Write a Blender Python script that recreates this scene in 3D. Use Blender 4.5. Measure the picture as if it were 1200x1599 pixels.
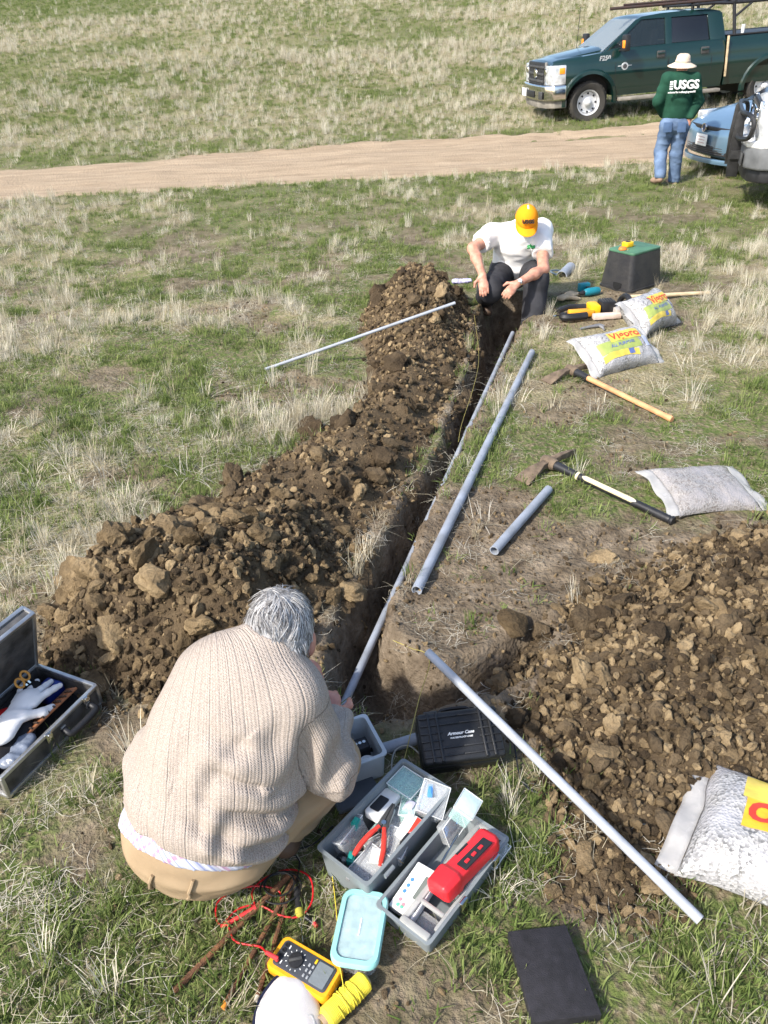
import bpy, bmesh, math, random
import numpy as np
from mathutils import Vector, Matrix, Euler
for o in list(bpy.data.objects): bpy.data.objects.remove(o)
S = bpy.context.scene
COL = S.collection
R = math.radians
random.seed(7); RNG = np.random.default_rng(7)

# ------------------------------------------------------------------ camera
CAM_H, PITCH, ROLL, FPX = 2.2, R(32.5), R(2.5), 1200.0
_F = Vector((0, math.cos(PITCH), -math.sin(PITCH)))
_U0 = Vector((0, math.sin(PITCH), math.cos(PITCH))); _R0 = Vector((1, 0, 0))
_R = _R0*math.cos(ROLL) - _U0*math.sin(ROLL)
_U = _U0*math.cos(ROLL) + _R0*math.sin(ROLL)
cd = bpy.data.cameras.new('camera'); cam = bpy.data.objects.new('camera', cd); COL.objects.link(cam)
cd.sensor_fit = 'VERTICAL'; cd.sensor_height = 24.0; cd.lens = FPX/1599*24.0
cd.clip_start = 0.05; cd.clip_end = 2000
mw = Matrix((_R, _U, -_F)).transposed().to_4x4(); mw.translation = (0, 0, CAM_H)
cam.matrix_world = mw
S.camera = cam
# ------------------------------------------------------------------ sky, sun, exposure
SUN_EL = R(42); SUN_TO = Vector((-0.78, -0.62, 0)).normalized()
w = bpy.data.worlds.new('World'); S.world = w; w.use_nodes = True
nt = w.node_tree; nt.nodes.clear()
sk = nt.nodes.new('ShaderNodeTexSky'); sk.sky_type = 'NISHITA'; sk.sun_disc = False
sk.sun_elevation = SUN_EL; sk.sun_rotation = math.atan2(SUN_TO.x, SUN_TO.y)
sk.air_density = 1.0; sk.dust_density = 2.0; sk.ozone_density = 1.0
bg = nt.nodes.new('ShaderNodeBackground'); bg.inputs[1].default_value = 0.15
wo = nt.nodes.new('ShaderNodeOutputWorld')
nt.links.new(sk.outputs[0], bg.inputs[0]); nt.links.new(bg.outputs[0], wo.inputs[0])
sd = bpy.data.lights.new('sun', 'SUN'); sd.energy = 3.5; sd.angle = R(2.5); sd.color = (1.0, 0.95, 0.87)
so = bpy.data.objects.new('sun', sd); COL.objects.link(so)
sdir = -(SUN_TO*math.cos(SUN_EL) + Vector((0, 0, math.sin(SUN_EL))))
so.rotation_euler = sdir.to_track_quat('-Z', 'Y').to_euler(); so.location = (-6, -3, 8)
vs = S.view_settings; vs.view_transform = 'Standard'; vs.look = 'None'; vs.exposure = 0.98; vs.gamma = 1.0
S.render.engine = 'CYCLES'

# ------------------------------------------------------------------ pixel (of the 1200x1599 photograph) to place helpers
CAM = Vector((0, 0, CAM_H))
def ray(x, y): return _F + _R*((x-600)/FPX) + _U*((799.5-y)/FPX)
def at(x, y, z=0.0):
    d = ray(x, y); return CAM + d*((z-CAM_H)/d.z)
def atY(x, y, Y):
    d = ray(x, y); return CAM + d*(Y/d.y)
V = Vector

# ------------------------------------------------------------------ noise
def _hash(ix, iy, s):
    h = (ix.astype(np.int64)*374761393 + iy.astype(np.int64)*668265263 + s*974634777) & 0xffffffff
    h = ((h ^ (h >> 13))*1274126177) & 0xffffffff
    h = (h ^ (h >> 16)) & 0xffffffff
    return h/4294967295.0
def vnoise(x, y, s=0):
    x = np.asarray(x, float); y = np.asarray(y, float)
    ix = np.floor(x); iy = np.floor(y); fx = x-ix; fy = y-iy
    fx = fx*fx*(3-2*fx); fy = fy*fy*(3-2*fy)
    a = _hash(ix, iy, s); b = _hash(ix+1, iy, s); c = _hash(ix, iy+1, s); d = _hash(ix+1, iy+1, s)
    return a+(b-a)*fx+(c-a)*fy+(a-b-c+d)*fx*fy
def fbm(x, y, scale=1.0, octv=4, s=0):
    x = np.asarray(x, float)/scale; y = np.asarray(y, float)/scale
    t = 0; a = 0.5; n = 0
    for i in range(octv):
        t = t + a*vnoise(x, y, s+i*17); n += a; a *= 0.5
        x, y = x*1.93+y*0.61+3.1, y*1.93-x*0.61+7.7
    return t/n
def sstep(a, b, x):
    t = np.clip((np.asarray(x, float)-a)/(b-a), 0, 1); return t*t*(3-2*t)
def polydist(px, py, poly):
    """signed distance to polygon, negative inside"""
    px = np.asarray(px, float); py = np.asarray(py, float)
    d = np.full(px.shape, 1e9); ins = np.zeros(px.shape, bool); n = len(poly)
    for i in range(n):
        ax, ay = poly[i][0], poly[i][1]; bx, by = poly[(i+1) % n][0], poly[(i+1) % n][1]
        ex, ey = bx-ax, by-ay
        t = np.clip(((px-ax)*ex+(py-ay)*ey)/(ex*ex+ey*ey+1e-12), 0, 1)
        d = np.minimum(d, (px-ax-t*ex)**2+(py-ay-t*ey)**2)
        c = (ay > py) != (by > py)
        with np.errstate(divide='ignore', invalid='ignore'):
            xi = ex*(py-ay)/(ey if ey != 0 else 1e-12)+ax
        ins ^= c & (px < xi)
    d = np.sqrt(d); return np.where(ins, -d, d)

# ------------------------------------------------------------------ materials
MATS = {}
def N(t, typ, **kw):
    n = t.nodes.new(typ)
    for k, v in kw.items(): setattr(n, k, v)
    return n
def mat(name, col, rough=0.6, metal=0.0, var=0.12, nscale=12.0, bump=0.15, bscale=60.0, col2=None, trans=0.0, coat=0.0, spec=0.5, sss=0.0, alpha=1.0, coords='Object', ior=1.45, bdist=0.01):
    if name in MATS: return MATS[name]
    m = bpy.data.materials.new(name); m.use_nodes = True; t = m.node_tree
    b = t.nodes['Principled BSDF']
    b.inputs['Roughness'].default_value = rough; b.inputs['Metallic'].default_value = metal
    b.inputs['Transmission Weight'].default_value = trans; b.inputs['Coat Weight'].default_value = coat
    b.inputs['Specular IOR Level'].default_value = spec; b.inputs['Alpha'].default_value = alpha
    b.inputs['IOR'].default_value = ior
    if coat: b.inputs['Coat Roughness'].default_value = 0.06
    if sss: b.inputs['Subsurface Weight'].default_value = sss; b.inputs['Subsurface Radius'].default_value = (0.01, 0.004, 0.002)
    tc = N(t, 'ShaderNodeTexCoord')
    nz = N(t, 'ShaderNodeTexNoise'); nz.inputs['Scale'].default_value = nscale; nz.inputs['Detail'].default_value = 5
    t.links.new(tc.outputs[coords], nz.inputs['Vector'])
    rp = N(t, 'ShaderNodeValToRGB')
    c = list(col); c2 = list(col2) if col2 else [x*(1-2*var) for x in c]; c1 = [min(1, x*(1+var)) for x in c]
    rp.color_ramp.elements[0].position = 0.3; rp.color_ramp.elements[1].position = 0.7
    rp.color_ramp.elements[0].color = (*c2, 1); rp.color_ramp.elements[1].color = (*c1, 1)
    t.links.new(nz.outputs['Fac'], rp.inputs[0]); t.links.new(rp.outputs[0], b.inputs['Base Color'])
    if bump:
        n2 = N(t, 'ShaderNodeTexNoise'); n2.inputs['Scale'].default_value = bscale; n2.inputs['Detail'].default_value = 4
        t.links.new(tc.outputs[coords], n2.inputs['Vector'])
        bp = N(t, 'ShaderNodeBump'); bp.inputs['Strength'].default_value = bump; bp.inputs['Distance'].default_value = bdist
        t.links.new(n2.outputs['Fac'], bp.inputs['Height']); t.links.new(bp.outputs[0], b.inputs['Normal'])
        mr = N(t, 'ShaderNodeMapRange'); mr.inputs[3].default_value = max(0.02, rough-0.1); mr.inputs[4].default_value = min(1, rough+0.1)
        t.links.new(nz.outputs['Fac'], mr.inputs[0]); t.links.new(mr.outputs[0], b.inputs['Roughness'])
    MATS[name] = m; return m

# ------------------------------------------------------------------ objects
def tag(o, label=None, cat=None, group=None, kind=None):
    if label: o['label'] = label
    if cat: o['category'] = cat
    if group: o['group'] = group
    if kind: o['kind'] = kind
    return o
def empty(name, loc=(0, 0, 0), rot=(0, 0, 0), label=None, cat=None, group=None):
    o = bpy.data.objects.new(name, None); COL.objects.link(o); o.location = loc; o.rotation_euler = rot
    o.empty_display_size = 0.1
    return tag(o, label, cat, group)
def link(name, me, m, parent=None):
    o = bpy.data.objects.new(name, me); COL.objects.link(o)
    if m is not None and not me.materials: me.materials.append(m)
    if parent is not None: o.parent = parent
    return o
def frame(z, x=None):
    z = V(z).normalized(); u = V(x) if x is not None else (V((1, 0, 0)) if abs(z.x) < 0.9 else V((0, 1, 0)))
    y = z.cross(u).normalized(); x = y.cross(z); return Matrix((x, y, z)).transposed()
class MB:
    def __init__(s, M=None): s.v = []; s.f = []; s.M = M
    def add(s, vs, fs):
        n = len(s.v); s.v += [tuple(s.M @ V(p)) if s.M else tuple(p) for p in vs]; s.f += [tuple(i+n for i in f) for f in fs]; return s
    def box(s, c, d, rz=0.0, rot=None, tx=1.0, ty=1.0):
        """box of size d at centre c; tx, ty scale its top"""
        hx, hy, hz = d[0]/2, d[1]/2, d[2]/2
        Q = (rot.to_matrix() if isinstance(rot, Euler) else rot) if rot is not None else Matrix.Rotation(rz, 3, 'Z')
        P = [(-hx, -hy, -hz), (hx, -hy, -hz), (hx, hy, -hz), (-hx, hy, -hz), (-hx*tx, -hy*ty, hz), (hx*tx, -hy*ty, hz), (hx*tx, hy*ty, hz), (-hx*tx, hy*ty, hz)]
        return s.add([Q @ V(p) + V(c) for p in P], [(3, 2, 1, 0), (4, 5, 6, 7), (0, 1, 5, 4), (1, 2, 6, 5), (2, 3, 7, 6), (3, 0, 4, 7)])
    def cyl(s, a, b, r, r2=None, n=12, cap=True):
        a = V(a); b = V(b); r2 = r if r2 is None else r2; Q = frame(b-a); vs = []
        for p, rr in ((a, r), (b, r2)):
            vs += [p + Q @ V((rr*math.cos(2*math.pi*i/n), rr*math.sin(2*math.pi*i/n), 0)) for i in range(n)]
        fs = [(i, (i+1) % n, n+(i+1) % n, n+i) for i in range(n)]
        if cap: fs += [tuple(reversed(range(n))), tuple(range(n, 2*n))]
        return s.add(vs, fs)
    def pipe(s, a, b, r, ri, n=20):
        a = V(a); b = V(b); Q = frame(b-a); vs = []
        for p, rr in ((a, r), (b, r), (b, ri), (a, ri)):
            vs += [p + Q @ V((rr*math.cos(2*math.pi*i/n), rr*math.sin(2*math.pi*i/n), 0)) for i in range(n)]
        fs = []
        for k in range(4):
            k2 = (k+1) % 4; fs += [(k*n+i, k*n+(i+1) % n, k2*n+(i+1) % n, k2*n+i) for i in range(n)]
        return s.add(vs, fs)
    def tube(s, pts, r, n=6, cap=True):
        pts = [V(p) for p in pts]; m = len(pts); rr = r if isinstance(r, (list, tuple)) else [r]*m
        up = None; vs = []
        for i, p in enumerate(pts):
            d = (pts[min(i+1, m-1)]-pts[max(i-1, 0)])
            if d.length < 1e-9: d = V((0, 0, 1))
            d.normalize()
            if up is None: up = frame(d).col[0].copy()
            up = (up - d*up.dot(d))
            if up.length < 1e-6: up = frame(d).col[0].copy()
            up.normalize(); side = d.cross(up)
            vs += [p + (up*math.cos(2*math.pi*k/n)+side*math.sin(2*math.pi*k/n))*rr[i] for k in range(n)]
        fs = [(i*n+k, i*n+(k+1) % n, (i+1)*n+(k+1) % n, (i+1)*n+k) for i in range(m-1) for k in range(n)]
        if cap: fs += [tuple(reversed(range(n))), tuple(range((m-1)*n, m*n))]
        return s.add(vs, fs)
    def lathe(s, prof, c=(0, 0, 0), axis=(0, 0, 1), n=24, sx=1.0, sy=1.0, caps=True, close=False):
        Q = frame(axis); c = V(c); vs = []
        for r, h in prof: vs += [c + Q @ V((sx*r*math.cos(2*math.pi*i/n), sy*r*math.sin(2*math.pi*i/n), h)) for i in range(n)]
        m = len(prof); fs = [(j*n+i, j*n+(i+1) % n, (j+1)*n+(i+1) % n, (j+1)*n+i) for j in range(m-1) for i in range(n)]
        if close: fs += [((m-1)*n+i, (m-1)*n+(i+1) % n, (i+1) % n, i) for i in range(n)]; caps = False
        if caps and prof[0][0] > 1e-6: fs.append(tuple(reversed(range(n))))
        if caps and prof[-1][0] > 1e-6: fs.append(tuple(range((m-1)*n, m*n)))
        return s.add(vs, fs)
    def loft(s, rings, cap=True, close=False):
        n = len(rings[0]); vs = [p for r in rings for p in r]; m = len(rings)
        fs = [(j*n+i, j*n+(i+1) % n, (j+1)*n+(i+1) % n, (j+1)*n+i) for j in range(m-1) for i in range(n)]
        if close: fs += [((m-1)*n+i, (m-1)*n+(i+1) % n, (i+1) % n, i) for i in range(n)]
        elif cap: fs += [tuple(reversed(range(n))), tuple(range((m-1)*n, m*n))]
        return s.add(vs, fs)
    def prism(s, poly, h, z0=0.0, Mx=None):
        """2-D polygon extruded along z"""
        n = len(poly); vs = [V((p[0], p[1], z0)) for p in poly]+[V((p[0], p[1], z0+h)) for p in poly]
        if Mx is not None: vs = [Mx @ p for p in vs]
        return s.add(vs, [tuple(reversed(range(n))), tuple(range(n, 2*n))]+[(i, (i+1) % n, n+(i+1) % n, n+i) for i in range(n)])
    def build(s, name, m, parent=None, bev=0.0, seg=2, smooth=40, rot=None):
        me = bpy.data.meshes.new(name); me.from_pydata(s.v, [], s.f)
        bm = bmesh.new(); bm.from_mesh(me)
        bmesh.ops.recalc_face_normals(bm, faces=bm.faces)
        if bev:
            es = [e for e in bm.edges if len(e.link_faces) == 2 and e.calc_face_angle(0) > 0.5]
            bmesh.ops.bevel(bm, geom=es, offset=bev, segments=seg, affect='EDGES', profile=0.5, clamp_overlap=True)
        bm.to_mesh(me); bm.free()
        if smooth:
            me.polygons.foreach_set('use_smooth', [True]*len(me.polygons)); me.set_sharp_from_angle(angle=R(smooth))
        return link(name, me, m, parent)
def rrect(w, h, r, n=4, cx=0, cy=0):
    """rounded rectangle outline"""
    out = []
    for (sx, sy, a0) in ((1, 1, 0), (-1, 1, 90), (-1, -1, 180), (1, -1, 270)):
        for i in range(n+1):
            a = R(a0+90*i/n); out.append((cx+sx*(w/2-r)+r*math.cos(a), cy+sy*(h/2-r)+r*math.sin(a)))
    return out
def text_mesh(txt, size, m, parent, Mx, name='lettering', depth=0.0015, shear=0.0, bold=0.0, align='CENTER'):
    cu = bpy.data.curves.new('t', 'FONT'); cu.body = txt; cu.size = size; cu.extrude = depth; cu.shear = shear; cu.offset = bold
    cu.align_x = align; cu.align_y = 'CENTER'; cu.resolution_u = 3
    o = bpy.data.objects.new('t', cu); COL.objects.link(o)
    dg = bpy.context.evaluated_depsgraph_get(); me = bpy.data.meshes.new_from_object(o.evaluated_get(dg))
    bpy.data.objects.remove(o); me.materials.clear(); me.transform(Mx)
    return link(name, me, m, parent)
def catmull(pts, k=8):
    pts = [V(p) for p in pts]; out = []; P = [pts[0]*2-pts[1]]+pts+[pts[-1]*2-pts[-2]]
    for i in range(1, len(P)-2):
        for j in range(k):
            t = j/k; a, b, c, d = P[i-1], P[i], P[i+1], P[i+2]
            out.append(0.5*((2*b)+(c-a)*t+(2*a-5*b+4*c-d)*t*t+(3*b-a-3*c+d)*t**3))
    out.append(pts[-1]); return out
def raw(name, vs, fs, m, parent=None, smooth=True):
    me = bpy.data.meshes.new(name); me.from_pydata(vs, [], fs)
    if smooth: me.polygons.foreach_set('use_smooth', [True]*len(me.polygons))
    return link(name, me, m, parent)
def npmesh(name, verts, quads):
    me = bpy.data.meshes.new(name); nv = len(verts); nf = len(quads)
    me.vertices.add(nv); me.vertices.foreach_set('co', np.ascontiguousarray(verts, np.float32).ravel())
    me.loops.add(nf*4); me.loops.foreach_set('vertex_index', np.ascontiguousarray(quads, np.int32).ravel())
    me.polygons.add(nf); me.polygons.foreach_set('loop_start', np.arange(0, nf*4, 4, dtype=np.int32))
    me.update(calc_edges=True); me.polygons.foreach_set('use_smooth', np.ones(nf, bool)); me.validate()
    return me
def fattr(me, name, data):
    a = me.attributes.new(name, 'FLOAT', 'POINT'); a.data.foreach_set('value', np.ascontiguousarray(data, np.float32))
# ================================================================== terrain
def W(pts, z=0.0): return [tuple(at(x, y, z)[:2]) for x, y in pts]
TRENCH = W([(817, 508), (792, 560), (758, 630), (724, 695), (692, 762), (657, 845), (624, 930), (607, 990), (640, 1022), (700, 1040), (748, 1028), (800, 990), (850, 965),
            (870, 1000), (815, 1060), (770, 1085), (700, 1112), (640, 1130), (580, 1140), (525, 1120), (497, 1070), (505, 1010), (540, 935), (583, 860), (633, 780), (684, 700), (716, 620), (735, 560), (742, 492), (762, 466), (800, 458), (852, 462), (850, 490)])
HEAP_L = W([(78, 1040), (100, 930), (180, 850), (330, 790), (440, 715), (560, 640), (585, 575), (570, 520), (585, 470), (650, 452), (722, 462), (738, 520), (724, 590), (700, 650), (660, 722), (610, 800), (560, 880), (515, 960), (480, 1050), (400, 1085), (250, 1090), (130, 1075)])
HEAP_R = W([(1290, 800), (1120, 850), (1020, 890), (900, 925), (850, 990), (800, 1060), (790, 1095), (850, 1140), (855, 1220), (880, 1310), (890, 1400), (985, 1415), (1060, 1370), (1150, 1330), (1330, 1260), (1400, 1000)])
DIRT = W([(690, 745), (800, 730), (860, 800), (990, 830), (1230, 790), (1300, 1000), (1300, 1250), (1050, 1380), (900, 1400), (860, 1240), (800, 1200), (640, 1190), (480, 1190), (480, 1040), (600, 900)])
DIRT2 = W([(60, 1100), (190, 1090), (260, 1150), (200, 1300), (130, 1400), (60, 1330), (150, 1200)])
def hill(x, y):
    t = np.maximum(0, y-13.0)
    z = 0.030*t + 0.0024*x*np.minimum(t, 6.0)
    u = np.maximum(0, y-19.0); return z + 0.095*(np.sqrt(u*u+9)-3) + 0.25*(fbm(x, y, 14, 3, 5)-0.5)*sstep(18, 30, y) - 0.012*sstep(13.4, 13.9, y)*(1-sstep(16.8, 17.3, y))*4
def base_z(x, y):
    near = 1-sstep(7, 14, np.hypot(x, y))
    z = hill(x, y) + 0.05*(fbm(x, y, 1.3, 3, 1)-0.5)*(1-0.5*near) + 0.022*(fbm(x, y, 0.22, 3, 2)-0.5) + 0.085*(fbm(x, y, 0.55, 3, 6)-0.5)*sstep(3.0, 5.0, np.hypot(x, y))*(1-0.75*sstep(12.5, 13.5, y)*(1-sstep(17, 18.5, y)))*(1-0.8*sstep(0.3, 0.6, x)*sstep(9.5, 8.5, y))
    return z
def trench_d(x, y):
    d = polydist(x, y, TRENCH); return d + 0.07*(fbm(x, y, 0.16, 3, 9)-0.5) + 0.05*(fbm(x, y, 0.05, 2, 10)-0.5)
def ground_z(x, y):
    x = np.asarray(x, float); y = np.asarray(y, float)
    z = base_z(x, y); m = (np.abs(x) < 3) & (y > 0.5) & (y < 8.5)
    if np.any(m):
        xs, ys = np.where(m, x, 50), np.where(m, y, 50)
        d = trench_d(xs, ys)
        depth = 0.46 - 0.24*sstep(2.6, 1.9, ys)
        z = np.where(m, z - depth*sstep(0.015, -0.13, d)*(0.85+0.3*fbm(xs, ys, 0.12, 2, 4)) + 0.03*sstep(0.12, 0.0, d), z)
        sm = soil_mask(xs, ys); z = z + np.where(m, sm*(0.030*(fbm(xs, ys, 0.11, 3, 14)-0.5)+0.022*(fbm(xs, ys, 0.06, 2, 15)-0.5)), 0)
    return z
def gz(x, y): return float(ground_z(np.array([x]), np.array([y]))[0])
def G(px, py, dz=0.0):
    """place on the ground under a pixel"""
    z = 0.0
    for _ in range(4):
        p = at(px, py, z); z = float(base_z(np.array([p.x]), np.array([p.y]))[0])
    p = at(px, py, z+dz); p.z = z+dz; return p
def soil_mask(x, y):
    x = np.asarray(x, float); y = np.asarray(y, float)
    m = (np.abs(x) < 4) & (y < 9.5); xs, ys = np.where(m, x, 50), np.where(m, y, 50)
    n = (fbm(x, y, 0.25, 3, 21)-0.5)
    s = sstep(0.10, -0.02, polydist(xs, ys, TRENCH)+n*0.22)
    s = np.maximum(s, sstep(0.10, -0.08, polydist(xs, ys, HEAP_L)+n*0.4))
    s = np.maximum(s, sstep(0.10, -0.08, polydist(xs, ys, HEAP_R)+n*0.4))
    s = np.maximum(s, 0.97*sstep(0.08, -0.14, polydist(xs, ys, DIRT)+n*0.55))
    s = np.maximum(s, 0.9*sstep(0.06, -0.14, polydist(xs, ys, DIRT2)+n*0.5))
    s = np.where(m, s, 0)
    b = sstep(0.54, 0.66, fbm(x, y, 0.5, 4, 33))*0.8*(1-sstep(9, 14, y))
    return np.clip(np.maximum(s, b), 0, 1)
def road_d(x, y):
    c = 15.35 + 0.035*x + 0.35*np.sin(x*0.16+0.6); hw = 1.55 + 0.35*(fbm(x, y, 2.2, 3, 44)-0.5)*2
    return np.abs(y-c) - hw + 0.25*(fbm(x, y, 0.5, 3, 45)-0.5)*2
def dry_mask(x, y):
    x = np.asarray(x, float); y = np.asarray(y, float)
    d = sstep(0.44, 0.62, 0.55*fbm(x*0.6, y, 1.0, 4, 51)+0.45*fbm(x, y, 0.33, 3, 57))
    band = sstep(0.44, 0.60, fbm(x*0.35, y, 5.0, 4, 52))
    far = sstep(17, 21, y)
    strip = np.exp(-((y-24.5-0.08*x)/2.6)**2)+0.8*np.exp(-((y-40-0.4*x)/9)**2)
    r = d*(1-far) + far*np.clip(0.65*band+0.6*strip*sstep(0.3, 0.6, fbm(x, y, 1.7, 3, 53))+0.15*d, 0, 1)
    leftp = sstep(0.9, 0.2, np.hypot((x+1.6)/1.3, (y-4.0)/1.1))
    r = r*(1-0.72*sstep(3.0, 2.0, y)) + 0.5*leftp*sstep(0.35, 0.6, fbm(x, y, 0.4, 3, 54))
    return np.clip(r, 0, 1)

def build_ground():
    dx = 0.025
    def axis(a, b, far0, far1, g=1.13):
        c = list(np.arange(a, b+1e-6, dx)); st = dx; lo = []; v = a
        while v > far0: st *= g; v -= st; lo.append(v)
        hi = []; st = dx; v = b
        while v < far1: st = min(st*g, 4.0); v += st; hi.append(v)
        return np.array(lo[::-1]+c+hi)
    xs = axis(-2.4, 2.6, -220, 220); ys = axis(0.75, 7.6, -30, 330, 1.07)
    X, Y = np.meshgrid(xs, ys); Z = ground_z(X, Y)
    nx, ny = len(xs), len(ys); idx = np.arange(nx*ny).reshape(ny, nx)
    q = np.stack([idx[:-1, :-1], idx[:-1, 1:], idx[1:, 1:], idx[1:, :-1]], -1).reshape(-1, 4)
    me = npmesh('ground', np.stack([X, Y, Z], -1).reshape(-1, 3), q)
    fattr(me, 'soil', soil_mask(X, Y).ravel()); fattr(me, 'dry', dry_mask(X, Y).ravel())
    m = bpy.data.materials.new('ground'); m.use_nodes = True; t = m.node_tree; L = t.links.new
    b = t.nodes['Principled BSDF']; b.inputs['Roughness'].default_value = 0.95; b.inputs['Specular IOR Level'].default_value = 0.15
    tc = N(t, 'ShaderNodeTexCoord')
    def noise(sc, det=6, rough=0.6):
        n = N(t, 'ShaderNodeTexNoise'); n.inputs['Scale'].default_value = sc; n.inputs['Detail'].default_value = det; n.inputs['Roughness'].default_value = rough
        L(tc.outputs['Object'], n.inputs['Vector']); return n
    def ramp(src, cols):
        r = N(t, 'ShaderNodeValToRGB'); e = r.color_ramp.elements
        while len(e) < len(cols): e.new(0.5)
        for i, (p, c) in enumerate(cols): e[i].position = p; e[i].color = (*c, 1)
        L(src, r.inputs[0]); return r
    def mix(f, a, c):
        x = N(t, 'ShaderNodeMix', data_type='RGBA'); L(f, x.inputs[0]); L(a, x.inputs[6]); L(c, x.inputs[7]); return x.outputs[2]
    n1 = noise(9); n2 = noise(60); n3 = noise(2.3, 8, 0.7)
    soilc = ramp(n1.outputs[0], [(0.3, (0.08, 0.058, 0.039)), (0.5, (0.165, 0.127, 0.088)), (0.7, (0.27, 0.215, 0.155))])
    litter = ramp(n2.outputs[0], [(0.3, (0.09, 0.07, 0.042)), (0.5, (0.17, 0.14, 0.085)), (0.68, (0.32, 0.27, 0.175))])
    green = ramp(n3.outputs[0], [(0.3, (0.055, 0.078, 0.022)), (0.5, (0.10, 0.135, 0.036)), (0.7, (0.165, 0.185, 0.06))])
    dryc = ramp(n2.outputs[0], [(0.3, (0.17, 0.135, 0.075)), (0.5, (0.30, 0.25, 0.15)), (0.7, (0.46, 0.40, 0.27))])
    am = N(t, 'ShaderNodeAttribute', attribute_name='dry'); asl = N(t, 'ShaderNodeAttribute', attribute_name='soil')
    n4 = noise(26, 4)
    mr = N(t, 'ShaderNodeMapRange'); L(n4.outputs[0], mr.inputs[0]); mr.inputs[1].default_value = 0.42; mr.inputs[2].default_value = 0.62
    c = mix(mr.outputs[0], green.outputs[0], litter.outputs[0])
    dm = N(t, 'ShaderNodeMath', operation='MULTIPLY'); dm.inputs[1].default_value = 0.8; L(am.outputs['Fac'], dm.inputs[0])
    c = mix(dm.outputs[0], c, dryc.outputs[0]); c = mix(asl.outputs['Fac'], c, soilc.outputs[0])
    L(c, b.inputs['Base Color'])
    vor = N(t, 'ShaderNodeTexVoronoi'); vor.inputs['Scale'].default_value = 38; L(tc.outputs['Object'], vor.inputs['Vector'])
    ad = N(t, 'ShaderNodeMath', operation='MULTIPLY_ADD'); L(vor.outputs['Distance'], ad.inputs[0]); ad.inputs[1].default_value = 0.45; L(n2.outputs[0], ad.inputs[2])
    bp = N(t, 'ShaderNodeBump'); bp.inputs['Strength'].default_value = 0.8; bp.inputs['Distance'].default_value = 0.03
    L(ad.outputs[0], bp.inputs['Height']); L(bp.outputs[0], b.inputs['Normal'])
    o = link('ground', me, m); tag(o, kind='structure'); return o
ground = build_ground()

def build_road():
    xs = np.concatenate([np.arange(-80, -14, 2.0), np.arange(-14, 14, 0.11), np.arange(14, 80, 2.0)]); ys = np.arange(11.0, 21.0, 0.09)
    X, Y = np.meshgrid(xs, ys); D = road_d(X, Y)
    rut = 0.02*np.exp(-((np.abs(Y-(15.35+0.035*X+0.35*np.sin(X*0.16+0.6)))-0.8)/0.25)**2)
    Z = ground_z(X, Y) + 0.030*sstep(0.25, -0.1, D) - 0.026*sstep(0.0, 0.3, D) - rut + 0.012*(fbm(X, Y, 0.3, 2, 3)-0.5) + 0.05*(vnoise(X*0.4,Y*0.4,4)-0.5)*0
    nx, ny = len(xs), len(ys); idx = np.arange(nx*ny).reshape(ny, nx)
    q = np.stack([idx[:-1, :-1], idx[:-1, 1:], idx[1:, 1:], idx[1:, :-1]], -1).reshape(-1, 4)
    q = q[(D.ravel()[q].min(1) < 0.12)]
    used = np.unique(q); mp = np.zeros(nx*ny, int); mp[used] = np.arange(len(used))
    me = npmesh('dirt_road', np.stack([X, Y, Z], -1).reshape(-1, 3)[used], mp[q])
    m = mat('road_dirt', (0.38, 0.295, 0.205), rough=0.95, col2=(0.24, 0.18, 0.12), nscale=3.2, bump=0.9, bscale=30, bdist=0.03, spec=0.1)
    t = m.node_tree; nz = [x for x in t.nodes if x.type == 'TEX_NOISE'][0]; nz.inputs['Detail'].default_value = 10; nz.inputs['Roughness'].default_value = 0.72
    mp = N(t, 'ShaderNodeMapping'); mp.inputs['Scale'].default_value = (0.3, 1.6, 1.0); sc = nz.inputs['Vector'].links[0].from_socket; t.links.new(sc, mp.inputs[0]); t.links.new(mp.outputs[0], nz.inputs['Vector'])
    tag(link('dirt_road', me, m), kind='structure')
build_road()
# ================================================================== spoil heaps and clods
def soil_material(name, dark, mid, light):
    m = bpy.data.materials.new(name); m.use_nodes = True; t = m.node_tree; L = t.links.new
    b = t.nodes['Principled BSDF']; b.inputs['Roughness'].default_value = 0.95; b.inputs['Specular IOR Level'].default_value = 0.12
    ge = N(t, 'ShaderNodeNewGeometry'); oi = N(t, 'ShaderNodeObjectInfo')
    n = N(t, 'ShaderNodeTexNoise'); n.inputs['Scale'].default_value = 7; n.inputs['Detail'].default_value = 8; n.inputs['Roughness'].default_value = 0.65
    L(ge.outputs['Position'], n.inputs['Vector'])
    ad = N(t, 'ShaderNodeMath', operation='MULTIPLY_ADD'); L(oi.outputs['Random'], ad.inputs[0]); ad.inputs[1].default_value = 0.34; L(n.outputs[0], ad.inputs[2])
    r = N(t, 'ShaderNodeValToRGB'); e = r.color_ramp.elements; e.new(0.5)
    for i, (p, c) in enumerate([(0.42, dark), (0.66, mid), (0.9, light)]): e[i].position = p; e[i].color = (*c, 1)
    L(ad.outputs[0], r.inputs[0]); L(r.outputs[0], b.inputs['Base Color'])
    n2 = N(t, 'ShaderNodeTexNoise'); n2.inputs['Scale'].default_value = 55; n2.inputs['Detail'].default_value = 6; n2.inputs['Roughness'].default_value = 0.7
    L(ge.outputs['Position'], n2.inputs['Vector'])
    bp = N(t, 'ShaderNodeBump'); bp.inputs['Strength'].default_value = 0.9; bp.inputs['Distance'].default_value = 0.035
    L(n2.outputs[0], bp.inputs['Height']); L(bp.outputs[0], b.inputs['Normal'])
    return m
SOIL = soil_material('heap_soil', (0.04, 0.029, 0.0185), (0.08, 0.057, 0.035), (0.15, 0.108, 0.064))
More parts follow.
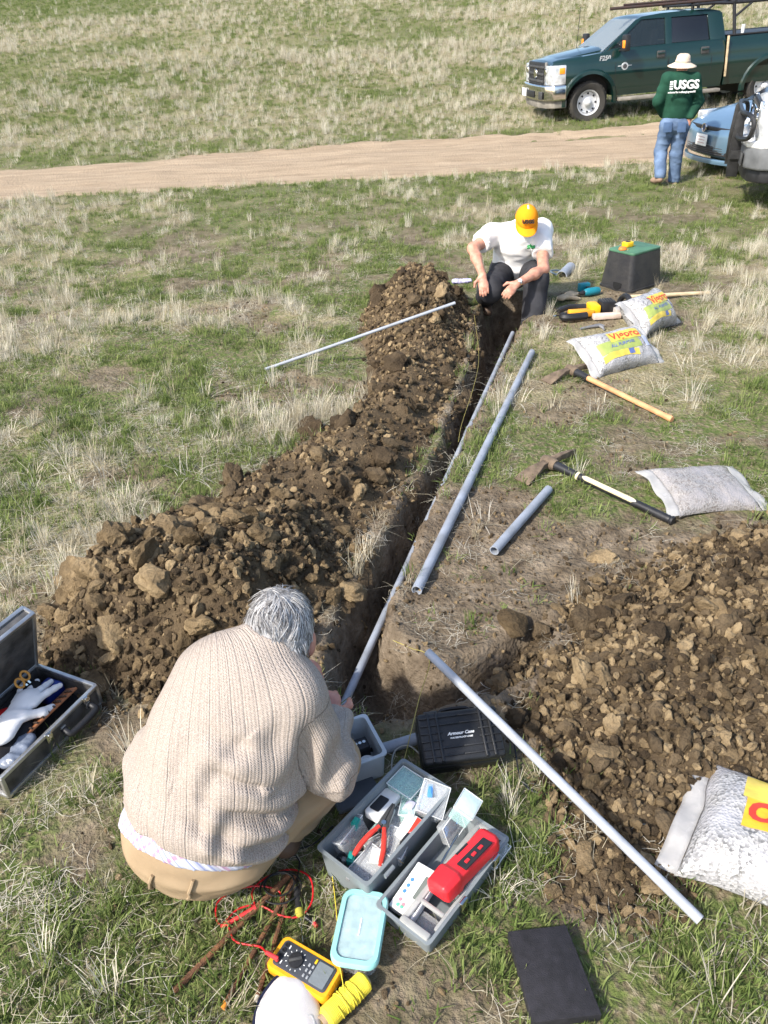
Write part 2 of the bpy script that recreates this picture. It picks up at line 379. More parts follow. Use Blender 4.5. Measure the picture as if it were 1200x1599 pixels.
CLOD = soil_material('clod_soil_lit_tan', (0.085, 0.060, 0.034), (0.22, 0.158, 0.088), (0.40, 0.295, 0.168))  # tan of sunlit clods put into the colour
SHADED_SOIL = soil_material('clod_soil_shaded_dark', (0.042, 0.030, 0.019), (0.092, 0.066, 0.040), (0.17, 0.124, 0.074))  # darker copy: shade on the clods put into the colour
def n3(P, sc, s):
    x, y, z = P[:, 0]/sc, P[:, 1]/sc, P[:, 2]/sc
    return (vnoise(x+z*0.7, y-z*0.4, s)+vnoise(y+x*0.3, z+5, s+1)+vnoise(z-y*0.5, x+9, s+2))/3
def clod_mesh(seed, sub=3, m=None):
    bm = bmesh.new(); bmesh.ops.create_icosphere(bm, subdivisions=sub, radius=1.0)
    P = np.array([v.co[:] for v in bm.verts]); rg = np.random.default_rng(seed)
    # cut by random planes: angular, then crumble
    r = np.ones(len(P))
    for k in range(15):
        d = rg.normal(size=3); d /= np.linalg.norm(d); h = rg.uniform(0.45, 0.88)
        dp = P @ d; r = np.where(dp > 1e-3, np.minimum(r, h/np.maximum(dp, 1e-3)), r)
    Q = P*r[:, None]; Q *= (1+0.50*(n3(P, 0.45, seed)-0.5)+0.42*(n3(P, 0.19, seed+7)-0.5)-0.35*np.abs(n3(P, 0.3, seed+11)-0.5))[:, None]
    Q *= np.array([1.0, rg.uniform(0.65, 0.95), rg.uniform(0.5, 0.8)])
    for v, q in zip(bm.verts, Q): v.co = q
    me = bpy.data.meshes.new('clod'); bm.to_mesh(me); bm.free()
    me.polygons.foreach_set('use_smooth', [True]*len(me.polygons)); me.set_sharp_from_angle(angle=R(24))
    me.materials.append(m or CLOD); return me
CLODS = [clod_mesh(100+i) for i in range(9)]
CLODS_SHADED = [clod_mesh(150+i, 3, SHADED_SOIL) for i in range(7)]
CLODS_S = [clod_mesh(200+i, 2, SHADED_SOIL if i < 4 else None) for i in range(8)]
for me in CLODS_S: me.name = 'crumb'

def instancer(name, coll_objs, P, rot, scl, idx, label=None, cat=None, parent=None):
    """one stuff object: points carrying rotation, scale and index, turned into instances"""
    c = bpy.data.collections.new(name+'_source')
    for i, o in enumerate(coll_objs):
        c.objects.link(o)
    me = bpy.data.meshes.new(name); me.vertices.add(len(P)); me.vertices.foreach_set('co', np.ascontiguousarray(P, np.float32).ravel())
    a = me.attributes.new('rot', 'FLOAT_VECTOR', 'POINT'); a.data.foreach_set('vector', np.ascontiguousarray(rot, np.float32).ravel())
    a = me.attributes.new('scl', 'FLOAT_VECTOR', 'POINT'); a.data.foreach_set('vector', np.ascontiguousarray(scl, np.float32).ravel())
    a = me.attributes.new('idx', 'INT', 'POINT'); a.data.foreach_set('value', np.ascontiguousarray(idx, np.int32))
    o = link(name, me, None, parent)
    g = bpy.data.node_groups.new(name, 'GeometryNodeTree')
    g.interface.new_socket('Geometry', in_out='INPUT', socket_type='NodeSocketGeometry'); g.interface.new_socket('Geometry', in_out='OUTPUT', socket_type='NodeSocketGeometry')
    gi = g.nodes.new('NodeGroupInput'); go = g.nodes.new('NodeGroupOutput'); ip = g.nodes.new('GeometryNodeInstanceOnPoints'); ci = g.nodes.new('GeometryNodeCollectionInfo')
    ci.inputs['Collection'].default_value = c; ci.inputs['Separate Children'].default_value = True; ci.inputs['Reset Children'].default_value = True
    def na(nm, ty):
        n = g.nodes.new('GeometryNodeInputNamedAttribute'); n.data_type = ty; n.inputs['Name'].default_value = nm; return n.outputs['Attribute']
    g.links.new(gi.outputs[0], ip.inputs['Points']); g.links.new(ci.outputs[0], ip.inputs['Instance']); ip.inputs['Pick Instance'].default_value = True
    g.links.new(na('idx', 'INT'), ip.inputs['Instance Index'])
    er = g.nodes.new('FunctionNodeEulerToRotation'); g.links.new(na('rot', 'FLOAT_VECTOR'), er.inputs[0]); g.links.new(er.outputs[0], ip.inputs['Rotation'])
    g.links.new(na('scl', 'FLOAT_VECTOR'), ip.inputs['Scale']); g.links.new(ip.outputs[0], go.inputs[0])
    md = o.modifiers.new('scatter', 'NODES'); md.node_group = g
    tag(o, label, cat, kind='stuff'); return o
CLOD_SRC = [bpy.data.objects.new('crumb_source', me) for me in CLODS_S]

def heap_height(x, y, poly, H, wid, seed, prof=None):
    d = polydist(x, y, poly) + 0.16*(fbm(x, y, 0.35, 3, seed)-0.5)
    h = H*sstep(0.06, -wid, d)*(0.72+0.56*fbm(x, y, 0.55, 3, seed+3))
    if prof is not None: h = h*prof(x, y)
    h = h + sstep(0.03, -0.12, d)*(0.10*(fbm(x, y, 0.17, 4, seed+6)-0.5)+0.05*(np.abs(fbm(x, y, 0.10, 3, seed+8)-0.5)))
    return np.where(d > 0.04, -0.03, h-0.004+0.0*d), d
def build_heap(poly, H, wid, seed, label, clod_n, crumb_n, size, prof=None, lit=None, dry=None):  # dry: share of clods given the painted sunlit tan
    P = np.array(poly); x0, y0 = P.min(0)-0.2; x1, y1 = P.max(0)+0.2; st = 0.02
    xs = np.arange(x0, x1, st); ys = np.arange(y0, y1, st); X, Y = np.meshgrid(xs, ys)
    h, d = heap_height(X, Y, poly, H, wid, seed, prof); Z = base_z(X, Y)+h
    nx, ny = len(xs), len(ys); idx = np.arange(nx*ny).reshape(ny, nx)
    q = np.stack([idx[:-1, :-1], idx[:-1, 1:], idx[1:, 1:], idx[1:, :-1]], -1).reshape(-1, 4)
    q = q[d.ravel()[q].min(1) < 0.05]; used = np.unique(q); mp = np.zeros(nx*ny, int); mp[used] = np.arange(len(used))
    root = link('spoil_heap', npmesh('spoil_heap', np.stack([X, Y, Z], -1).reshape(-1, 3)[used], mp[q]), SOIL)
    tag(root, label, 'soil heap')
    def top(x, y):
        hh, _ = heap_height(x, y, poly, H, wid, seed, prof); return base_z(x, y)+np.maximum(hh, 0)
    def sample(n, power):
        out = []
        while len(out) < n:
            x = RNG.uniform(x0, x1, 4000); y = RNG.uniform(y0, y1, 4000)
            dd = polydist(x, y, poly)+0.2*(fbm(x, y, 0.3, 2, seed+1)-0.5)
            wgt = sstep(0.10, -0.05, dd)*(lit(x, y) if lit else 1)
            k = (RNG.uniform(size=4000) < wgt); out += list(zip(x[k], y[k]))
        return np.array(out[:n])
    XY = sample(clod_n, 1)
    sz = size[0]+(size[1]-size[0])*RNG.uniform(size=clod_n)**3.2
    Zt = top(XY[:, 0], XY[:, 1])
    o_sort = np.argsort(-sz)
    for i in o_sort:
        s = sz[i]; pd = float(dry(XY[i, 0], XY[i, 1])) if dry else 0.5; o = bpy.data.objects.new('clod', CLODS[RNG.integers(len(CLODS))] if RNG.uniform() < pd else CLODS_SHADED[RNG.integers(len(CLODS_SHADED))]); COL.objects.link(o); o.parent = root
        o.location = (XY[i, 0], XY[i, 1], Zt[i]+s*0.22); o.rotation_euler = (RNG.normal()*0.7, RNG.normal()*0.7, RNG.uniform(0, 6.28))
        o.scale = (s, s*RNG.uniform(0.8, 1.15), s*RNG.uniform(0.85, 1.15))
    n = crumb_n; XY = sample(n, 1); s = 0.006+0.030*RNG.uniform(size=n)**3.2; Zt = top(XY[:, 0], XY[:, 1])
    instancer('soil_crumbs', CLOD_SRC, np.column_stack([XY, Zt+s*0.3]), RNG.uniform(0, 6.28, (n, 3)), np.repeat(s[:, None], 3, 1), RNG.integers(0, len(CLOD_SRC), n), parent=root)
    return root, top
def profL(x, y): return 0.62+0.5*sstep(3.4, 2.6, y)+0.45*sstep(5.6, 6.6, y)
def litL(x, y): return 0.30+0.7*sstep(3.5, 2.9, y)*sstep(0.1, -0.25, x)+0.45*sstep(5.2, 6.2, y)
heapL, topL = build_heap(HEAP_L, 0.31, 0.38, 300, 'long heap of dug brown clods along the left side of the trench', 300, 12000, (0.03, 0.12), profL, litL, lambda x, y: 0.12+0.95*sstep(3.6, 3.0, y)*sstep(0.05, -0.3, x)+0.25*sstep(5.0, 6.0, y))  # sunlit tan clods concentrated near left, shade-dark ones along the middle
heapR, topR = build_heap(HEAP_R, 0.085, 0.45, 400, 'broad heap of dark crumbly soil at the right behind the diagonal conduit', 300, 11000, (0.024, 0.085), lambda x, y: 0.25+1.5*fbm(x, y, 0.5, 2, 77), None, lambda x, y: 0.62)
# loose crumbs on the bare dirt and in the trench
n = 12000; xs = RNG.uniform(-1.6, 2.3, n*6); ys = RNG.uniform(1.0, 7.2, n*6)
k = RNG.uniform(size=n*6) < soil_mask(xs, ys)**2*0.9+0.02
xs, ys = xs[k][:n], ys[k][:n]; n = len(xs); s = 0.003+0.016*RNG.uniform(size=n)**4
tr = instancer('loose_soil_crumbs', CLOD_SRC, np.column_stack([xs, ys, ground_z(xs, ys)+s*0.25]), RNG.uniform(0, 6.28, (n, 3)), np.repeat(s[:, None], 3, 1), RNG.integers(0, len(CLOD_SRC), n), 'small soil crumbs scattered over the bare dirt by the trench', 'soil crumbs')
def lone_clod(px, py, s, k, rz, label, flat=1.0):
    p = G(px, py); zt = max(gz(p.x, p.y), float(topR(np.array([p.x]), np.array([p.y]))[0]) if p.x > 0.3 else gz(p.x, p.y))
    o = link('soil_lump', CLODS[k], None); o.location = (p.x, p.y, zt+s*0.25*flat); o.rotation_euler = (0.15, -0.1, rz); o.scale = (s, s*0.7, s*flat)
    tag(o, label, 'soil lump', 'single large soil lumps lying beside the right heap')
lone_clod(940, 872, 0.105, 2, 0.3, 'large flat tan slab of soil at the back edge of the right heap', 0.6)
lone_clod(912, 1342, 0.085, 6, 1.1, 'cracked tan soil lump beside the lower end of the diagonal conduit', 0.8)
lone_clod(800, 985, 0.10, 5, 2.0, 'rounded ochre soil lump at the mouth of the side trench', 0.9)
lone_clod(725, 1055, 0.11, 1, 0.4, 'sunlit ochre lump on the trench wall below the conduit tip', 0.8)
# ================================================================== grass
def blade_mat(name, c0, c1, c2, trans=0.35):
    m = bpy.data.materials.new(name); m.use_nodes = True; t = m.node_tree; t.nodes.clear(); L = t.links.new
    oi = N(t, 'ShaderNodeObjectInfo'); at_ = N(t, 'ShaderNodeAttribute', attribute_name='bl')
    ad = N(t, 'ShaderNodeMath', operation='ADD'); L(oi.outputs['Random'], ad.inputs[0]); L(at_.outputs['Fac'], ad.inputs[1])
    fr = N(t, 'ShaderNodeMath', operation='FRACT'); L(ad.outputs[0], fr.inputs[0])
    r = N(t, 'ShaderNodeValToRGB'); e = r.color_ramp.elements; e.new(0.5)
    for i, (p, c) in enumerate([(0.0, c0), (0.5, c1), (1.0, c2)]): e[i].position = p; e[i].color = (*c, 1)
    L(fr.outputs[0], r.inputs[0])
    d = N(t, 'ShaderNodeBsdfDiffuse'); tr = N(t, 'ShaderNodeBsdfTranslucent'); mx = N(t, 'ShaderNodeMixShader'); mx.inputs[0].default_value = trans
    L(r.outputs[0], d.inputs[0]); L(r.outputs[0], tr.inputs[0]); L(d.outputs[0], mx.inputs[1]); L(tr.outputs[0], mx.inputs[2])
    o = N(t, 'ShaderNodeOutputMaterial'); L(mx.outputs[0], o.inputs[0]); return m
GREEN = blade_mat('green_blades', (0.085, 0.125, 0.035), (0.165, 0.22, 0.065), (0.30, 0.335, 0.13))
STRAW = blade_mat('straw_blades', (0.38, 0.325, 0.215), (0.56, 0.505, 0.375), (0.72, 0.675, 0.56), 0.25)
GREY = blade_mat('grey_straw', (0.27, 0.24, 0.175), (0.42, 0.385, 0.30), (0.58, 0.545, 0.47), 0.2)
def tuft(seed, n, h, spread, wid, lean, m, flat=0.0, segs=3):
    rg = np.random.default_rng(seed); vs = []; fs = []; bl = []
    for i in range(n):
        a = rg.uniform(0, 6.283); r = spread*math.sqrt(rg.uniform()); b = np.array([r*math.cos(a), r*math.sin(a), -0.004])
        a2 = a+rg.normal()*0.9; d = np.array([math.cos(a2), math.sin(a2), 0]); s = np.array([-d[1], d[0], 0])
        hh = h*rg.uniform(0.45, 1.1); ln = lean*rg.uniform(0.3, 1.3); w = wid*rg.uniform(0.6, 1.2); c = rg.uniform(0, 0.35); k0 = len(vs)
        if flat and rg.uniform() < flat: ln = rg.uniform(1.6, 3.0); hz = rg.uniform(0.1, 0.3)
        else: hz = 1.0
        for j in range(segs+1):
            u = j/segs; p = b+d*hh*ln*u**1.6*0.6+np.array([0, 0, hh*hz*(u-0.22*ln*u*u*0.5)])
            if hz < 1: p[2] = 0.004+hh*hz*math.sin(u*2.6)*0.8
            if j < segs: ww = w*(1-0.45*u); vs += [p-s*ww/2, p+s*ww/2]; bl += [c, c]
            else: vs.append(p); bl.append(c)
        for j in range(segs-1): fs.append((k0+2*j, k0+2*j+1, k0+2*j+3, k0+2*j+2))
        fs.append((k0+2*segs-2, k0+2*segs-1, k0+2*segs))
    me = bpy.data.meshes.new('tuft'); me.from_pydata([tuple(v) for v in vs], [], fs); me.polygons.foreach_set('use_smooth', [True]*len(fs))
    fattr(me, 'bl', bl); me.materials.append(m); return bpy.data.objects.new('tuft_source', me)
def straw_lying(seed, n, ln, m, wid=0.0015):
    rg = np.random.default_rng(seed); vs = []; fs = []; bl = []
    for i in range(n):
        p = np.array([rg.normal()*ln*0.35, rg.normal()*ln*0.35, rg.uniform(0.003, 0.022)]); a = rg.uniform(0, 6.283); cv = rg.normal()*1.1; l = ln*rg.uniform(0.4, 1.2); k0 = len(vs); c = rg.uniform(0, 0.35); dz = rg.normal()*0.06
        for j in range(4):
            aa = a+cv*j/3; d = np.array([math.cos(aa), math.sin(aa), dz]); s = np.array([-d[1], d[0], 0.0])
            w = wid*(1-0.2*j); vs += [p-s*w/2, p+s*w/2]; bl += [c, c]; p = p+d*l/3
        fs += [(k0+2*j, k0+2*j+1, k0+2*j+3, k0+2*j+2) for j in range(3)]
    me = bpy.data.meshes.new('straw'); me.from_pydata([tuple(v) for v in vs], [], fs); fattr(me, 'bl', bl); me.materials.append(m); return bpy.data.objects.new('straw_source', me)
G_SRC = [tuft(1+i, 16, 0.065, 0.035, 0.0042, 0.9, GREEN) for i in range(4)] + [tuft(11+i, 13, 0.042, 0.05, 0.0045, 1.3, GREEN, 0.3) for i in range(3)]
D_SRC = [tuft(21+i, 34, 0.17, 0.035, 0.0028, 0.55, STRAW, 0.12, 4) for i in range(3)] + [tuft(31+i, 26, 0.11, 0.05, 0.003, 1.0, STRAW, 0.35, 4) for i in range(3)] + [tuft(41+i, 26, 0.12, 0.06, 0.0028, 1.1, GREY, 0.45, 4) for i in range(2)]
L_SRC = [straw_lying(51+i, 9, 0.085, STRAW) for i in range(3)] + [straw_lying(61+i, 12, 0.065, GREY) for i in range(4)]
TRAMPLED = W([(700, 745), (830, 560), (860, 450), (1060, 440), (1100, 560), (1240, 640), (1240, 800), (900, 900)])
def scatter(rings, dens_fn, k):
    out = []
    for (r0, r1, den) in rings:
        ang = R(40); n = int(den*ang*(r1*r1-r0*r0)*k)
        r = np.sqrt(RNG.uniform(r0*r0, r1*r1, n)); a = RNG.uniform(-ang, ang, n)
        x = r*np.sin(a); y = r*np.cos(a)-0.35
        kk = RNG.uniform(size=n) < dens_fn(x, y); out.append(np.column_stack([x[kk], y[kk], r[kk]]))
    return np.concatenate(out)
RINGS = [(0.8, 3.2, 950), (3.2, 6, 900), (6, 10, 520), (10, 18, 260), (18, 32, 150), (32, 75, 58)]
EXCL = [(W(q, z), pad) for q, z, pad in [
    ([(793, 1456), (884, 1446), (940, 1586), (832, 1599)], 0.03, 0.0), ([(498, 1326), (630, 1189), (712, 1232), (808, 1282), (690, 1450), (600, 1395)], 0.05, 0.0), ([(522, 1490), (543, 1392), (617, 1392), (592, 1510)], 0.03, 0.01),
    ([(418, 1511), (452, 1464), (541, 1513), (496, 1562)], 0.02, 0.0), ([(400, 1599), (445, 1545), (510, 1570), (580, 1520), (590, 1545), (520, 1640), (400, 1640)], 0.02, 0.0), ([(200, 1330), (300, 1385), (470, 1280), (560, 1180), (520, 1130), (300, 1150), (190, 1240)], 0.0, 0.0),
    ([(-200, 1090), (50, 1040), (160, 1095), (-20, 1260), (-260, 1260)], 0.0, 0.0), ([(655, 1190), (670, 1140), (790, 1120), (795, 1195)], 0.0, 0.01), ([(1010, 748), (1118, 722), (1188, 788), (1056, 815)], 0.0, 0.0), ([(1050, 1360), (1220, 1245), (1300, 1300), (1300, 1500), (1200, 1470)], 0.0, 0.0),
    ([(945, 452), (985, 459), (1040, 445), (1000, 435)], 0.0, 0.03), ([(862, 438), (940, 440), (985, 470), (1040, 500), (1010, 545), (1015, 580), (930, 595), (905, 560), (930, 522), (870, 510)], 0.0, 0.0), ([(515, 1200), (590, 1200), (590, 1262), (520, 1262)], 0.0, 0.0), ([(770, 470), (790, 440), (850, 440), (860, 480)], 0.0, 0.0)]]
def clear(x, y):
    c = (1-soil_mask(x, y)*0.97)*sstep(-0.12, 0.22, road_d(x, y)+0.3*(fbm(x, y, 0.4, 3, 8)-0.5))
    for poly, pad in EXCL: c = c*(polydist(x, y, poly) > pad)
    tr = sstep(0.3, -0.2, polydist(x, y, TRAMPLED)+0.5*(fbm(x, y, 0.3, 3, 66)-0.5)); return c*(1-0.66*tr)
def g_den(x, y):
    patch = 0.12+0.9*sstep(0.38, 0.56, fbm(x, y, 0.30, 4, 71)); nearp = 1-0.55*sstep(3.2, 2.2, y)*sstep(0.50, 0.62, fbm(x, y, 0.42, 3, 79)); return clear(x, y)*patch*nearp*(1-(0.62-0.22*sstep(16, 20, y))*dry_mask(x, y))
def d_den(x, y): return np.clip(clear(x, y)*(1-0.6*sstep(0.3, -0.2, polydist(x, y, TRAMPLED)))*(0.035+0.85*dry_mask(x, y)**1.5)*(0.3+0.9*sstep(0.42, 0.6, fbm(x, y, 0.45, 3, 72))), 0, 1)
def l_den(x, y): return np.clip((0.03+0.4*clear(x, y)*(0.35+0.65*dry_mask(x, y))*sstep(0.35, 0.6, fbm(x, y, 0.5, 3, 73)))*(np.min([polydist(x, y, q) for q, _ in EXCL], axis=0) > 0.02), 0, 1)
def grow(name, src, P, smin, smax, label, cat, zfac=1.0, far=1.0):
    n = len(P); s = RNG.uniform(smin, smax, n)*(1+far*sstep(9, 40, P[:, 2])); z = ground_z(P[:, 0], P[:, 1])
    rot = np.column_stack([RNG.normal(0, 0.12, n), RNG.normal(0, 0.12, n), RNG.uniform(0, 6.283, n)])
    return instancer(name, src, np.column_stack([P[:, :2], z]), rot, np.column_stack([s, s, s*RNG.uniform(0.75, 1.25, n)*zfac]), RNG.integers(0, len(src), n), label, cat)
grow('grass', G_SRC, scatter(RINGS, g_den, 1.0), 0.6, 1.25, 'short green grass covering the field', 'grass')
grow('dry_grass', D_SRC, scatter(RINGS, d_den, 0.46), 0.5, 1.2, 'pale dry grass tufts scattered over the field', 'dry grass')
grow('straw_litter', L_SRC, scatter([(0.8, 3.2, 1900), (3.2, 6, 1300), (6, 10, 800), (10, 18, 300)], l_den, 0.75), 0.6, 1.5, 'dead straw lying flat among the green grass', 'straw', 1.0, 0.6)
# a few conspicuous tufts that stand out singly
for (px, py, s, k, lab) in [(1080, 625, 1.5, 0, 'tall pale dry tuft right of the wooden mattock handle'), (272, 475, 1.3, 1, 'upright pale dry tuft alone in the left grass'), (900, 745, 0.95, 2, 'dry tuft behind the black and cream mattock'),
                            (300, 745, 1.4, 6, 'grey dry tuft at the far left edge of the clod heap'), (200, 790, 1.5, 4, 'sprawling straw tuft on the grass above the clod heap')]:
    p = G(px, py); o = link('dry_tuft', D_SRC[k].data, None); o.location = p; o.scale = (s, s, s); tag(o, lab, 'dry tuft', 'dry tufts standing out singly')
# ================================================================== vehicles
def paint(name, c, flake=0.15):
    return mat(name, c, rough=0.28, metal=flake, var=0.04, nscale=3, bump=0, coat=0.8, spec=0.5)
CHROME = mat('chrome', (0.62, 0.62, 0.60), rough=0.12, metal=1.0, bump=0.05, bscale=8, var=0.03)
BLACKP = mat('black_plastic', (0.018, 0.018, 0.02), rough=0.5, var=0.2, bump=0.1, bscale=150)
RUBBER = mat('tyre_rubber', (0.022, 0.021, 0.02), rough=0.85, var=0.3, nscale=8, bump=0.3, bscale=90, col2=(0.045, 0.04, 0.033))
STEEL = mat('wheel_steel', (0.62, 0.62, 0.63), rough=0.4, metal=0.25, var=0.1, bump=0.05)
GLASS = mat('car_glass', (0.02, 0.03, 0.035), rough=0.04, var=0.0, bump=0, alpha=0.5, spec=0.8)
DKGLASS = mat('tinted_glass', (0.008, 0.009, 0.011), rough=0.05, var=0.0, bump=0, alpha=0.93, spec=0.8)
LAMP = mat('headlamp_lens', (0.62, 0.64, 0.66), rough=0.18, metal=0.2, var=0.1, nscale=9, bump=0.15, bscale=22, coat=0.8, col2=(0.30, 0.31, 0.32))
AMBER = mat('amber_lens', (0.9, 0.28, 0.02), rough=0.2, var=0.1, bump=0.2, coat=0.5)
WHITE = mat('white_plastic', (0.78, 0.78, 0.76), rough=0.45, var=0.04, bump=0.05)
DARKGREY = mat('dark_trim', (0.055, 0.055, 0.055), rough=0.6, var=0.2, bump=0.2, bscale=80)
INTERIOR = mat('cab_interior', (0.03, 0.029, 0.028), rough=0.85, var=0.2)
DUSTY = mat('dusty_step', (0.22, 0.20, 0.17), rough=0.8, var=0.2, nscale=6, bump=0.2)

def slab(name, outline, hw, zc, xc, m, parent, crown=None, bev=0.03, k=8):
    bm = bmesh.new(); vs = [bm.verts.new((x, 0, z)) for x, z in outline]; bm.faces.new(vs)
    for z in zc: bmesh.ops.bisect_plane(bm, geom=bm.verts[:]+bm.edges[:]+bm.faces[:], plane_co=(0, 0, z), plane_no=(0, 0, 1), dist=1e-5)
    for x in xc: bmesh.ops.bisect_plane(bm, geom=bm.verts[:]+bm.edges[:]+bm.faces[:], plane_co=(x, 0, 0), plane_no=(1, 0, 0), dist=1e-5)
    bm.verts.index_update(); P = [v.co.copy() for v in bm.verts]; F = [[v.index for v in f.verts] for f in bm.faces]
    B = [(e.verts[0].index, e.verts[1].index) for e in bm.edges if len(e.link_faces) == 1]; bm.free()
    n = len(P); V_ = [(p.x, hw(p.x, p.z), p.z) for p in P]+[(p.x, -hw(p.x, p.z), p.z) for p in P]
    FF = [tuple(f) for f in F]+[tuple(i+n for i in reversed(f)) for f in F]
    bi = sorted({i for e in B for i in e}); row = {}
    for i in bi:
        p = P[i]; h = hw(p.x, p.z); ids = [i]
        for j in range(1, k):
            t = 1-2*j/k; V_.append((p.x, h*t, p.z+(crown(p.x, p.z)*(1-t*t) if crown else 0))); ids.append(len(V_)-1)
        ids.append(i+n); row[i] = ids
    for a, b in B:
        for j in range(k): FF.append((row[a][j], row[b][j], row[b][j+1], row[a][j+1]))
    mb = MB(); mb.v = V_; mb.f = FF
    return mb.build(name, m, parent, bev=0, smooth=50)
def arch(cx, cz, r, a0, a1, n=12): return [(cx+r*math.cos(R(a0+(a1-a0)*i/n)), cz+r*math.sin(R(a0+(a1-a0)*i/n))) for i in range(n+1)]
def wheel(root, x, y, side, r=0.41, w=0.27, steel=True, name='wheel'):
    """side +1: outer face towards +y"""
    ax = (0, side, 0); c = (x, y, r)
    wh = MB()
    rr = r*0.60
    wh.lathe([(0.001, 0.045), (0.06, 0.05), (0.075, 0.035), (0.08, 0.0), (rr*0.62, -0.02), (rr*0.80, 0.0), (rr*0.86, -0.02), (rr*0.93, 0.045), (rr, 0.055), (rr*1.03, 0.04), (rr*1.0, -0.12), (0.001, -0.13)], c, ax, 32)
    wo = wh.build(name, STEEL if steel else mat('alloy', (0.5, 0.5, 0.52), 0.3, 0.8), root)
    ty = MB(); ty.lathe([(rr*1.0, -w*0.45), (rr*1.06, -w*0.52), (r*0.88, -w*0.55), (r*0.97, -w*0.45), (r, -w*0.3), (r, w*0.05), (r*0.97, w*0.2), (r*0.88, w*0.30), (rr*1.10, w*0.26), (rr*1.0, w*0.18)], c, ax, 48, close=True)
    for k in range(30):
        a = 2*math.pi*k/30
        for dy in (-0.07, 0.03):
            Q = Matrix.Rotation(-a, 3, 'Y'); ty.box(V(c)+Q @ V((r-0.004, 0, 0))+V((0, side*(dy-0.03), 0)), (0.022, 0.075, 0.045), rot=Q)
    ty.build('tyre', RUBBER, wo)
    if steel:
        for k in range(8):
            a = 2*math.pi*k/8; q = V(c)+V((math.cos(a)*rr*0.72, side*0.002, math.sin(a)*rr*0.72)); h = MB()
            h.lathe([(0.021, -0.02), (0.021, 0.002), (0.001, 0.003)], q, ax, 12); h.build('vent_hole', BLACKP, wo)
        hb = MB(); hb.lathe([(0.055, 0.0), (0.052, 0.06), (0.03, 0.075), (0.001, 0.078)], V(c)+V((0, side*0.03, 0)), ax, 16); hb.build('hub_cap', STEEL, wo)
def pickup(name, loc, rot, pnt, label, group=None, white=False):
    root = empty(name, loc, rot, label, 'pickup truck', group)
    def hwl(x, z):
        b = np.interp(z, [0.45, 0.62, 0.82, 0.96, 1.02, 1.22, 1.36, 1.44], [0.93, 0.965, 0.985, 1.0, 0.985, 0.975, 0.93, 0.90])
        return float(b - 0.10*max(0, (x-0.35)/0.5)**2 - (0.09*max(0, min(1, (z-1.16)/0.14)) if x > -0.3 else 0))
    cz = 0.43
    front = [(0.60, 0.66), (0.80, 0.66), (0.86, 0.80), (0.86, 1.10), (0.80, 1.19), (0.62, 1.235), (0.2, 1.275), (-0.34, 1.33), (-2.90, 1.345), (-2.91, 0.50), (-0.62, 0.50)]+arch(0, cz, 0.535, 172, 25)
    slab('body', front, hwl, [0.62, 0.72, 0.82, 0.9, 0.96, 1.02, 1.12, 1.2, 1.28], [0.5, 0.2, -0.34, -0.9, -1.7, -2.4], pnt, root, lambda x, z: 0.045 if z > 1.1 and x > -0.4 else 0)
    bed = [(-2.96, 0.52), (-2.96, 1.40), (-5.22, 1.42), (-5.26, 1.3), (-5.26, 0.62), (-4.55, 0.56)]+arch(-3.97, cz, 0.535, 8, 172)
    bo = slab('bed', bed, hwl, [0.62, 0.72, 0.82, 0.9, 0.96, 1.02, 1.12, 1.2, 1.28], [-3.4, -4.5], pnt, root)
    mb = MB(); mb.box((-4.1, 0, 1.424), (2.16, 1.62, 0.012)); mb.build('bed_liner', BLACKP, bo)
    for s in (1, -1):
        mb = MB(); mb.box((-4.1, s*0.885, 1.43), (2.28, 0.09, 0.03)); mb.build('bed_rail', BLACKP, bo, bev=0.008)
    # hood with a raised centre
    hd = MB()
    st = [(0.83, 1.175, 0.60, 0.02), (0.6, 1.25, 0.66, 0.05), (0.2, 1.30, 0.70, 0.075), (-0.30, 1.362, 0.72, 0.08)]
    rings = []
    for x, z, h, cr in st: rings.append([(x, -h, z-0.04), (x, -h, z), (x, -h*0.72, z+cr*0.55), (x, -h*0.4, z+cr*0.62), (x, 0, z+cr*0.8), (x, h*0.4, z+cr*0.62), (x, h*0.72, z+cr*0.55), (x, h, z), (x, h, z-0.04)])
    hd.loft(rings); hd.build('hood', pnt, root, smooth=60)
    # wheel-arch flares, inner wells
    for cx in (0, -3.97):
        for s in (1, -1):
            f = MB(); rg = []
            for i in range(19):
                a = R(186-192*i/18); c, sn = math.cos(a), math.sin(a)
                yb = hwl(cx+0.58*c, max(0.5, cz+0.58*sn))
                rg.append([(cx+0.525*c, s*(yb-0.05), cz+0.525*sn), (cx+0.525*c, s*(yb+0.045), cz+0.525*sn), (cx+0.585*c, s*(yb+0.04), cz+0.585*sn), (cx+0.62*c, s*(yb-0.01), cz+0.62*sn)])
            f.loft(rg, cap=True); f.build('wheel_arch', pnt, root, smooth=50)
        wl = MB(); wl.box((cx, 0, 0.62), (0.98, 1.36, 0.62)); wl.build('wheel_well', BLACKP, root)
    for x in (0, -3.97):
        for s in (1, -1): wheel(root, x, s*0.87, s)
    # cab
    def hwc(x, z): return float(np.interp(z, [1.30, 1.86, 1.95], [0.935, 0.745, 0.70]))
    cab = empty('cab'); cab.parent = root
    roof = [(-0.98, 1.845), (-1.10, 1.895), (-1.5, 1.925), (-2.1, 1.935), (-2.6, 1.92), (-2.80, 1.875), (-2.82, 1.835)]
    slab('roof', roof, hwc, [1.88, 1.91], [-1.5, -2.1], pnt, cab, lambda x, z: 0.03 if z > 1.86 else 0)
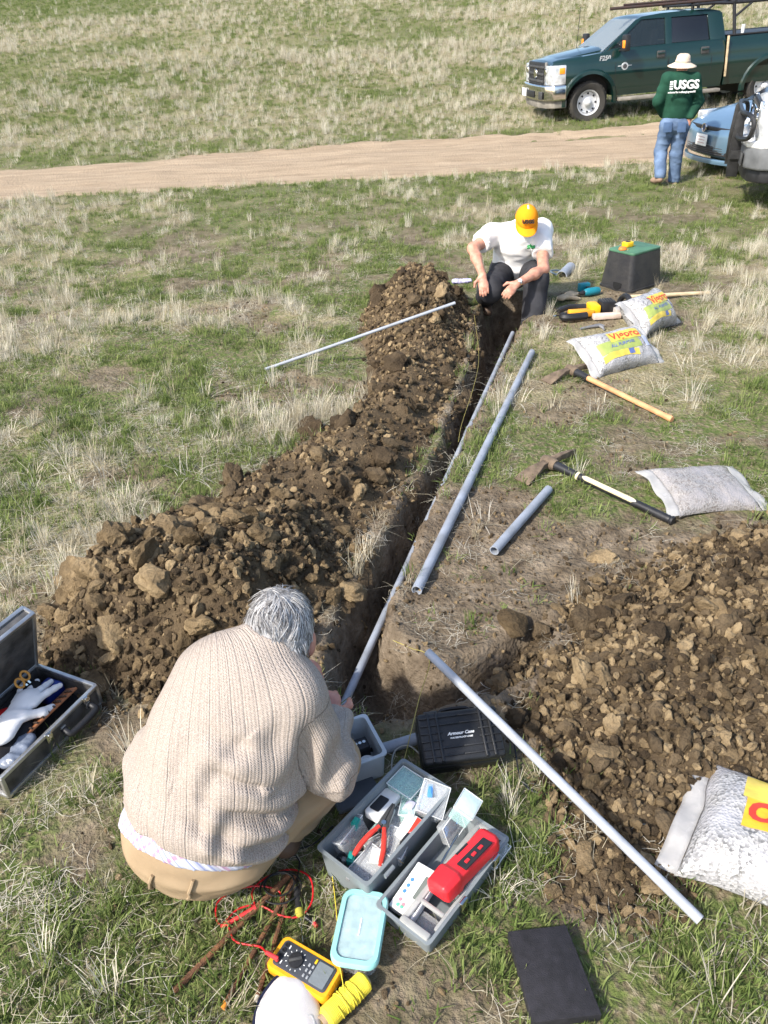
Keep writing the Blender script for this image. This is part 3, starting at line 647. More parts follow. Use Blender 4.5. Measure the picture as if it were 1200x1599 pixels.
    def panel(nm, poly, m, th=0.06, dy=0.0):
        for s in (1, -1):
            b = MB(); n = len(poly); vs = [(x, s*(hwc(x, z)+dy), z) for x, z in poly]+[(x, s*(hwc(x, z)+dy-th), z) for x, z in poly]
            b.add(vs, [tuple(range(n)), tuple(reversed(range(n, 2*n)))]+[(i, (i+1) % n, n+(i+1) % n, n+i) for i in range(n)]); b.build(nm, m, cab, bev=0.006, smooth=30)
    panel('pillar', [(-0.24, 1.31), (-0.36, 1.31), (-1.10, 1.85), (-0.98, 1.85)], pnt)
    panel('pillar', [(-1.60, 1.32), (-1.74, 1.32), (-1.74, 1.85), (-1.60, 1.85)], pnt)
    panel('pillar', [(-2.58, 1.32), (-2.92, 1.32), (-2.84, 1.85), (-2.52, 1.85)], pnt)
    panel('belt', [(-0.3, 1.30), (-2.9, 1.30), (-2.9, 1.38), (-0.42, 1.37)], pnt, 0.05, 0.004)
    for nm, poly, m in (('front_window', [(-0.46, 1.37), (-1.61, 1.38), (-1.61, 1.84), (-1.08, 1.84)], GLASS), ('rear_window', [(-1.735, 1.38), (-2.57, 1.38), (-2.54, 1.84), (-1.735, 1.84)], DKGLASS)):
        panel(nm, poly, m, 0.008, -0.02)
    # low black seal under the windows
    ws = MB(); ws.add([(-0.25, 0.86, 1.335), (-0.25, -0.86, 1.335), (-1.0, -0.71, 1.865), (-1.0, 0.71, 1.865)], [(0, 1, 2, 3)]); ws.build('windscreen', mat('windscreen', (0.20, 0.225, 0.225), 0.06, 0, 0, bump=0, alpha=0.8, spec=0.9), cab)
    rw = MB(); rw.add([(-2.9, 0.8, 1.36), (-2.9, -0.8, 1.36), (-2.82, -0.7, 1.85), (-2.82, 0.7, 1.85)], [(0, 1, 2, 3)]); rw.build('back_window', DKGLASS, cab)
    it = MB(); it.box((-1.6, 0, 1.34), (2.5, 1.7, 0.03)); it.build('cab_floor', INTERIOR, cab)
    for x in (-1.45, -2.35):
        for y in (0.42, -0.42):
            sb = MB(); sb.box((x, y, 1.48), (0.16, 0.5, 0.34)); sb.box((x-0.02, y, 1.72), (0.1, 0.26, 0.16)); sb.build('seat_back', INTERIOR, cab, bev=0.03)
    # doors: seams and handles
    for s in (1, -1):
        for x0, x1 in ((-0.52, -1.66), (-1.68, -2.62)):
            for xx in (x0, x1):
                d = MB(); d.add([(xx-0.005, s*(hwl(-1, z)+0.002), z) for z in (0.53, 0.8, 0.96, 1.1, 1.32)]+[(xx+0.005, s*(hwl(-1, z)+0.002), z) for z in (0.53, 0.8, 0.96, 1.1, 1.32)], [(i, i+1, 6+i, 5+i) for i in range(4)])
                d.build('door_seam', BLACKP, root)
            h = MB(); h.box((x1+0.17, s*(0.985), 1.20), (0.17, 0.05, 0.13)); hn = h.build('door_handle', DARKGREY, root, bev=0.015)
            h = MB(); h.box((x1+0.17, s*(1.01), 1.215), (0.16, 0.02, 0.035)); h.build('pull', pnt, hn, bev=0.008)
        rb = MB(); rb.box((-1.75, s*0.97, 0.43), (2.25, 0.20, 0.07)); rb.build('running_board', DUSTY, root, bev=0.02)
        # mirror
        m = MB(); m.box((-0.62, s*1.20, 1.47), (0.13, 0.22, 0.30), tx=0.9, ty=0.95); mi = m.build('mirror', BLACKP, root, bev=0.03)
        m = MB(); m.cyl((-0.6, s*0.93, 1.42), (-0.62, s*1.16, 1.42), 0.03); m.cyl((-0.6, s*0.93, 1.33), (-0.62, s*1.16, 1.36), 0.022); m.build('mirror_arm', BLACKP, mi)
        m = MB(); m.box((-0.562, s*1.24, 1.45), (0.03, 0.12, 0.14)); m.build('turn_signal', AMBER, mi, bev=0.01)
        # headlamp wraps the corner
        h = MB(); pts = [(0.890, 0.60), (0.890, 0.80), (0.872, 0.89), (0.77, 0.945), (0.54, 0.985), (0.54, 0.88), (0.7, 0.6)]
        h.prism([(x, s*y) for x, y in pts], 0.36, 0.80); hl = h.build('headlight', LAMP, root, bev=0.02)
        a = MB(); a.prism([(x, s*y) for x, y in [(0.68, 0.972), (0.57, 0.990), (0.57, 0.95), (0.68, 0.93)]], 0.11, 1.0); a.build('side_lamp', AMBER, hl, bev=0.003)
        a = MB(); a.lathe([(0.07, 0), (0.06, 0.02), (0.001, 0.012)], (0.885, s*0.68, 1.04), (1, 0, 0), 16); a.build('reflector', CHROME, hl)
        fg = MB(); fg.box((0.985, s*0.66, 0.60), (0.03, 0.24, 0.15)); fg.build('fog_lamp', DARKGREY, root, bev=0.02)
    # grille
    g = MB(); g.box((0.865, 0, 0.99), (0.05, 1.18, 0.44)); gr = g.build('grille', BLACKP, root, bev=0.02)
    for k in range(3):
        b = MB(); b.box((0.90, 0, 0.86+0.13*k), (0.03, 1.12, 0.045)); b.build('bar', DARKGREY if not white else CHROME, gr, bev=0.01)
    for k in range(9):
        b = MB(); b.box((0.893, -0.5+0.125*k, 0.99), (0.012, 0.02, 0.36)); b.build('slat', DARKGREY, gr)
    b = MB(); b.lathe([(0.10, 0), (0.09, 0.02), (0.001, 0.025)], (0.905, 0, 0.99), (1, 0, 0), 24, sx=1.0, sy=1.0); e = b.build('emblem', CHROME, gr); 
    for s in (1, -1):
        fr = MB(); fr.box((0.86, s*0.60, 0.99), (0.05, 0.06, 0.46)); fr.build('surround', CHROME if white else mat('grille_surround', (0.20, 0.19, 0.17), 0.5), gr, bev=0.015)
    # bumper: swept plan
    bmat = mat('grey_bumper', (0.14, 0.145, 0.15), 0.55, var=0.2, nscale=5) if white else CHROME
    pl = [(1.0, -0.5), (1.02, 0), (1.0, 0.5), (0.95, 0.80), (0.80, 0.985), (0.52, 1.01), (0.52, 0.93), (0.75, 0.90), (0.86, 0.5), (0.86, -0.5), (0.75, -0.90), (0.52, -0.93), (0.52, -1.01), (0.80, -0.985), (0.95, -0.80)]
    b = MB(); b.prism(pl, 0.30, 0.50); bu = b.build('bumper', bmat, root, bev=0.035, seg=3)
    b = MB(); b.prism([(x*0.94, y*0.94) for x, y in pl], 0.15, 0.352); b.build('air_dam', DUSTY if not white else BLACKP, bu, bev=0.02)
    b = MB(); b.box((1.02, 0.0, 0.61), (0.02, 0.60, 0.13)); b.build('intake', BLACKP, bu, bev=0.01)
    if white:
        wb = MB(); wb.prism([(x*1.0+0.01, y*1.003) for x, y in pl], 0.09, 0.735); wb.build('bumper_cap', pnt, bu, bev=0.03, seg=3)
    return root
GREENP = paint('dark_green_paint', (0.004, 0.024, 0.020), 0.2)
TF = atY(917, 196, 18.55); TR = V((TF.x+3.96, 18.95, 0)); TR.z = atY(1203, 164, 18.95).z
fz, rz = TF.z+0.03, TR.z-0.03
hd = math.atan2(-(TR.y-TF.y), -(TR.x-TF.x)); tilt = -math.atan2(fz-rz, 3.97)
eu = (Matrix.Rotation(hd, 3, 'Z') @ Matrix.Rotation(tilt, 3, 'Y')).to_euler()
off = Matrix.Rotation(hd, 3, 'Z') @ V((0, 0.93, 0))
truck = pickup('pickup_truck', (TF.x-off.x, TF.y-off.y, fz), eu, GREENP, 'dark green crew cab pickup truck with a pipe rack parked beyond the dirt road')
SILVER = mat('silver_badge', (0.7, 0.7, 0.7), 0.3, 0.6, bump=0)
text_mesh('F250', 0.12, SILVER, truck, Matrix.Translation((-0.28, 0.972, 1.215)) @ Matrix.Rotation(R(180), 4, 'Z') @ Matrix.Rotation(R(90), 4, 'X'), 'badge', 0.004, 0.2, 0.004)
b = MB(); b.lathe([(0.075, 0), (0.07, 0.012), (0.001, 0.014)], (-0.72, 0.985, 1.04), (0, 1, 0), 20); eb = b.build('engine_emblem', SILVER, truck)
b = MB(); b.lathe([(0.045, 0.012), (0.04, 0.018), (0.001, 0.018)], (-0.72, 0.985, 1.04), (0, 1, 0), 20); b.build('emblem_centre', DARKGREY, eb)
b = MB(); b.box((-0.72, 0.99, 1.05), (0.30, 0.006, 0.018)); b.build('emblem_wing', SILVER, eb)
b = MB(); b.box((1.035, -0.42, 0.62), (0.012, 0.31, 0.16)); b.build('licence_plate', WHITE, truck, bev=0.003)
b = MB(); b.tube([(-0.25, -0.75, 1.35), (-0.28, -0.76, 1.8), (-0.30, -0.77, 2.15)], 0.006); b.build('antenna', BLACKP, truck)
# rack over the bed and cab
rk = MB()
for s in (1, -1):
    rk.cyl((-3.12, s*0.86, 1.42), (-3.05, s*0.80, 1.99), 0.035); rk.cyl((-4.9, s*0.86, 1.42), (-4.95, s*0.80, 1.99), 0.035)
    rk.tube([(-3.05, s*0.80, 1.99), (-2.6, s*0.80, 2.02), (-2.2, s*0.78, 2.02)], 0.03)
    rk.cyl((-3.05, s*0.80, 2.00), (-4.95, s*0.80, 2.00), 0.03); rk.cyl((-3.09, s*0.83, 1.75), (-3.45, s*0.80, 1.99), 0.025)
for x in (-2.25, -3.05, -4.95): rk.cyl((x, -0.86, 2.02), (x, 0.86, 2.02), 0.03)
rk.cyl((-2.25, 0.6, 1.92), (-2.25, 0.6, 2.02), 0.03); rk.cyl((-2.25, -0.6, 1.92), (-2.25, -0.6, 2.02), 0.03)
rk.build('rack', BLACKP, truck)
TM = Matrix.Translation(truck.location) @ Euler(eu).to_matrix().to_4x4()
pipeb = mat('rack_pole', (0.03, 0.024, 0.022), 0.5, var=0.3, nscale=5, col2=(0.06, 0.03, 0.022))
for i, (y, z, x0, x1, r, lab) in enumerate([(0.62, 2.075, -0.45, -5.6, 0.03, 'dark pole nearest the viewer on the truck roof rack'), (0.54, 2.075, -0.6, -5.4, 0.026, 'reddish dark pole lying second on the truck roof rack'), (0.585, 2.122, -0.75, -5.2, 0.022, 'thin dark pole lying on top of the others on the truck rack')]):
    mb = MB(); mb.cyl((0, 0, 0), (x1-x0, 0, 0), r, n=10); o = mb.build('rack_pole', pipeb); o.matrix_world = TM @ Matrix.Translation((x0, y, z)); tag(o, lab, 'pole', 'poles on the truck rack')
mb = MB(); mb.lathe([(0.03, 0), (0.04, 0.15), (0.042, 0.155), (0.038, 0.155), (0.03, 0.02), (0.001, 0.02)]); cup = mb.build('paper_cup', WHITE); cup.matrix_world = TM @ Matrix.Translation((-3.28, 0.885, 1.447)); tag(cup, 'white paper cup standing on the rail of the green truck bed', 'cup')
mb = MB(); mb.box((0, 0, 0), (0.03, 0.05, 0.75)); st = mb.build('wooden_stake', mat('pale_wood', (0.55, 0.43, 0.27), 0.7, nscale=9, var=0.2), bev=0.004); st.matrix_world = TM @ Matrix.Translation((-2.935, 1.02, 1.05)) @ Matrix.Rotation(R(3), 4, 'Y'); tag(st, 'thin wooden stake leaning upright against the green truck side', 'stake')

# ---- white pickup with a brush guard, mostly outside the frame on the right
WHITEP = paint('white_paint', (0.80, 0.80, 0.80), 0.0)
hw_ = R(159); cpos = atY(1131, 285, 10.5)
loc = V((cpos.x, cpos.y, 0)) - Matrix.Rotation(hw_, 3, 'Z') @ V((1.12, 0.50, 0)); loc.z = gz(loc.x, loc.y)-0.02
wt = pickup('white_pickup', loc, (0, 0, hw_), WHITEP, 'white pickup truck with a black brush guard cut off by the right frame edge', None, True)
bgm = mat('guard_black', (0.02, 0.02, 0.021), 0.45, var=0.3, bump=0.1)
gd = empty('brush_guard'); gd.parent = wt
for s in (1, -1):
    mb = MB(); mb.prism([(0.98, 0.36), (1.12, 0.36), (1.13, 0.72), (1.11, 1.08), (1.07, 1.13), (1.02, 1.08), (1.0, 0.8)], 0.03, 0, Matrix.Translation((0, s*0.50, 0)) @ Matrix.Rotation(R(90), 4, 'X')); mb.build('upright', bgm, gd, bev=0.006)
    mb = MB(); mb.tube(catmull([(1.06, s*0.49, 1.10), (1.04, s*0.75, 1.11), (0.96, s*0.93, 1.08), (0.93, s*0.985, 0.98), (0.96, s*0.93, 0.86), (1.04, s*0.75, 0.83), (1.07, s*0.49, 0.83)], 5), 0.028, 8); mb.build('lamp_hoop', bgm, gd)
    mb = MB(); mb.box((0.86, s*0.52, 0.62), (0.5, 0.03, 0.1)); mb.build('bracket', bgm, gd)
mb = MB()
for z in (0.5, 0.83, 1.10): mb.cyl((1.06, -0.49, z), (1.06, 0.49, z), 0.026)
mb.build('cross_tube', bgm, gd)

# ---- blue hatchback, only its nose in view
BLUEP = paint('blue_paint', (0.13, 0.22, 0.31), 0.4)
hb_ = R(188); fpos = atY(1100, 222, 13.0)
loc = V((fpos.x, fpos.y, 0)); loc.z = gz(loc.x, loc.y)
car = empty('blue_car', loc, (0, 0, hb_), 'blue hatchback car nosing in from the right behind the white pickup', 'car')
mb = MB(); rings = []
for x, zb, zt, w in [(0.02, 0.34, 0.58, 0.35), (-0.02, 0.28, 0.66, 0.58), (-0.12, 0.24, 0.73, 0.74), (-0.30, 0.22, 0.80, 0.83), (-0.60, 0.22, 0.88, 0.865), (-1.0, 0.22, 0.96, 0.872), (-1.3, 0.22, 1.0, 0.872), (-2.6, 0.22, 1.0, 0.872), (-3.6, 0.25, 1.02, 0.86), (-4.3, 0.32, 1.0, 0.74), (-4.42, 0.42, 0.92, 0.55)]:
    pts = []
    for i in range(28):
        a = 2*math.pi*i/28; c, sn = math.cos(a), math.sin(a); e = 0.42
        pts.append((x, w*math.copysign(abs(c)**e, c), (zb+zt)/2+(zt-zb)/2*math.copysign(abs(sn)**e, sn)))
    rings.append(pts)
mb.loft(rings); mb.build('body', BLUEP, car, smooth=60)
mb = MB(); rings = []
for x, z, w in [(-0.95, 0.95, 0.78), (-1.75, 1.38, 0.62), (-2.3, 1.48, 0.60), (-3.2, 1.38, 0.58), (-4.2, 1.0, 0.6)]:
    rings.append([(x, -w-0.1*(1.5-z), 0.94), (x, -w, z-0.06), (x, -w*0.8, z), (x, w*0.8, z), (x, w, z-0.06), (x, w+0.1*(1.5-z), 0.94)])
mb.loft(rings); mb.build('greenhouse', DKGLASS, car, smooth=40)
mb = MB(); rings = []
for x, z, w in [(-1.7, 1.385, 0.60), (-2.3, 1.49, 0.585), (-3.2, 1.39, 0.56)]: rings.append([(x, -w, z-0.03), (x, -w*0.8, z+0.005), (x, w*0.8, z+0.005), (x, w, z-0.03)])
mb.loft(rings); mb.build('roof', BLUEP, car)
def arc_strip(nm, m, z0, z1, half, x0, bow, proud, n=13):
    mb = MB(); rg = []
    for i in range(n):
        y = -half+2*half*i/(n-1); x = x0-bow*(abs(y)/half)**2.4+proud; rg.append([(x, y, z0), (x, y, z1), (x-0.06, y, z1), (x-0.06, y, z0)])
    mb.loft(rg); return mb.build(nm, m, car, bev=0.008)
arc_strip('upper_grille', BLACKP, 0.625, 0.675, 0.55, 0.0, 0.075, 0.012)
arc_strip('lower_grille', BLACKP, 0.30, 0.42, 0.60, 0.0, 0.07, 0.035)
arc_strip('lip', BLUEP, 0.185, 0.255, 0.82, 0.06, 0.24, 0.03)
for k in range(4): arc_strip('grille_bar', DARKGREY, 0.315+0.028*k, 0.325+0.028*k, 0.58, 0.0, 0.07, 0.045)
mb = MB(); mb.lathe([(0.065, 0), (0.06, 0.02), (0.05, 0.02), (0.046, 0.01), (0.001, 0.012)], (0.03, 0, 0.655), (1, 0, 0), 20); em = mb.build('emblem', CHROME, car); mb = MB(); mb.lathe([(0.045, 0.011), (0.001, 0.018)], (0.03, 0, 0.655), (1, 0, 0), 16); mb.build('emblem_centre', mat('emblem_blue', (0.02, 0.05, 0.12), 0.2), em)
mb = MB(); mb.box((0.065, 0.02, 0.49), (0.012, 0.31, 0.16)); lp = mb.build('licence_plate', WHITE, car, bev=0.003)
for k in range(3):
    mb = MB(); mb.box((0.073, 0.02, 0.53-0.04*k), (0.003, 0.2, 0.008)); mb.build('plate_mark', mat('plate_print', (0.45, 0.25, 0.25), 0.6), lp)
for s in (1, -1):
    mb = MB(); mb.prism([(-0.16, s*0.62), (-0.30, s*0.80), (-0.62, s*0.885), (-0.72, s*0.86), (-0.5, s*0.68), (-0.3, s*0.55)], 0.17, 0.66); mb.build('headlight', LAMP, car, bev=0.03)
    for x in (-0.85, -3.55): wheel(car, x, s*0.78, s, 0.31, 0.2, False)
# ================================================================== people (continuous surfaces from blended tapered limbs)
class SDF:
    def __init__(s, h, k=0.03): s.h = h; s.k = k; s.P = []
    def cap(s, a, b, ra, rb, flat=1.0, lat=None, k=None):
        """tapered limb; flat<1 squeezes the direction perpendicular to lat and the axis"""
        s.P.append(('c', V(a), V(b), ra, rb, flat, V(lat) if lat is not None else None, k or s.k)); return s
    def ell(s, c, r, Q=None, k=None): s.P.append(('e', V(c), r, Q if Q is not None else Matrix.Identity(3), k or s.k)); return s
    def chain(s, pts, rs, k=None):
        for i in range(len(pts)-1): s.cap(pts[i], pts[i+1], rs[i], rs[i+1], k=k)
        return s
    def mesh(s, cut=None, warp=None):
        h = s.h; lo = np.full(3, 1e9); hi = -lo
        bb = []
        for p in s.P:
            if p[0] == 'c': r = max(p[3], p[4]); a = np.minimum(p[1], p[2])-r; b = np.maximum(p[1], p[2])+r
            else: r = max(p[2]); a = np.array(p[1])-r; b = np.array(p[1])+r
            bb.append((a, b)); lo = np.minimum(lo, a); hi = np.maximum(hi, b)
        lo -= 4*h+0.02; hi += 4*h+0.02; n = np.ceil((hi-lo)/h).astype(int)+1
        D = np.full(tuple(n), 1.0, np.float32)
        for p, (a, b) in zip(s.P, bb):
            kk = p[-1]; i0 = np.maximum(((a-kk-3*h-lo)/h).astype(int), 0); i1 = np.minimum(np.ceil((b+kk+3*h-lo)/h).astype(int)+1, n)
            X = (lo[0]+h*np.arange(i0[0], i1[0], dtype=np.float32))[:, None, None]; Y = (lo[1]+h*np.arange(i0[1], i1[1], dtype=np.float32))[None, :, None]; Z = (lo[2]+h*np.arange(i0[2], i1[2], dtype=np.float32))[None, None, :]
            if p[0] == 'c':
                A, B, ra, rb, fl, lat = p[1:7]; d = B-A; L2 = max(d.length_squared, 1e-10)
                x, y, z = X-A.x, Y-A.y, Z-A.z; t = np.clip((x*d.x+y*d.y+z*d.z)/L2, 0, 1)
                qx, qy, qz = x-t*d.x, y-t*d.y, z-t*d.z
                if fl != 1.0:
                    nn = d.normalized().cross(lat).normalized(); e = qx*nn.x+qy*nn.y+qz*nn.z; g = (1/fl-1)
                    qx, qy, qz = qx+e*g*nn.x, qy+e*g*nn.y, qz+e*g*nn.z
                    ln = np.sqrt(qx*qx+qy*qy+qz*qz); sd = (ln-(ra+(rb-ra)*t)) * np.where(ln > 1e-6, 1.0-(1-fl)*np.minimum(1, np.abs(e)/fl/np.maximum(ln, 1e-6)), 1)
                else: sd = np.sqrt(qx*qx+qy*qy+qz*qz)-(ra+(rb-ra)*t)
            else:
                C, r, Q = p[1:4]; x, y, z = X-C.x, Y-C.y, Z-C.z; Qt = Q.transposed()
                u = [Qt[i][0]*x+Qt[i][1]*y+Qt[i][2]*z for i in range(3)]
                k0 = np.sqrt((u[0]/r[0])**2+(u[1]/r[1])**2+(u[2]/r[2])**2); k1 = np.sqrt((u[0]/r[0]**2)**2+(u[1]/r[1]**2)**2+(u[2]/r[2]**2)**2)
                sd = k0*(k0-1)/np.maximum(k1, 1e-6)
            sl = tuple(slice(i0[i], i1[i]) for i in range(3)); o = D[sl]
            hh = np.maximum(kk-np.abs(o-sd), 0)/kk; D[sl] = np.minimum(o, sd)-hh*hh*kk*0.25
        if cut:
            X = (lo[0]+h*np.arange(n[0]))[:, None, None]; Y = (lo[1]+h*np.arange(n[1]))[None, :, None]; Z = (lo[2]+h*np.arange(n[2]))[None, None, :]
            for (c, nn, rad) in cut:      # remove the side the normal points to, within rad of c
                sd = (X-c[0])*nn[0]+(Y-c[1])*nn[1]+(Z-c[2])*nn[2]
                near = (X-c[0])**2+(Y-c[1])**2+(Z-c[2])**2 < rad*rad
                D = np.where(near, np.maximum(D, sd), D)
        # surface nets
        sgn = D < 0; c8 = np.zeros(tuple(n-1), np.int8); acc = np.zeros(tuple(n-1)+(3,), np.float32); cnt = np.zeros(tuple(n-1), np.float32)
        off = [(i, j, k) for i in (0, 1) for j in (0, 1) for k in (0, 1)]
        def sub(A, o): return A[o[0]:n[0]-1+o[0], o[1]:n[1]-1+o[1], o[2]:n[2]-1+o[2]]
        for ax in range(3):
            for o in off:
                if o[ax]: continue
                o2 = list(o); o2[ax] = 1; a, b = sub(D, o), sub(D, o2); cr = (a < 0) != (b < 0)
                t = np.where(cr, a/np.where(cr, a-b, 1), 0)
                for q in range(3): acc[..., q] += np.where(cr, o[q]+(t if q == ax else 0), 0)
                cnt += cr
        act = cnt > 0; vid = np.full(act.shape, -1, np.int64); I = np.argwhere(act); vid[act] = np.arange(len(I))
        verts = lo+h*(I+acc[act]/cnt[act][:, None]); quads = []
        for ax in range(3):
            u, v = [(1, 2), (2, 0), (0, 1)][ax]
            a = sgn; sl0 = [slice(1, n[i]-1) for i in range(3)]; sl0[ax] = slice(0, n[ax]-1); sl1 = list(sl0); sl1[ax] = slice(1, n[ax])
            A = sgn[tuple(sl0)]; B = sgn[tuple(sl1)]; E = np.argwhere(A != B)
            if not len(E): continue
            flip = A[tuple(E.T)]; base = E.copy()
            for i in range(3):
                if i != ax: base[:, i] += 1
            def vv(du, dv):
                q = base.copy(); q[:, u] -= du; q[:, v] -= dv; return vid[q[:, 0], q[:, 1], q[:, 2]]
            Q = np.stack([vv(1, 1), vv(0, 1), vv(0, 0), vv(1, 0)], 1); Q[~flip] = Q[~flip][:, ::-1]; quads.append(Q)
        quads = np.concatenate(quads); quads = quads[(quads >= 0).all(1)]
        if warp is not None: verts = warp(verts)
        return verts, quads
def normals_of(v, q):
    a = v[q[:, 2]]-v[q[:, 0]]; b = v[q[:, 3]]-v[q[:, 1]]; f = np.cross(a, b); nn = np.zeros_like(v)
    for i in range(4): np.add.at(nn, q[:, i], f)
    return nn/np.maximum(np.linalg.norm(nn, axis=1, keepdims=True), 1e-9)
def folds(amp, sc, seed, aniso=(1, 1, 1)):
    def f(v, q):
        nn = normals_of(v, q); P = v*np.array(aniso)
        r = n3(P, sc, seed); r2 = n3(P+3, sc*0.45, seed+5); d = amp*((1-np.abs(2*r-1)*2.2)*0.7+(r2-0.5)*0.9)
        return v+nn*d[:, None]
    return f
def skin_obj(name, sdf, m, parent, cut=None, fold=None, attrs=None):
    v, q = sdf.mesh(cut)
    if fold: v = fold(v, q)
    me = npmesh(name, v, q)
    if attrs:
        for k, fn in attrs.items(): fattr(me, k, fn(v))
    return link(name, me, m, parent)
SKIN = mat('skin', (0.50, 0.26, 0.18), rough=0.5, col2=(0.38, 0.17, 0.115), nscale=25, bump=0.15, bscale=220, sss=0.12, coords='Object')
SKIN_R = mat('skin_ruddy', (0.46, 0.22, 0.16), rough=0.5, col2=(0.36, 0.15, 0.11), nscale=25, bump=0.25, bscale=220, sss=0.12)
def hand(S_, wrist, palm_dir, out, k=0.012, curl=0.5, sz=1.0, spread=0.25):
    """palm and five bent fingers; palm_dir runs from wrist to knuckles, out is the back of the hand"""
    d = V(palm_dir).normalized(); o = V(out); o = (o-d*o.dot(d)).normalized(); s = d.cross(o); w = V(wrist)
    pc = w+d*0.045*sz
    S_.cap(w, w+d*0.08*sz, 0.026*sz, 0.036*sz, 0.55, s, k=0.02)
    for i, (u, L, r) in enumerate([(0.030, 0.072, 0.0095), (0.010, 0.080, 0.0098), (-0.010, 0.075, 0.0094), (-0.029, 0.060, 0.0085)]):
        p = w+d*0.082*sz+s*u*sz; sp = s*u*spread*40 if spread > 0.3 else s*u*spread
        a1 = curl*0.6; a2 = curl*1.5; d1 = (d*math.cos(a1)-o*math.sin(a1)+sp).normalized(); d2 = (d*math.cos(a2)-o*math.sin(a2)+sp).normalized(); d3 = (d*math.cos(a2+curl*0.6)-o*math.sin(a2+curl*0.6)+sp).normalized()
        p1 = p+d1*L*0.45*sz; p2 = p1+d2*L*0.32*sz; p3 = p2+d3*L*0.25*sz
        S_.chain([p-d*0.02*sz, p, p1, p2, p3], [r*1.05*sz, r*1.1*sz, r*sz, r*0.92*sz, r*0.8*sz], k=0.006)
    tb = w+d*0.02*sz+s*0.028*sz; t1 = tb+(d*0.6+s*0.75-o*0.25).normalized()*0.045*sz; t2 = t1+(d*0.9+s*0.25-o*0.3).normalized()*0.032*sz
    S_.chain([w+d*0.015*sz, tb, t1, t2], [0.016*sz, 0.0135*sz, 0.0115*sz, 0.0095*sz], k=0.012)
def cloth(name, c, nscale=10, var=0.12, bump=0.35, bscale=900, rough=0.9, col2=None): return mat(name, c, rough=rough, var=var, nscale=nscale, bump=bump, bscale=bscale, spec=0.1, col2=col2, bdist=0.002)

# ---------------------------------------------------------------- man crouching in the foreground
def knit():
    m = bpy.data.materials.new('knit_wool'); m.use_nodes = True; t = m.node_tree; L = t.links.new
    b = t.nodes['Principled BSDF']; b.inputs['Roughness'].default_value = 0.95; b.inputs['Specular IOR Level'].default_value = 0.05
    u = N(t, 'ShaderNodeAttribute', attribute_name='ru'); v = N(t, 'ShaderNodeAttribute', attribute_name='rv')
    def ma(op, a, bb=None, c=None):
        n = N(t, 'ShaderNodeMath', operation=op)
        for i, x in enumerate((a, bb, c)):
            if x is None: continue
            if isinstance(x, (int, float)): n.inputs[i].default_value = x
            else: L(x, n.inputs[i])
        return n.outputs[0]
    U, Vv = u.outputs['Fac'], v.outputs['Fac']
    fr = ma('FRACT', ma('MULTIPLY', U, 1/0.0225)); tri = ma('ABSOLUTE', ma('SUBTRACT', fr, 0.5))         # 0.5 at the groove
    groove = N(t, 'ShaderNodeMapRange'); L(tri, groove.inputs[0]); groove.inputs[1].default_value = 0.40; groove.inputs[2].default_value = 0.5
    # stitches: chevrons 6.5 mm wide
    su = ma('ABSOLUTE', ma('SUBTRACT', ma('FRACT', ma('MULTIPLY', U, 1/0.0065)), 0.5))
    sv = ma('SINE', ma('MULTIPLY', ma('ADD', Vv, ma('MULTIPLY', su, 0.006)), 2*math.pi/0.0055))
    st = ma('MULTIPLY_ADD', sv, 0.18, ma('MULTIPLY', su, -0.7))
    hgt = ma('SUBTRACT', st, ma('MULTIPLY', groove.outputs[0], 0.75))
    bp = N(t, 'ShaderNodeBump'); bp.inputs['Strength'].default_value = 1.0; bp.inputs['Distance'].default_value = 0.0022
    L(hgt, bp.inputs['Height']); L(bp.outputs[0], b.inputs['Normal'])
    tc = N(t, 'ShaderNodeTexCoord'); nz = N(t, 'ShaderNodeTexNoise'); nz.inputs['Scale'].default_value = 260; nz.inputs['Detail'].default_value = 3; L(tc.outputs['Object'], nz.inputs[0])
    r = N(t, 'ShaderNodeValToRGB'); e = r.color_ramp.elements; e[0].position = 0.3; e[1].position = 0.7; e[0].color = (0.27, 0.225, 0.19, 1); e[1].color = (0.43, 0.37, 0.325, 1)
    L(nz.outputs[0], r.inputs[0]); L(r.outputs[0], b.inputs['Base Color']); return m
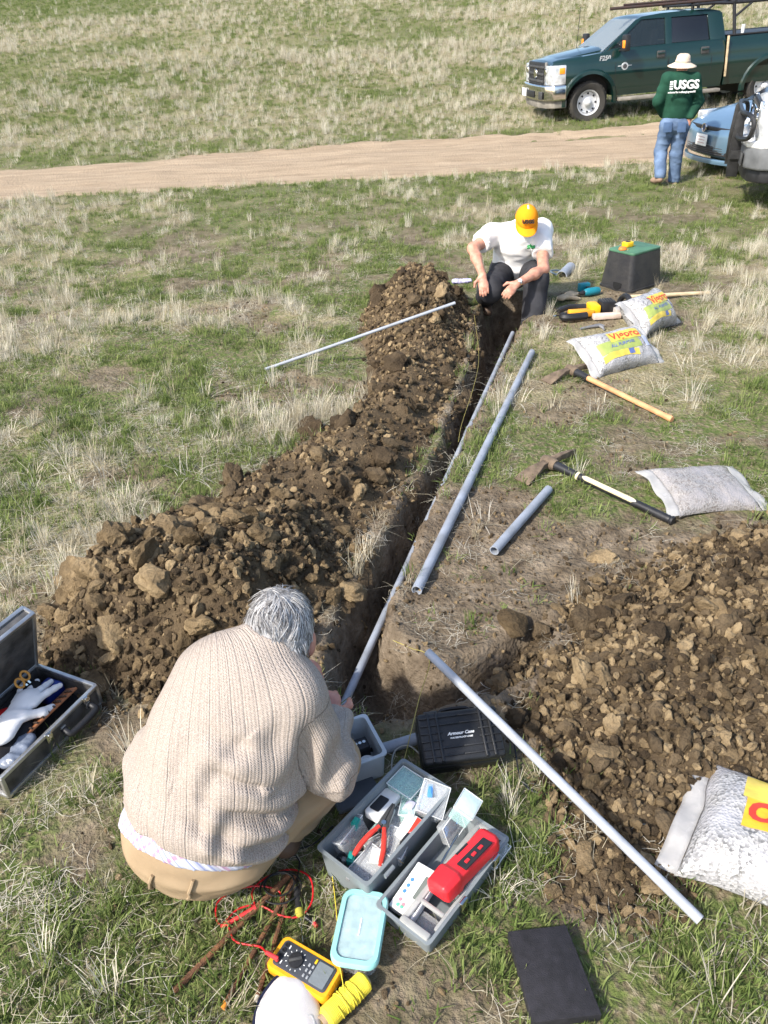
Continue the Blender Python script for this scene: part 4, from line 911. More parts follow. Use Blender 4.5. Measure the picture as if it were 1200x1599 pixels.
def crouching_man():
    root = empty('person', (-0.5, 1.45, gz(-0.5, 1.45)), (0, 0, 0), 'person with grey hair in a beige knit sweater crouching with back to the viewer', 'person')
    inv = Matrix.Translation(-root.location)
    Fd = V((0.20, 0.98, 0)).normalized(); Rt = V((Fd.y, -Fd.x, 0)); Z = V((0, 0, 1))
    pel = V((-0.575, 1.405, 0.255)); neck = V((-0.345, 1.58, 0.765)); ax = (neck-pel).normalized()
    shR = at(462, 1092, 0.665); shL = at(330, 1052, 0.665)
    elR = at(514, 1203, 0.37); wrR = at(522, 1122, 0.29); hdR = at(511, 1076, 0.31)
    elL = shL+V((-0.06, 0.26, -0.28)); wrL = hdR+V((-0.12, 0.10, 0.0))
    hpR = pel+Rt*0.10+V((0, 0, -0.02)); hpL = pel-Rt*0.10+V((0, 0, -0.02))
    knR = V((-0.21, 1.60, 0.27)); knL = V((-0.50, 1.88, 0.40)); anR = V((-0.34, 1.52, 0.09)); anL = V((-0.60, 1.66, 0.09))
    head = at(438, 984, 0.765)
    def off(p): return V(p)-root.location
    T = off
    hx = (Fd*0.75+V((0, 0, -0.62))).normalized()          # where the face points
    hy = Rt; hz = hy.cross(hx) if hy.cross(hx).z > 0 else hx.cross(hy)
    HQ = Matrix((hy, hx, hz)).transposed()
    # body
    S_ = SDF(0.0055, 0.03)
    S_.cap(T(pel), T(pel+ax*0.2), 0.13, 0.125, 0.7, Rt).cap(T(pel+ax*0.2), T(neck-ax*0.1), 0.125, 0.15, 0.68, Rt)
    S_.cap(T(shL), T(shR), 0.06, 0.06); S_.chain([T(neck-ax*0.05), T(neck+V((0.03, 0.06, 0.03)))], [0.058, 0.055])
    for sh, el, wr in ((shR, elR, wrR), (shL, elL, wrL)): S_.chain([T(sh), T(el), T(wr)], [0.05, 0.042, 0.028])
    for hp, kn, an in ((hpR, knR, anR), (hpL, knL, anL)):
        S_.chain([T(hp), T(kn), T(an)], [0.075, 0.052, 0.036]); S_.chain([T(an), T(an+Fd*0.12+V((0, 0, -0.055)))], [0.036, 0.028])
    S_.ell(T(head), (0.074, 0.094, 0.105), HQ); S_.ell(T(head+hx*0.035-hz*0.05), (0.055, 0.06, 0.06), HQ)
    S_.ell(T(head+hx*0.10-hz*0.015), (0.014, 0.018, 0.022), HQ, k=0.015)
    for s in (1, -1): S_.ell(T(head+hy*s*0.090-hz*0.030+hx*0.012), (0.013, 0.022, 0.036), HQ, k=0.008)
    hand(S_, T(wrR), (hdR-wrR)+V((-0.01, 0.02, -0.01)), V((0.15, -0.45, 0.85)), curl=0.75, sz=1.02)
    hand(S_, T(wrL), V((0.10, 0.06, -0.06)), V((0, -0.3, 0.9)), curl=0.7)
    skin_obj('body', S_, SKIN_R, root)
    # trousers
    KH = cloth('khaki_cotton', (0.33, 0.245, 0.155), nscale=7, var=0.08, col2=(0.27, 0.195, 0.12))
    S_ = SDF(0.008, 0.05)
    S_.cap(T(pel+V((0.0, -0.01, -0.01))), T(pel+ax*0.10), 0.185, 0.185, 0.84, Rt); S_.cap(T(pel-Rt*0.075+V((0, 0.0, -0.03))), T(pel+Rt*0.075+V((0, 0.0, -0.03))), 0.13, 0.13)
    for hp, kn, an in ((hpR, knR, anR), (hpL, knL, anL)): S_.chain([T(hp), T(kn), T(an)], [0.125, 0.09, 0.066])
    tro = skin_obj('trousers', S_, KH, root, cut=[(tuple(T(pel+ax*0.16)), tuple(ax), 0.22)], fold=folds(0.010, 0.11, 61, (1, 1, 1.8)))
    tv = np.empty(len(tro.data.vertices)*3); tro.data.vertices.foreach_get('co', tv); tv = tv.reshape(-1, 3)
    def onto(p): return V(tv[np.argmin(((tv-np.array(p))**2).sum(1))])
    for u in (-0.08, 0.045):
        p0 = T(pel+ax*0.03-Fd*0.150+Rt*u+V((0, 0, -0.02))); p1 = T(pel-ax*0.075-Fd*0.139+Rt*u+V((0, 0.0, -0.03)))
        pts = [onto(p0.lerp(p1, i/5)-Fd*0.03)-Fd*(0.004+0.003*math.sin(math.pi*i/5)) for i in range(6)]; mb = MB(); mb.tube(pts, [0.005]*6, 6); mb.build('belt_loop', KH, tro)
    # plaid shirt tail below the hem
    pl = cloth('plaid_shirt', (0.42, 0.44, 0.52), nscale=30, var=0.05); t = pl.node_tree; bs = t.nodes['Principled BSDF']
    gp = N(t, 'ShaderNodeNewGeometry'); src = bs.inputs['Base Color'].links[0].from_socket
    for ang, sc, colr in ((0.0, 60, (0.16, 0.19, 0.42, 1)), (1.57, 44, (0.36, 0.17, 0.26, 1)), (0.0, 47, (0.62, 0.62, 0.66, 1))):
        mp = N(t, 'ShaderNodeMapping'); mp.inputs['Rotation'].default_value = (0, 0.6, ang); wv = N(t, 'ShaderNodeTexWave'); wv.inputs['Scale'].default_value = sc*0.35
        rr = N(t, 'ShaderNodeMapRange'); rr.inputs[1].default_value = 0.75; rr.inputs[2].default_value = 0.9; rr.inputs[4].default_value = 0.7; mxx = N(t, 'ShaderNodeMix', data_type='RGBA')
        t.links.new(gp.outputs['Position'], mp.inputs[0]); t.links.new(mp.outputs[0], wv.inputs[0]); t.links.new(wv.outputs['Fac'], rr.inputs[0]); t.links.new(rr.outputs[0], mxx.inputs[0]); t.links.new(src, mxx.inputs[6]); mxx.inputs[7].default_value = colr; src = mxx.outputs[2]
    t.links.new(src, bs.inputs['Base Color'])
    S_ = SDF(0.008, 0.04); S_.cap(T(pel-ax*0.04), T(pel+ax*0.14), 0.222, 0.215, 0.88, Rt)
    skin_obj('shirt', S_, pl, root, cut=[(tuple(T(pel-ax*0.016)), tuple(-(ax*0.93+Fd*0.10-Rt*0.16)), 0.5), (tuple(T(pel+ax*0.14)), tuple(ax), 0.5)], fold=folds(0.008, 0.09, 88))
    # sweater
    S_ = SDF(0.0055, 0.045); hemc = pel+ax*0.035
    S_.cap(T(pel+ax*0.03-Fd*0.005), T(pel+ax*0.30), 0.242, 0.226, 0.88, Rt, k=0.05); S_.cap(T(pel+ax*0.28), T(neck-ax*0.15), 0.222, 0.195, 0.78, Rt, k=0.05)
    S_.cap(T(shL-Rt*-0.01), T(shR+Rt*-0.01), 0.088, 0.088, k=0.07); S_.cap(T(neck-ax*0.13), T(neck+ax*0.01+V((0.01, 0.02, 0))), 0.12, 0.072, 0.9, Rt, k=0.05)
    S_.cap(T(shR), T(elR), 0.084, 0.078, k=0.012); S_.cap(T(elR), T(wrR), 0.080, 0.050, k=0.02); S_.cap(T(wrR-(wrR-elR)*0.25), T(wrR), 0.058, 0.047, k=0.015)
    S_.cap(T(shL), T(elL), 0.086, 0.078, k=0.03); S_.cap(T(elL), T(wrL), 0.078, 0.045)
    S_.ell(T(pel+ax*0.16-Rt*0.20+Fd*0.03), (0.07, 0.08, 0.12)); S_.cap(T(pel+ax*0.15+Rt*0.19+Fd*0.02), T(pel+ax*0.30+Rt*0.19+Fd*0.05), 0.055, 0.06, k=0.03)
    nj = T(neck); ej = T(elR)
    def fold(v, q):
        nn = normals_of(v, q); rel = v-np.array(T(pel)); a = rel @ np.array(ax); l = rel @ np.array(Rt)
        w = sstep(0.02, 0.16, l)*sstep(0.55, 0.35, a)*sstep(0.05, 0.12, a)
        d = 0.011*w*np.sin((a*1.0-l*0.9)*44+3*np.sin(l*17+a*9))*sstep(0.35, 0.6, n3(v, 0.13, 75)) + 0.020*(n3(v, 0.16, 71)-0.5) + 0.004*(n3(v, 0.05, 72)-0.5)
        # puckers inside the elbow and a rolled hem band
        de = np.linalg.norm(v-np.array(ej), axis=1); d += 0.008*np.exp(-(de/0.11)**2)*np.sin(v[:, 1]*95)
        hem = np.exp(-((a-0.045)/0.035)**2); d -= 0.006*hem
        bkv = np.array(Fd); onback = sstep(0.10, -0.06, (rel @ bkv)-a*0.25)
        for (a0, l0, a1, l1, dep, wd_) in ((0.10, 0.24, 0.17, 0.04, 0.020, 0.016), (0.19, 0.25, 0.235, 0.07, 0.016, 0.015), (0.40, 0.19, 0.28, 0.10, 0.009, 0.02), (0.30, 0.23, 0.31, 0.12, 0.012, 0.013), (0.13, -0.24, 0.20, -0.12, 0.012, 0.016), (0.06, -0.05, 0.22, -0.10, 0.007, 0.02), (0.42, -0.10, 0.30, -0.16, 0.008, 0.02), (0.25, 0.02, 0.40, 0.06, 0.006, 0.02)):
            ea, el_ = a1-a0, l1-l0; t_ = np.clip(((a-a0)*ea+(l-l0)*el_)/(ea*ea+el_*el_), 0, 1); qa, ql = a-a0-t_*ea, l-l0-t_*el_; ds = np.hypot(qa, ql); sd_ = (qa*el_-ql*ea)/np.hypot(ea, el_)
            env = (1-t_)**0.7*sstep(0, 0.12, 1-t_); d += onback*env*dep*(-np.exp(-(ds/wd_)**2)+0.8*np.exp(-((ds-1.9*wd_)/(1.3*wd_))**2)*(sd_ > 0))
        d += 0.012*np.exp(-((a-0.105)/0.04)**2)*(0.4+1.2*n3(v, 0.12, 77))
        return v+nn*d[:, None]
    def ru(v):
        v = np.asarray(v); rel = v-np.array(T(pel)); l = rel @ np.array(Rt); a = rel @ np.array(ax); bk = ax.cross(Rt) if (ax.cross(Rt)).dot(Fd) < 0 else Rt.cross(ax)
        d = rel @ np.array(bk); tor = np.arctan2(l, d+0.10)*0.235
        def seg(A, B):
            A, B = np.array(T(A)), np.array(T(B)); dd = B-A; t = np.clip(((v-A) @ dd)/(dd @ dd), 0, 1); c = v-A-t[:, None]*dd; return np.linalg.norm(c, axis=1), c, dd/np.linalg.norm(dd)
        d1, c1, a1 = seg(shR+(elR-shR)*0.25, elR); d2, c2, a2 = seg(elR, wrR)
        rf = np.array(V((0.3, -0.9, 0.4)))
        def ang(c, a):
            e = rf-a*(rf @ a); e /= np.linalg.norm(e); f = np.cross(a, e); return np.arctan2(c @ f, c @ e)*0.085
        dt = np.abs(np.hypot(l, (rel @ np.array(bk))/0.82)-0.21)
        arm = np.minimum(d1, d2) < 0.098
        torso = (l < 0.17) & (a > 0.05)
        return np.where(arm & ~(torso & (l < 0.10)), np.where(d1 < d2, ang(c1, a1), ang(c2, a2)), tor)
    def rv(v):
        rel = np.asarray(v)-np.array(T(pel)); return rel @ np.array(ax)
    cuts = [(tuple(T(hemc-Fd*0.0)), tuple(-(ax*0.93+Fd*0.10)), 0.36), (tuple(T(wrR)), tuple((wrR-elR).normalized()), 0.075), (tuple(T(neck+V((0.02, 0.05, 0.035)))), tuple((hz*0.2+ax).normalized()), 0.10)]
    skin_obj('sweater', S_, knit(), root, cut=cuts, fold=fold, attrs={'ru': ru, 'rv': rv})
    # hair: a close cap plus loose strands
    HG = mat('grey_hair', (0.30, 0.29, 0.285), rough=0.55, var=0.3, nscale=60, col2=(0.10, 0.095, 0.09), bump=0.6, bscale=180)
    S_ = SDF(0.006, 0.02); S_.ell(T(head-hx*0.014+hz*0.014), (0.086, 0.098, 0.104), HQ); S_.ell(T(head-hx*0.05-hz*0.06), (0.075, 0.06, 0.075), HQ)
    for s in (1, -1): S_.ell(T(head+hy*s*0.055-hz*0.01-hx*0.02), (0.03, 0.06, 0.06), HQ)
    ho = skin_obj('hair', S_, HG, root, cut=[(tuple(T(head+hx*0.085)), tuple(hx), 0.2), (tuple(T(head-hz*0.115)), tuple(-hz), 0.2)], fold=folds(0.007, 0.035, 91))
    me = ho.data; nv = len(me.vertices); co = np.empty(nv*3); me.vertices.foreach_get('co', co); co = co.reshape(-1, 3); no = np.empty(nv*3); me.vertex_normals.foreach_get('vector', no); no = no.reshape(-1, 3)
    mats = [mat('hair_strand_a', (0.52, 0.51, 0.50), 0.45, bump=0, var=0.1), mat('hair_strand_b', (0.22, 0.21, 0.205), 0.45, bump=0, var=0.1), mat('hair_strand_c', (0.10, 0.09, 0.085), 0.45, bump=0, var=0.1)]
    hb = [MB(), MB(), MB()]; crown = np.array(T(head-hx*0.045+hz*0.085))
    for i in RNG.choice(nv, 5200):
        p = co[i]; nn = no[i]; fl = p-crown; fl = fl-nn*(fl @ nn)+RNG.normal(0, 0.010, 3)
        ln_ = np.linalg.norm(fl)+1e-6; fl = fl/ln_; fl = fl*0.85+np.array([0.22, -0.10, -0.05])+RNG.normal(0, 0.13, 3); fl = fl-nn*(fl @ nn)*0.95
        an_ = 2.6*(float(n3((p*1.0)[None, :]+7, 0.05, 95)[0])-0.5)*2; cr_ = np.cross(nn, fl); fl = fl*math.cos(an_)+cr_*math.sin(an_); fl /= np.linalg.norm(fl); L_ = RNG.uniform(0.035, 0.075); lift = RNG.uniform(-0.02, 0.14)
        cu_ = lambda t: V(p+fl*L_*t+nn*(L_*lift*math.sin(t*2.4)*0.6-(L_*t)**2/0.19)); pts = [V(p-nn*0.003), cu_(0.35), cu_(0.7), cu_(1.0)]
        hb[RNG.choice(3, p=[0.5, 0.33, 0.17])].tube(pts, [0.0008, 0.0010, 0.0008, 0.0002], 3, cap=False)
    for k in range(3):
        s_ = hb[k].build('hair_strands', mats[k], ho, smooth=0); s_['kind'] = 'stuff'
    # shoes
    for an in (anR, anL):
        S_ = SDF(0.008, 0.02); S_.chain([T(an+V((0, 0, -0.03))-Fd*0.05), T(an+Fd*0.08+V((0, 0, -0.045))), T(an+Fd*0.17+V((0, 0, -0.055)))], [0.046, 0.045, 0.036]); skin_obj('shoe', S_, mat('brown_leather', (0.09, 0.055, 0.035), 0.6), root)
    return root
crouching_man()

# ---------------------------------------------------------------- man sitting at the far end of the trench
def seated_man():
    Y0 = 6.75
    base = V((1.28, 6.95, 0.0)); base.z = gz(1.28, 7.1)
    root = empty('person', base, (0, 0, 0), 'person in an orange cap and white T-shirt sitting at the far trench end', 'person')
    T = lambda p: V(p)-base
    J = lambda px, py, Y: atY(px, py, Y)
    pel = J(803, 425, 7.12); chest = J(806, 380, 6.95); neck = J(818, 352, 6.88); head = J(822, 350, 6.74)+V((0, 0, 0.03))
    shL = J(770, 366, 6.95); shR = J(845, 360, 6.97)
    elL = J(739, 388, 6.72); wrL = J(754, 430, 6.44); hdL = J(757, 458, 6.34)
    elR = J(849, 420, 6.56); wrR = J(808, 443, 6.36); hdR = J(794, 457, 6.30)
    hpL = J(788, 422, 7.05); hpR = J(826, 422, 7.05); knL = J(766, 452, 6.50); knR = J(838, 436, 6.58); anL = V((knL.x+0.03, 6.98, 0.03)); anR = V((knR.x-0.05, 6.42, -0.32))
    SK = SKIN; X = V((1, 0, 0))
    hx = V((-0.05, -0.80, -0.60)).normalized(); hy = V((1, -0.06, 0)); hz = hy.cross(hx).normalized(); hz = hz if hz.z > 0 else -hz; HQ = Matrix((hy, hx, hz)).transposed()
    S_ = SDF(0.0065, 0.03)
    S_.cap(T(pel), T(chest), 0.13, 0.14, 0.72, X).cap(T(shL), T(shR), 0.06, 0.06).chain([T(chest), T(neck), T(head-hx*0.03-hz*0.05)], [0.08, 0.056, 0.055])
    S_.ell(T(head), (0.078, 0.096, 0.11), HQ); S_.ell(T(head+hx*0.04-hz*0.06), (0.056, 0.055, 0.055), HQ); S_.ell(T(head+hx*0.105-hz*0.02), (0.014, 0.02, 0.024), HQ, k=0.012)
    for s in (1, -1): S_.ell(T(head+hy*s*0.08-hz*0.015), (0.012, 0.02, 0.033), HQ, k=0.008)
    for sh, el, wr in ((shL, elL, wrL), (shR, elR, wrR)):
        mid = el.lerp(wr, 0.35); S_.chain([T(sh), T(sh.lerp(el, 0.5)), T(el), T(mid), T(wr)], [0.058, 0.054, 0.046, 0.044, 0.029])
    for hp, kn, an in ((hpL, knL, anL), (hpR, knR, anR)): S_.chain([T(hp), T(kn), T(an)], [0.085, 0.06, 0.04])
    hand(S_, T(wrL), hdL-wrL, V((-0.1, -0.6, 0.6)), curl=0.28, sz=1.08, k=0.01); hand(S_, T(wrR), hdR-wrR, V((0.0, -0.7, 0.6)), curl=0.55, sz=1.05)
    body = skin_obj('body', S_, SK, root)
    for s in (1, -1):
        mb = MB(); mb.lathe([(0.001, -0.012), (0.010, -0.006), (0.012, 0), (0.010, 0.006), (0.001, 0.012)], T(head+hx*0.083+hy*s*0.032+hz*0.002), hx, 10); mb.build('eye', mat('eye_white', (0.7, 0.68, 0.64), 0.2, bump=0), body)
    mb = MB(); mb.box(T(head+hx*0.092-hz*0.062), (0.045, 0.008, 0.008), rot=HQ); mb.build('mouth', mat('lips', (0.35, 0.14, 0.11), 0.5), body, bev=0.003)
    # T-shirt
    TS = cloth('white_tshirt', (0.80, 0.79, 0.77), nscale=9, var=0.03, col2=(0.74, 0.71, 0.67))
    S_ = SDF(0.0075, 0.045); S_.cap(T(pel+V((0, -0.02, 0.02))), T(chest), 0.195, 0.185, 0.80, X); S_.cap(T(shL), T(shR), 0.085, 0.085); S_.cap(T(chest), T(neck), 0.13, 0.075)
    S_.ell(T(pel.lerp(chest, 0.35)+V((0, -0.09, 0))), (0.15, 0.10, 0.12))
    for sh, el in ((shL, elL), (shR, elR)): S_.cap(T(sh), T(sh.lerp(el, 0.72)), 0.088, 0.083)
    cuts = [(tuple(T(sh.lerp(el, 0.62))), tuple((el-sh).normalized()), 0.13) for sh, el in ((shL, elL), (shR, elR))]+[(tuple(T(neck+V((0, 0, 0.0)))), tuple((V(neck)-V(chest)).normalized()), 0.11), (tuple(T(pel+V((0, -0.02, 0.055)))), (0, 0.30, -0.95), 0.4)]
    skin_obj('t_shirt', S_, TS, root, cut=cuts, fold=folds(0.015, 0.13, 41, (1, 1, 1.6)))
    # trousers
    DK = cloth('charcoal_trousers', (0.045, 0.045, 0.05), nscale=9, var=0.2)
    S_ = SDF(0.008, 0.04); S_.cap(T(hpL+V((0, 0.02, 0))), T(hpR+V((0, 0.02, 0))), 0.125, 0.125); S_.cap(T(pel), T(pel+V((0, -0.02, 0.08))), 0.16, 0.16, 0.8, X)
    for hp, kn, an, r2 in ((hpL, knL, anL, 0.085), (hpR, knR, anR, 0.10)): S_.chain([T(hp), T(kn), T(an)], [0.115, 0.098, r2])
    tro = skin_obj('trousers', S_, DK, root, fold=folds(0.011, 0.12, 43, (1.4, 1, 1)))
    mb = MB(); c = T(knR+V((0.0, -0.098, -0.03)))
    S_ = SDF(0.006, 0.01); S_.ell(c, (0.040, 0.018, 0.055)); skin_obj('mud_patch', S_, mat('dried_mud', (0.32, 0.25, 0.16), 0.95, nscale=40, var=0.3), tro)
    # shoes
    for an in (anL, anR):
        S_ = SDF(0.01, 0.02); S_.chain([T(an+V((0, 0.03, -0.05))), T(an+V((0, -0.16, -0.07)))], [0.055, 0.045]); skin_obj('boot', S_, mat('brown_leather', (0.09, 0.055, 0.035), 0.6), root)
    # cap
    OC = cloth('orange_cap', (0.85, 0.30, 0.015), nscale=12, var=0.05, bscale=500)
    S_ = SDF(0.006, 0.012); S_.ell(T(head+hz*0.020-hx*0.004), (0.096, 0.112, 0.115), HQ)
    cut = [(tuple(T(head+hz*0.022+hx*0.0)), tuple(-hz), 0.3)]
    capo = skin_obj('cap', S_, OC, root, cut=cut)
    mb = MB(); rg = []
    for i in range(13):
        a = R(-78+156*i/12); c0 = V((0.094*math.sin(a), 0.104*math.cos(a), 0.022)); L_ = 0.075*math.cos(a)**0.6 if abs(a) < R(89) else 0
        c1 = V((0.098*math.sin(a)*0.98, 0.104*math.cos(a)+L_, 0.010-0.02*math.sin(a)**2))
        P = [T(head)+HQ @ c0, T(head)+HQ @ c1, T(head)+HQ @ (c1-V((0, 0, 0.004))), T(head)+HQ @ (c0-V((0, 0, 0.006)))]; rg.append(P)
    mb.loft(rg); mb.build('brim', OC, capo)
    BK = mat('black_print', (0.02, 0.02, 0.02), 0.7, bump=0)
    nrm = (hx*0.75+hz*0.66).normalized(); upv = (hz*0.75-hx*0.66).normalized(); xr = upv.cross(nrm)
    TM_ = Matrix((xr, upv, nrm)).transposed().to_4x4(); TM_.translation = T(head+hz*0.020-hx*0.004)+hx*0.094+hz*0.066
    text_mesh('USGS', 0.042, BK, capo, TM_, 'lettering', 0.009, 0, 0.0012)
    mb = MB(); mb.box((0, 0, 0), (0.012, 0.04, 0.006), rot=HQ); b_ = mb.build('cap_tab', WHITE, capo); b_.location = T(head+hz*0.132-hx*0.02)
    # watch
    d = (wrR-elR).normalized(); p = T(wrR-d*0.015); mb = MB(); mb.lathe([(0.031, -0.008), (0.034, -0.006), (0.034, 0.006), (0.031, 0.008)], p, d, 20); wa = mb.build('watch', CHROME, root)
    mb = MB(); o = V((0.2, -0.6, 0.75)); o = (o-d*o.dot(d)).normalized(); mb.lathe([(0.017, 0), (0.016, 0.008), (0.001, 0.008)], p+o*0.031, o, 16); mb.build('watch_face', WHITE, wa)
    # chest lettering
    GT = mat('green_print', (0.05, 0.35, 0.10), 0.7, bump=0); n_ = V((0.12, -0.80, 0.58)).normalized(); u_ = V((0, 0.58, 0.80)); u_ = (u_-n_*u_.dot(n_)).normalized(); x_ = u_.cross(n_)
    M4 = Matrix((x_, u_, n_)).transposed().to_4x4(); M4.translation = T(J(829, 385, 6.70))
    text_mesh('zhs', 0.05, GT, root, M4, 'lettering', 0.012, 0.2, 0.001)
    mb = MB(); 
    return root
seated_man()

# ---------------------------------------------------------------- man standing with his back to us
def standing_man():
    Y = 12.3; base = atY(1042, 287, Y); base.z = gz(base.x, base.y)-0.01
    root = empty('person', base, (0, 0, 0), 'person in a green sweatshirt, jeans and sun hat walking towards the truck', 'person')
    k = 1.0; T = lambda p: V(p)-base
    J = lambda px, py, dy=0: atY(px, py, Y+dy)
    pel = J(1055, 190, 0.02); chest = J(1060, 138, 0.02); neck = J(1065, 112, 0.04); head = J(1066, 103, 0.08); X = V((1, 0, 0))
    shL = J(1043, 124, 0.02); shR = J(1085, 124, 0.02); elL = J(1028, 158, 0.02); elR = J(1090, 158, 0.04); wrL = J(1036, 178, 0.16); wrR = J(1078, 184, -0.08)
    hpL = J(1044, 196, 0); hpR = J(1064, 196, 0); knL = J(1032, 236, 0.06); knR = J(1056, 240, 0.02); anL = J(1031, 274, -0.16); anR = J(1053, 280, 0.04)
    S_ = SDF(0.011, 0.04)
    S_.cap(T(pel), T(chest), 0.125, 0.135, 0.7, X).cap(T(shL), T(shR), 0.06, 0.06).chain([T(chest), T(neck), T(head)], [0.08, 0.056, 0.06]); S_.ell(T(head+V((0, 0.01, 0.015))), (0.076, 0.095, 0.105))
    S_.ell(T(head+V((0, 0.105, 0.01))), (0.014, 0.018, 0.024))
    for s in (1, -1): S_.ell(T(head+V((s*0.078, 0, 0.01))), (0.012, 0.02, 0.03), k=0.01)
    for sh, el, wr in ((shL, elL, wrL), (shR, elR, wrR)): S_.chain([T(sh), T(el), T(wr)], [0.052, 0.042, 0.03])
    for hp, kn, an in ((hpL, knL, anL), (hpR, knR, anR)): S_.chain([T(hp), T(kn), T(an)], [0.085, 0.058, 0.038])
    hand(S_, T(wrL), V((0.05, 0.1, -0.04)), V((-0.5, 0, 0.5)), curl=0.8); hand(S_, T(wrR), V((-0.02, -0.01, -0.1)), V((0, -1, 0)), curl=0.4)
    skin_obj('body', S_, SKIN, root)
    GS = cloth('green_sweatshirt', (0.018, 0.062, 0.040), nscale=8, var=0.15)
    S_ = SDF(0.010, 0.05); S_.cap(T(pel+V((0, 0, 0.07))), T(chest), 0.185, 0.195, 0.74, X); S_.cap(T(shL), T(shR), 0.085, 0.085); S_.cap(T(chest), T(neck+V((0, 0, -0.02))), 0.13, 0.075)
    for sh, el, wr in ((shL, elL, wrL), (shR, elR, wrR)): S_.chain([T(sh), T(el), T(wr)], [0.082, 0.070, 0.052])
    sw = skin_obj('sweatshirt', S_, GS, root, cut=[(tuple(T(pel+V((0, 0, 0.045)))), (0, 0, -1), 0.35), (tuple(T(neck)), (0, 0.2, 0.98), 0.1)], fold=folds(0.013, 0.17, 31, (1, 1, 1.7)))
    WT = mat('white_print', (0.78, 0.78, 0.76), 0.7, bump=0)
    M4 = Matrix(((1, 0, 0), (0, 0.12, -1), (0, 1, 0.12))).to_4x4(); M4.translation = T(J(1066, 133, -0.153))
    text_mesh('USGS', 0.15, WT, sw, M4 @ Matrix.Translation((0.055, 0, 0)), 'lettering', 0.012, 0, 0.004)
    mb = MB(M4)
    for i in range(4): mb.add([(-0.18+0.028*0, -0.05+0.028*i, 0.012), (-0.135, -0.05+0.028*i+0.006*math.sin(i), 0.012), (-0.135, -0.03+0.028*i, 0.012), (-0.18, -0.03+0.028*i, 0.012)], [(0, 1, 2, 3)])
    o = mb.build('logo_waves', WT, sw, smooth=0); o['kind'] = 'stuff'
    text_mesh('science for a changing world', 0.033, WT, sw, M4 @ Matrix.Translation((0.0, -0.085, 0)), 'lettering', 0.012, 0, 0.0008)
    JN = cloth('blue_jeans', (0.115, 0.165, 0.255), nscale=7, var=0.25, col2=(0.06, 0.095, 0.165))
    S_ = SDF(0.010, 0.035); S_.cap(T(pel), T(pel+V((0, 0, 0.06))), 0.165, 0.16, 0.8, X); S_.cap(T(hpL), T(hpR), 0.12, 0.12)
    for hp, kn, an in ((hpL, knL, anL), (hpR, knR, anR)): S_.chain([T(hp), T(kn), T(an)], [0.112, 0.088, 0.080], k=0.025)
    je = skin_obj('jeans', S_, JN, root, cut=[(tuple(T(an+V((0, 0, -0.03)))), (0, 0, -1), 0.16) for an in (anL, anR)], fold=folds(0.012, 0.13, 33, (1, 1, 1.9)))
    for x in (1043, 1065):
        mb = MB(); mb.box(T(J(x, 199, -0.142)), (0.125, 0.012, 0.13), rot=Euler((R(-8), 0, 0))); mb.build('back_pocket', cloth('denim_dark', (0.08, 0.13, 0.23)), je, bev=0.004)
    HT = cloth('tan_hat', (0.62, 0.50, 0.39), nscale=14, var=0.06)
    mb = MB(); hc = T(head+V((0, 0.01, 0.035)))
    prof = [(0.198, -0.035), (0.165, -0.022), (0.12, 0.0), (0.100, 0.012), (0.096, 0.05), (0.088, 0.09), (0.062, 0.112), (0.001, 0.118)]
    mb.lathe(prof, hc, (0, -0.1, 1), 30, caps=False); ht = mb.build('sun_hat', HT, root, smooth=60)
    md = ht.modifiers.new('thickness', 'SOLIDIFY'); md.thickness = 0.006
    mb = MB(); mb.lathe([(0.103, 0.012), (0.103, 0.034), (0.099, 0.036)], hc, (0, -0.1, 1), 30, caps=False); mb.build('hat_band', cloth('tan_band', (0.5, 0.41, 0.32)), ht)
    SHM = mat('tan_shoe', (0.30, 0.20, 0.14), 0.8)
    for an, p2, tip in ((anL, J(1018, 287, -0.05), -1), (anR, J(1050, 291, 0.16), 1)):
        S_ = SDF(0.009, 0.02); S_.chain([T(an+V((0, -0.03, -0.045))), T(an+V((-0.02, 0.09, -0.055 if tip > 0 else -0.075))), T(an+V((-0.04, 0.17, -0.06 if tip > 0 else -0.09)))], [0.047, 0.046, 0.036]); skin_obj('shoe', S_, SHM, root)
    return root
standing_man()
# ================================================================== conduits, bags, diggers, box and tools on the right
PVC = mat('grey_pvc', (0.29, 0.32, 0.375), rough=0.45, var=0.05, nscale=11, bump=0.1, bscale=120, col2=(0.21, 0.225, 0.25))
PVCD = mat('scuffed_pvc', (0.36, 0.385, 0.43), rough=0.5, var=0.1, nscale=9, bump=0.15, bscale=120, col2=(0.27, 0.285, 0.31))
def conduit(a, b, r, label, m=PVC, coupling=None):
    a, b = V(a), V(b); mb = MB(); mb.pipe(V((0, 0, 0)), b-a, r, r*0.82, 24); o = mb.build('conduit', m); o.location = a; tag(o, label, 'conduit', 'grey plastic conduits')
    if coupling is not None:
        d = (b-a); p = d*coupling; u = d.normalized(); mb = MB(); mb.pipe(p-u*0.05, p+u*0.05, r*1.22, r*1.0, 24); mb.build('coupling', m, o)
    return o
conduit(at(801, 520, -0.03), at(529, 1118, -0.13), 0.0175, 'long grey conduit running the length of the trench', PVC, 0.42)
a, b = G(831, 550, 0.025), G(651, 922, 0.027); conduit(a, b, 0.0245, 'long grey conduit lying on the grass right of the trench')
a, b = G(857, 764, 0.027), G(772, 860, 0.03); conduit(a, b, 0.0235, 'short grey conduit offcut in front of the cream and black mattock')
conduit(at(711, 473, 0.36), G(414, 577, 0.02), 0.012, 'thin grey conduit leaning on the far end of the left heap', PVCD)
conduit(at(668, 1018, 0.27), at(1094, 1437, 0.05), 0.0155, 'grey conduit slanting across the foreground towards the bottom right', PVCD)
conduit(at(594, 1171, 0.02), at(668, 1148, 0.035), 0.021, 'stub of grey conduit between the grey box and the black case')
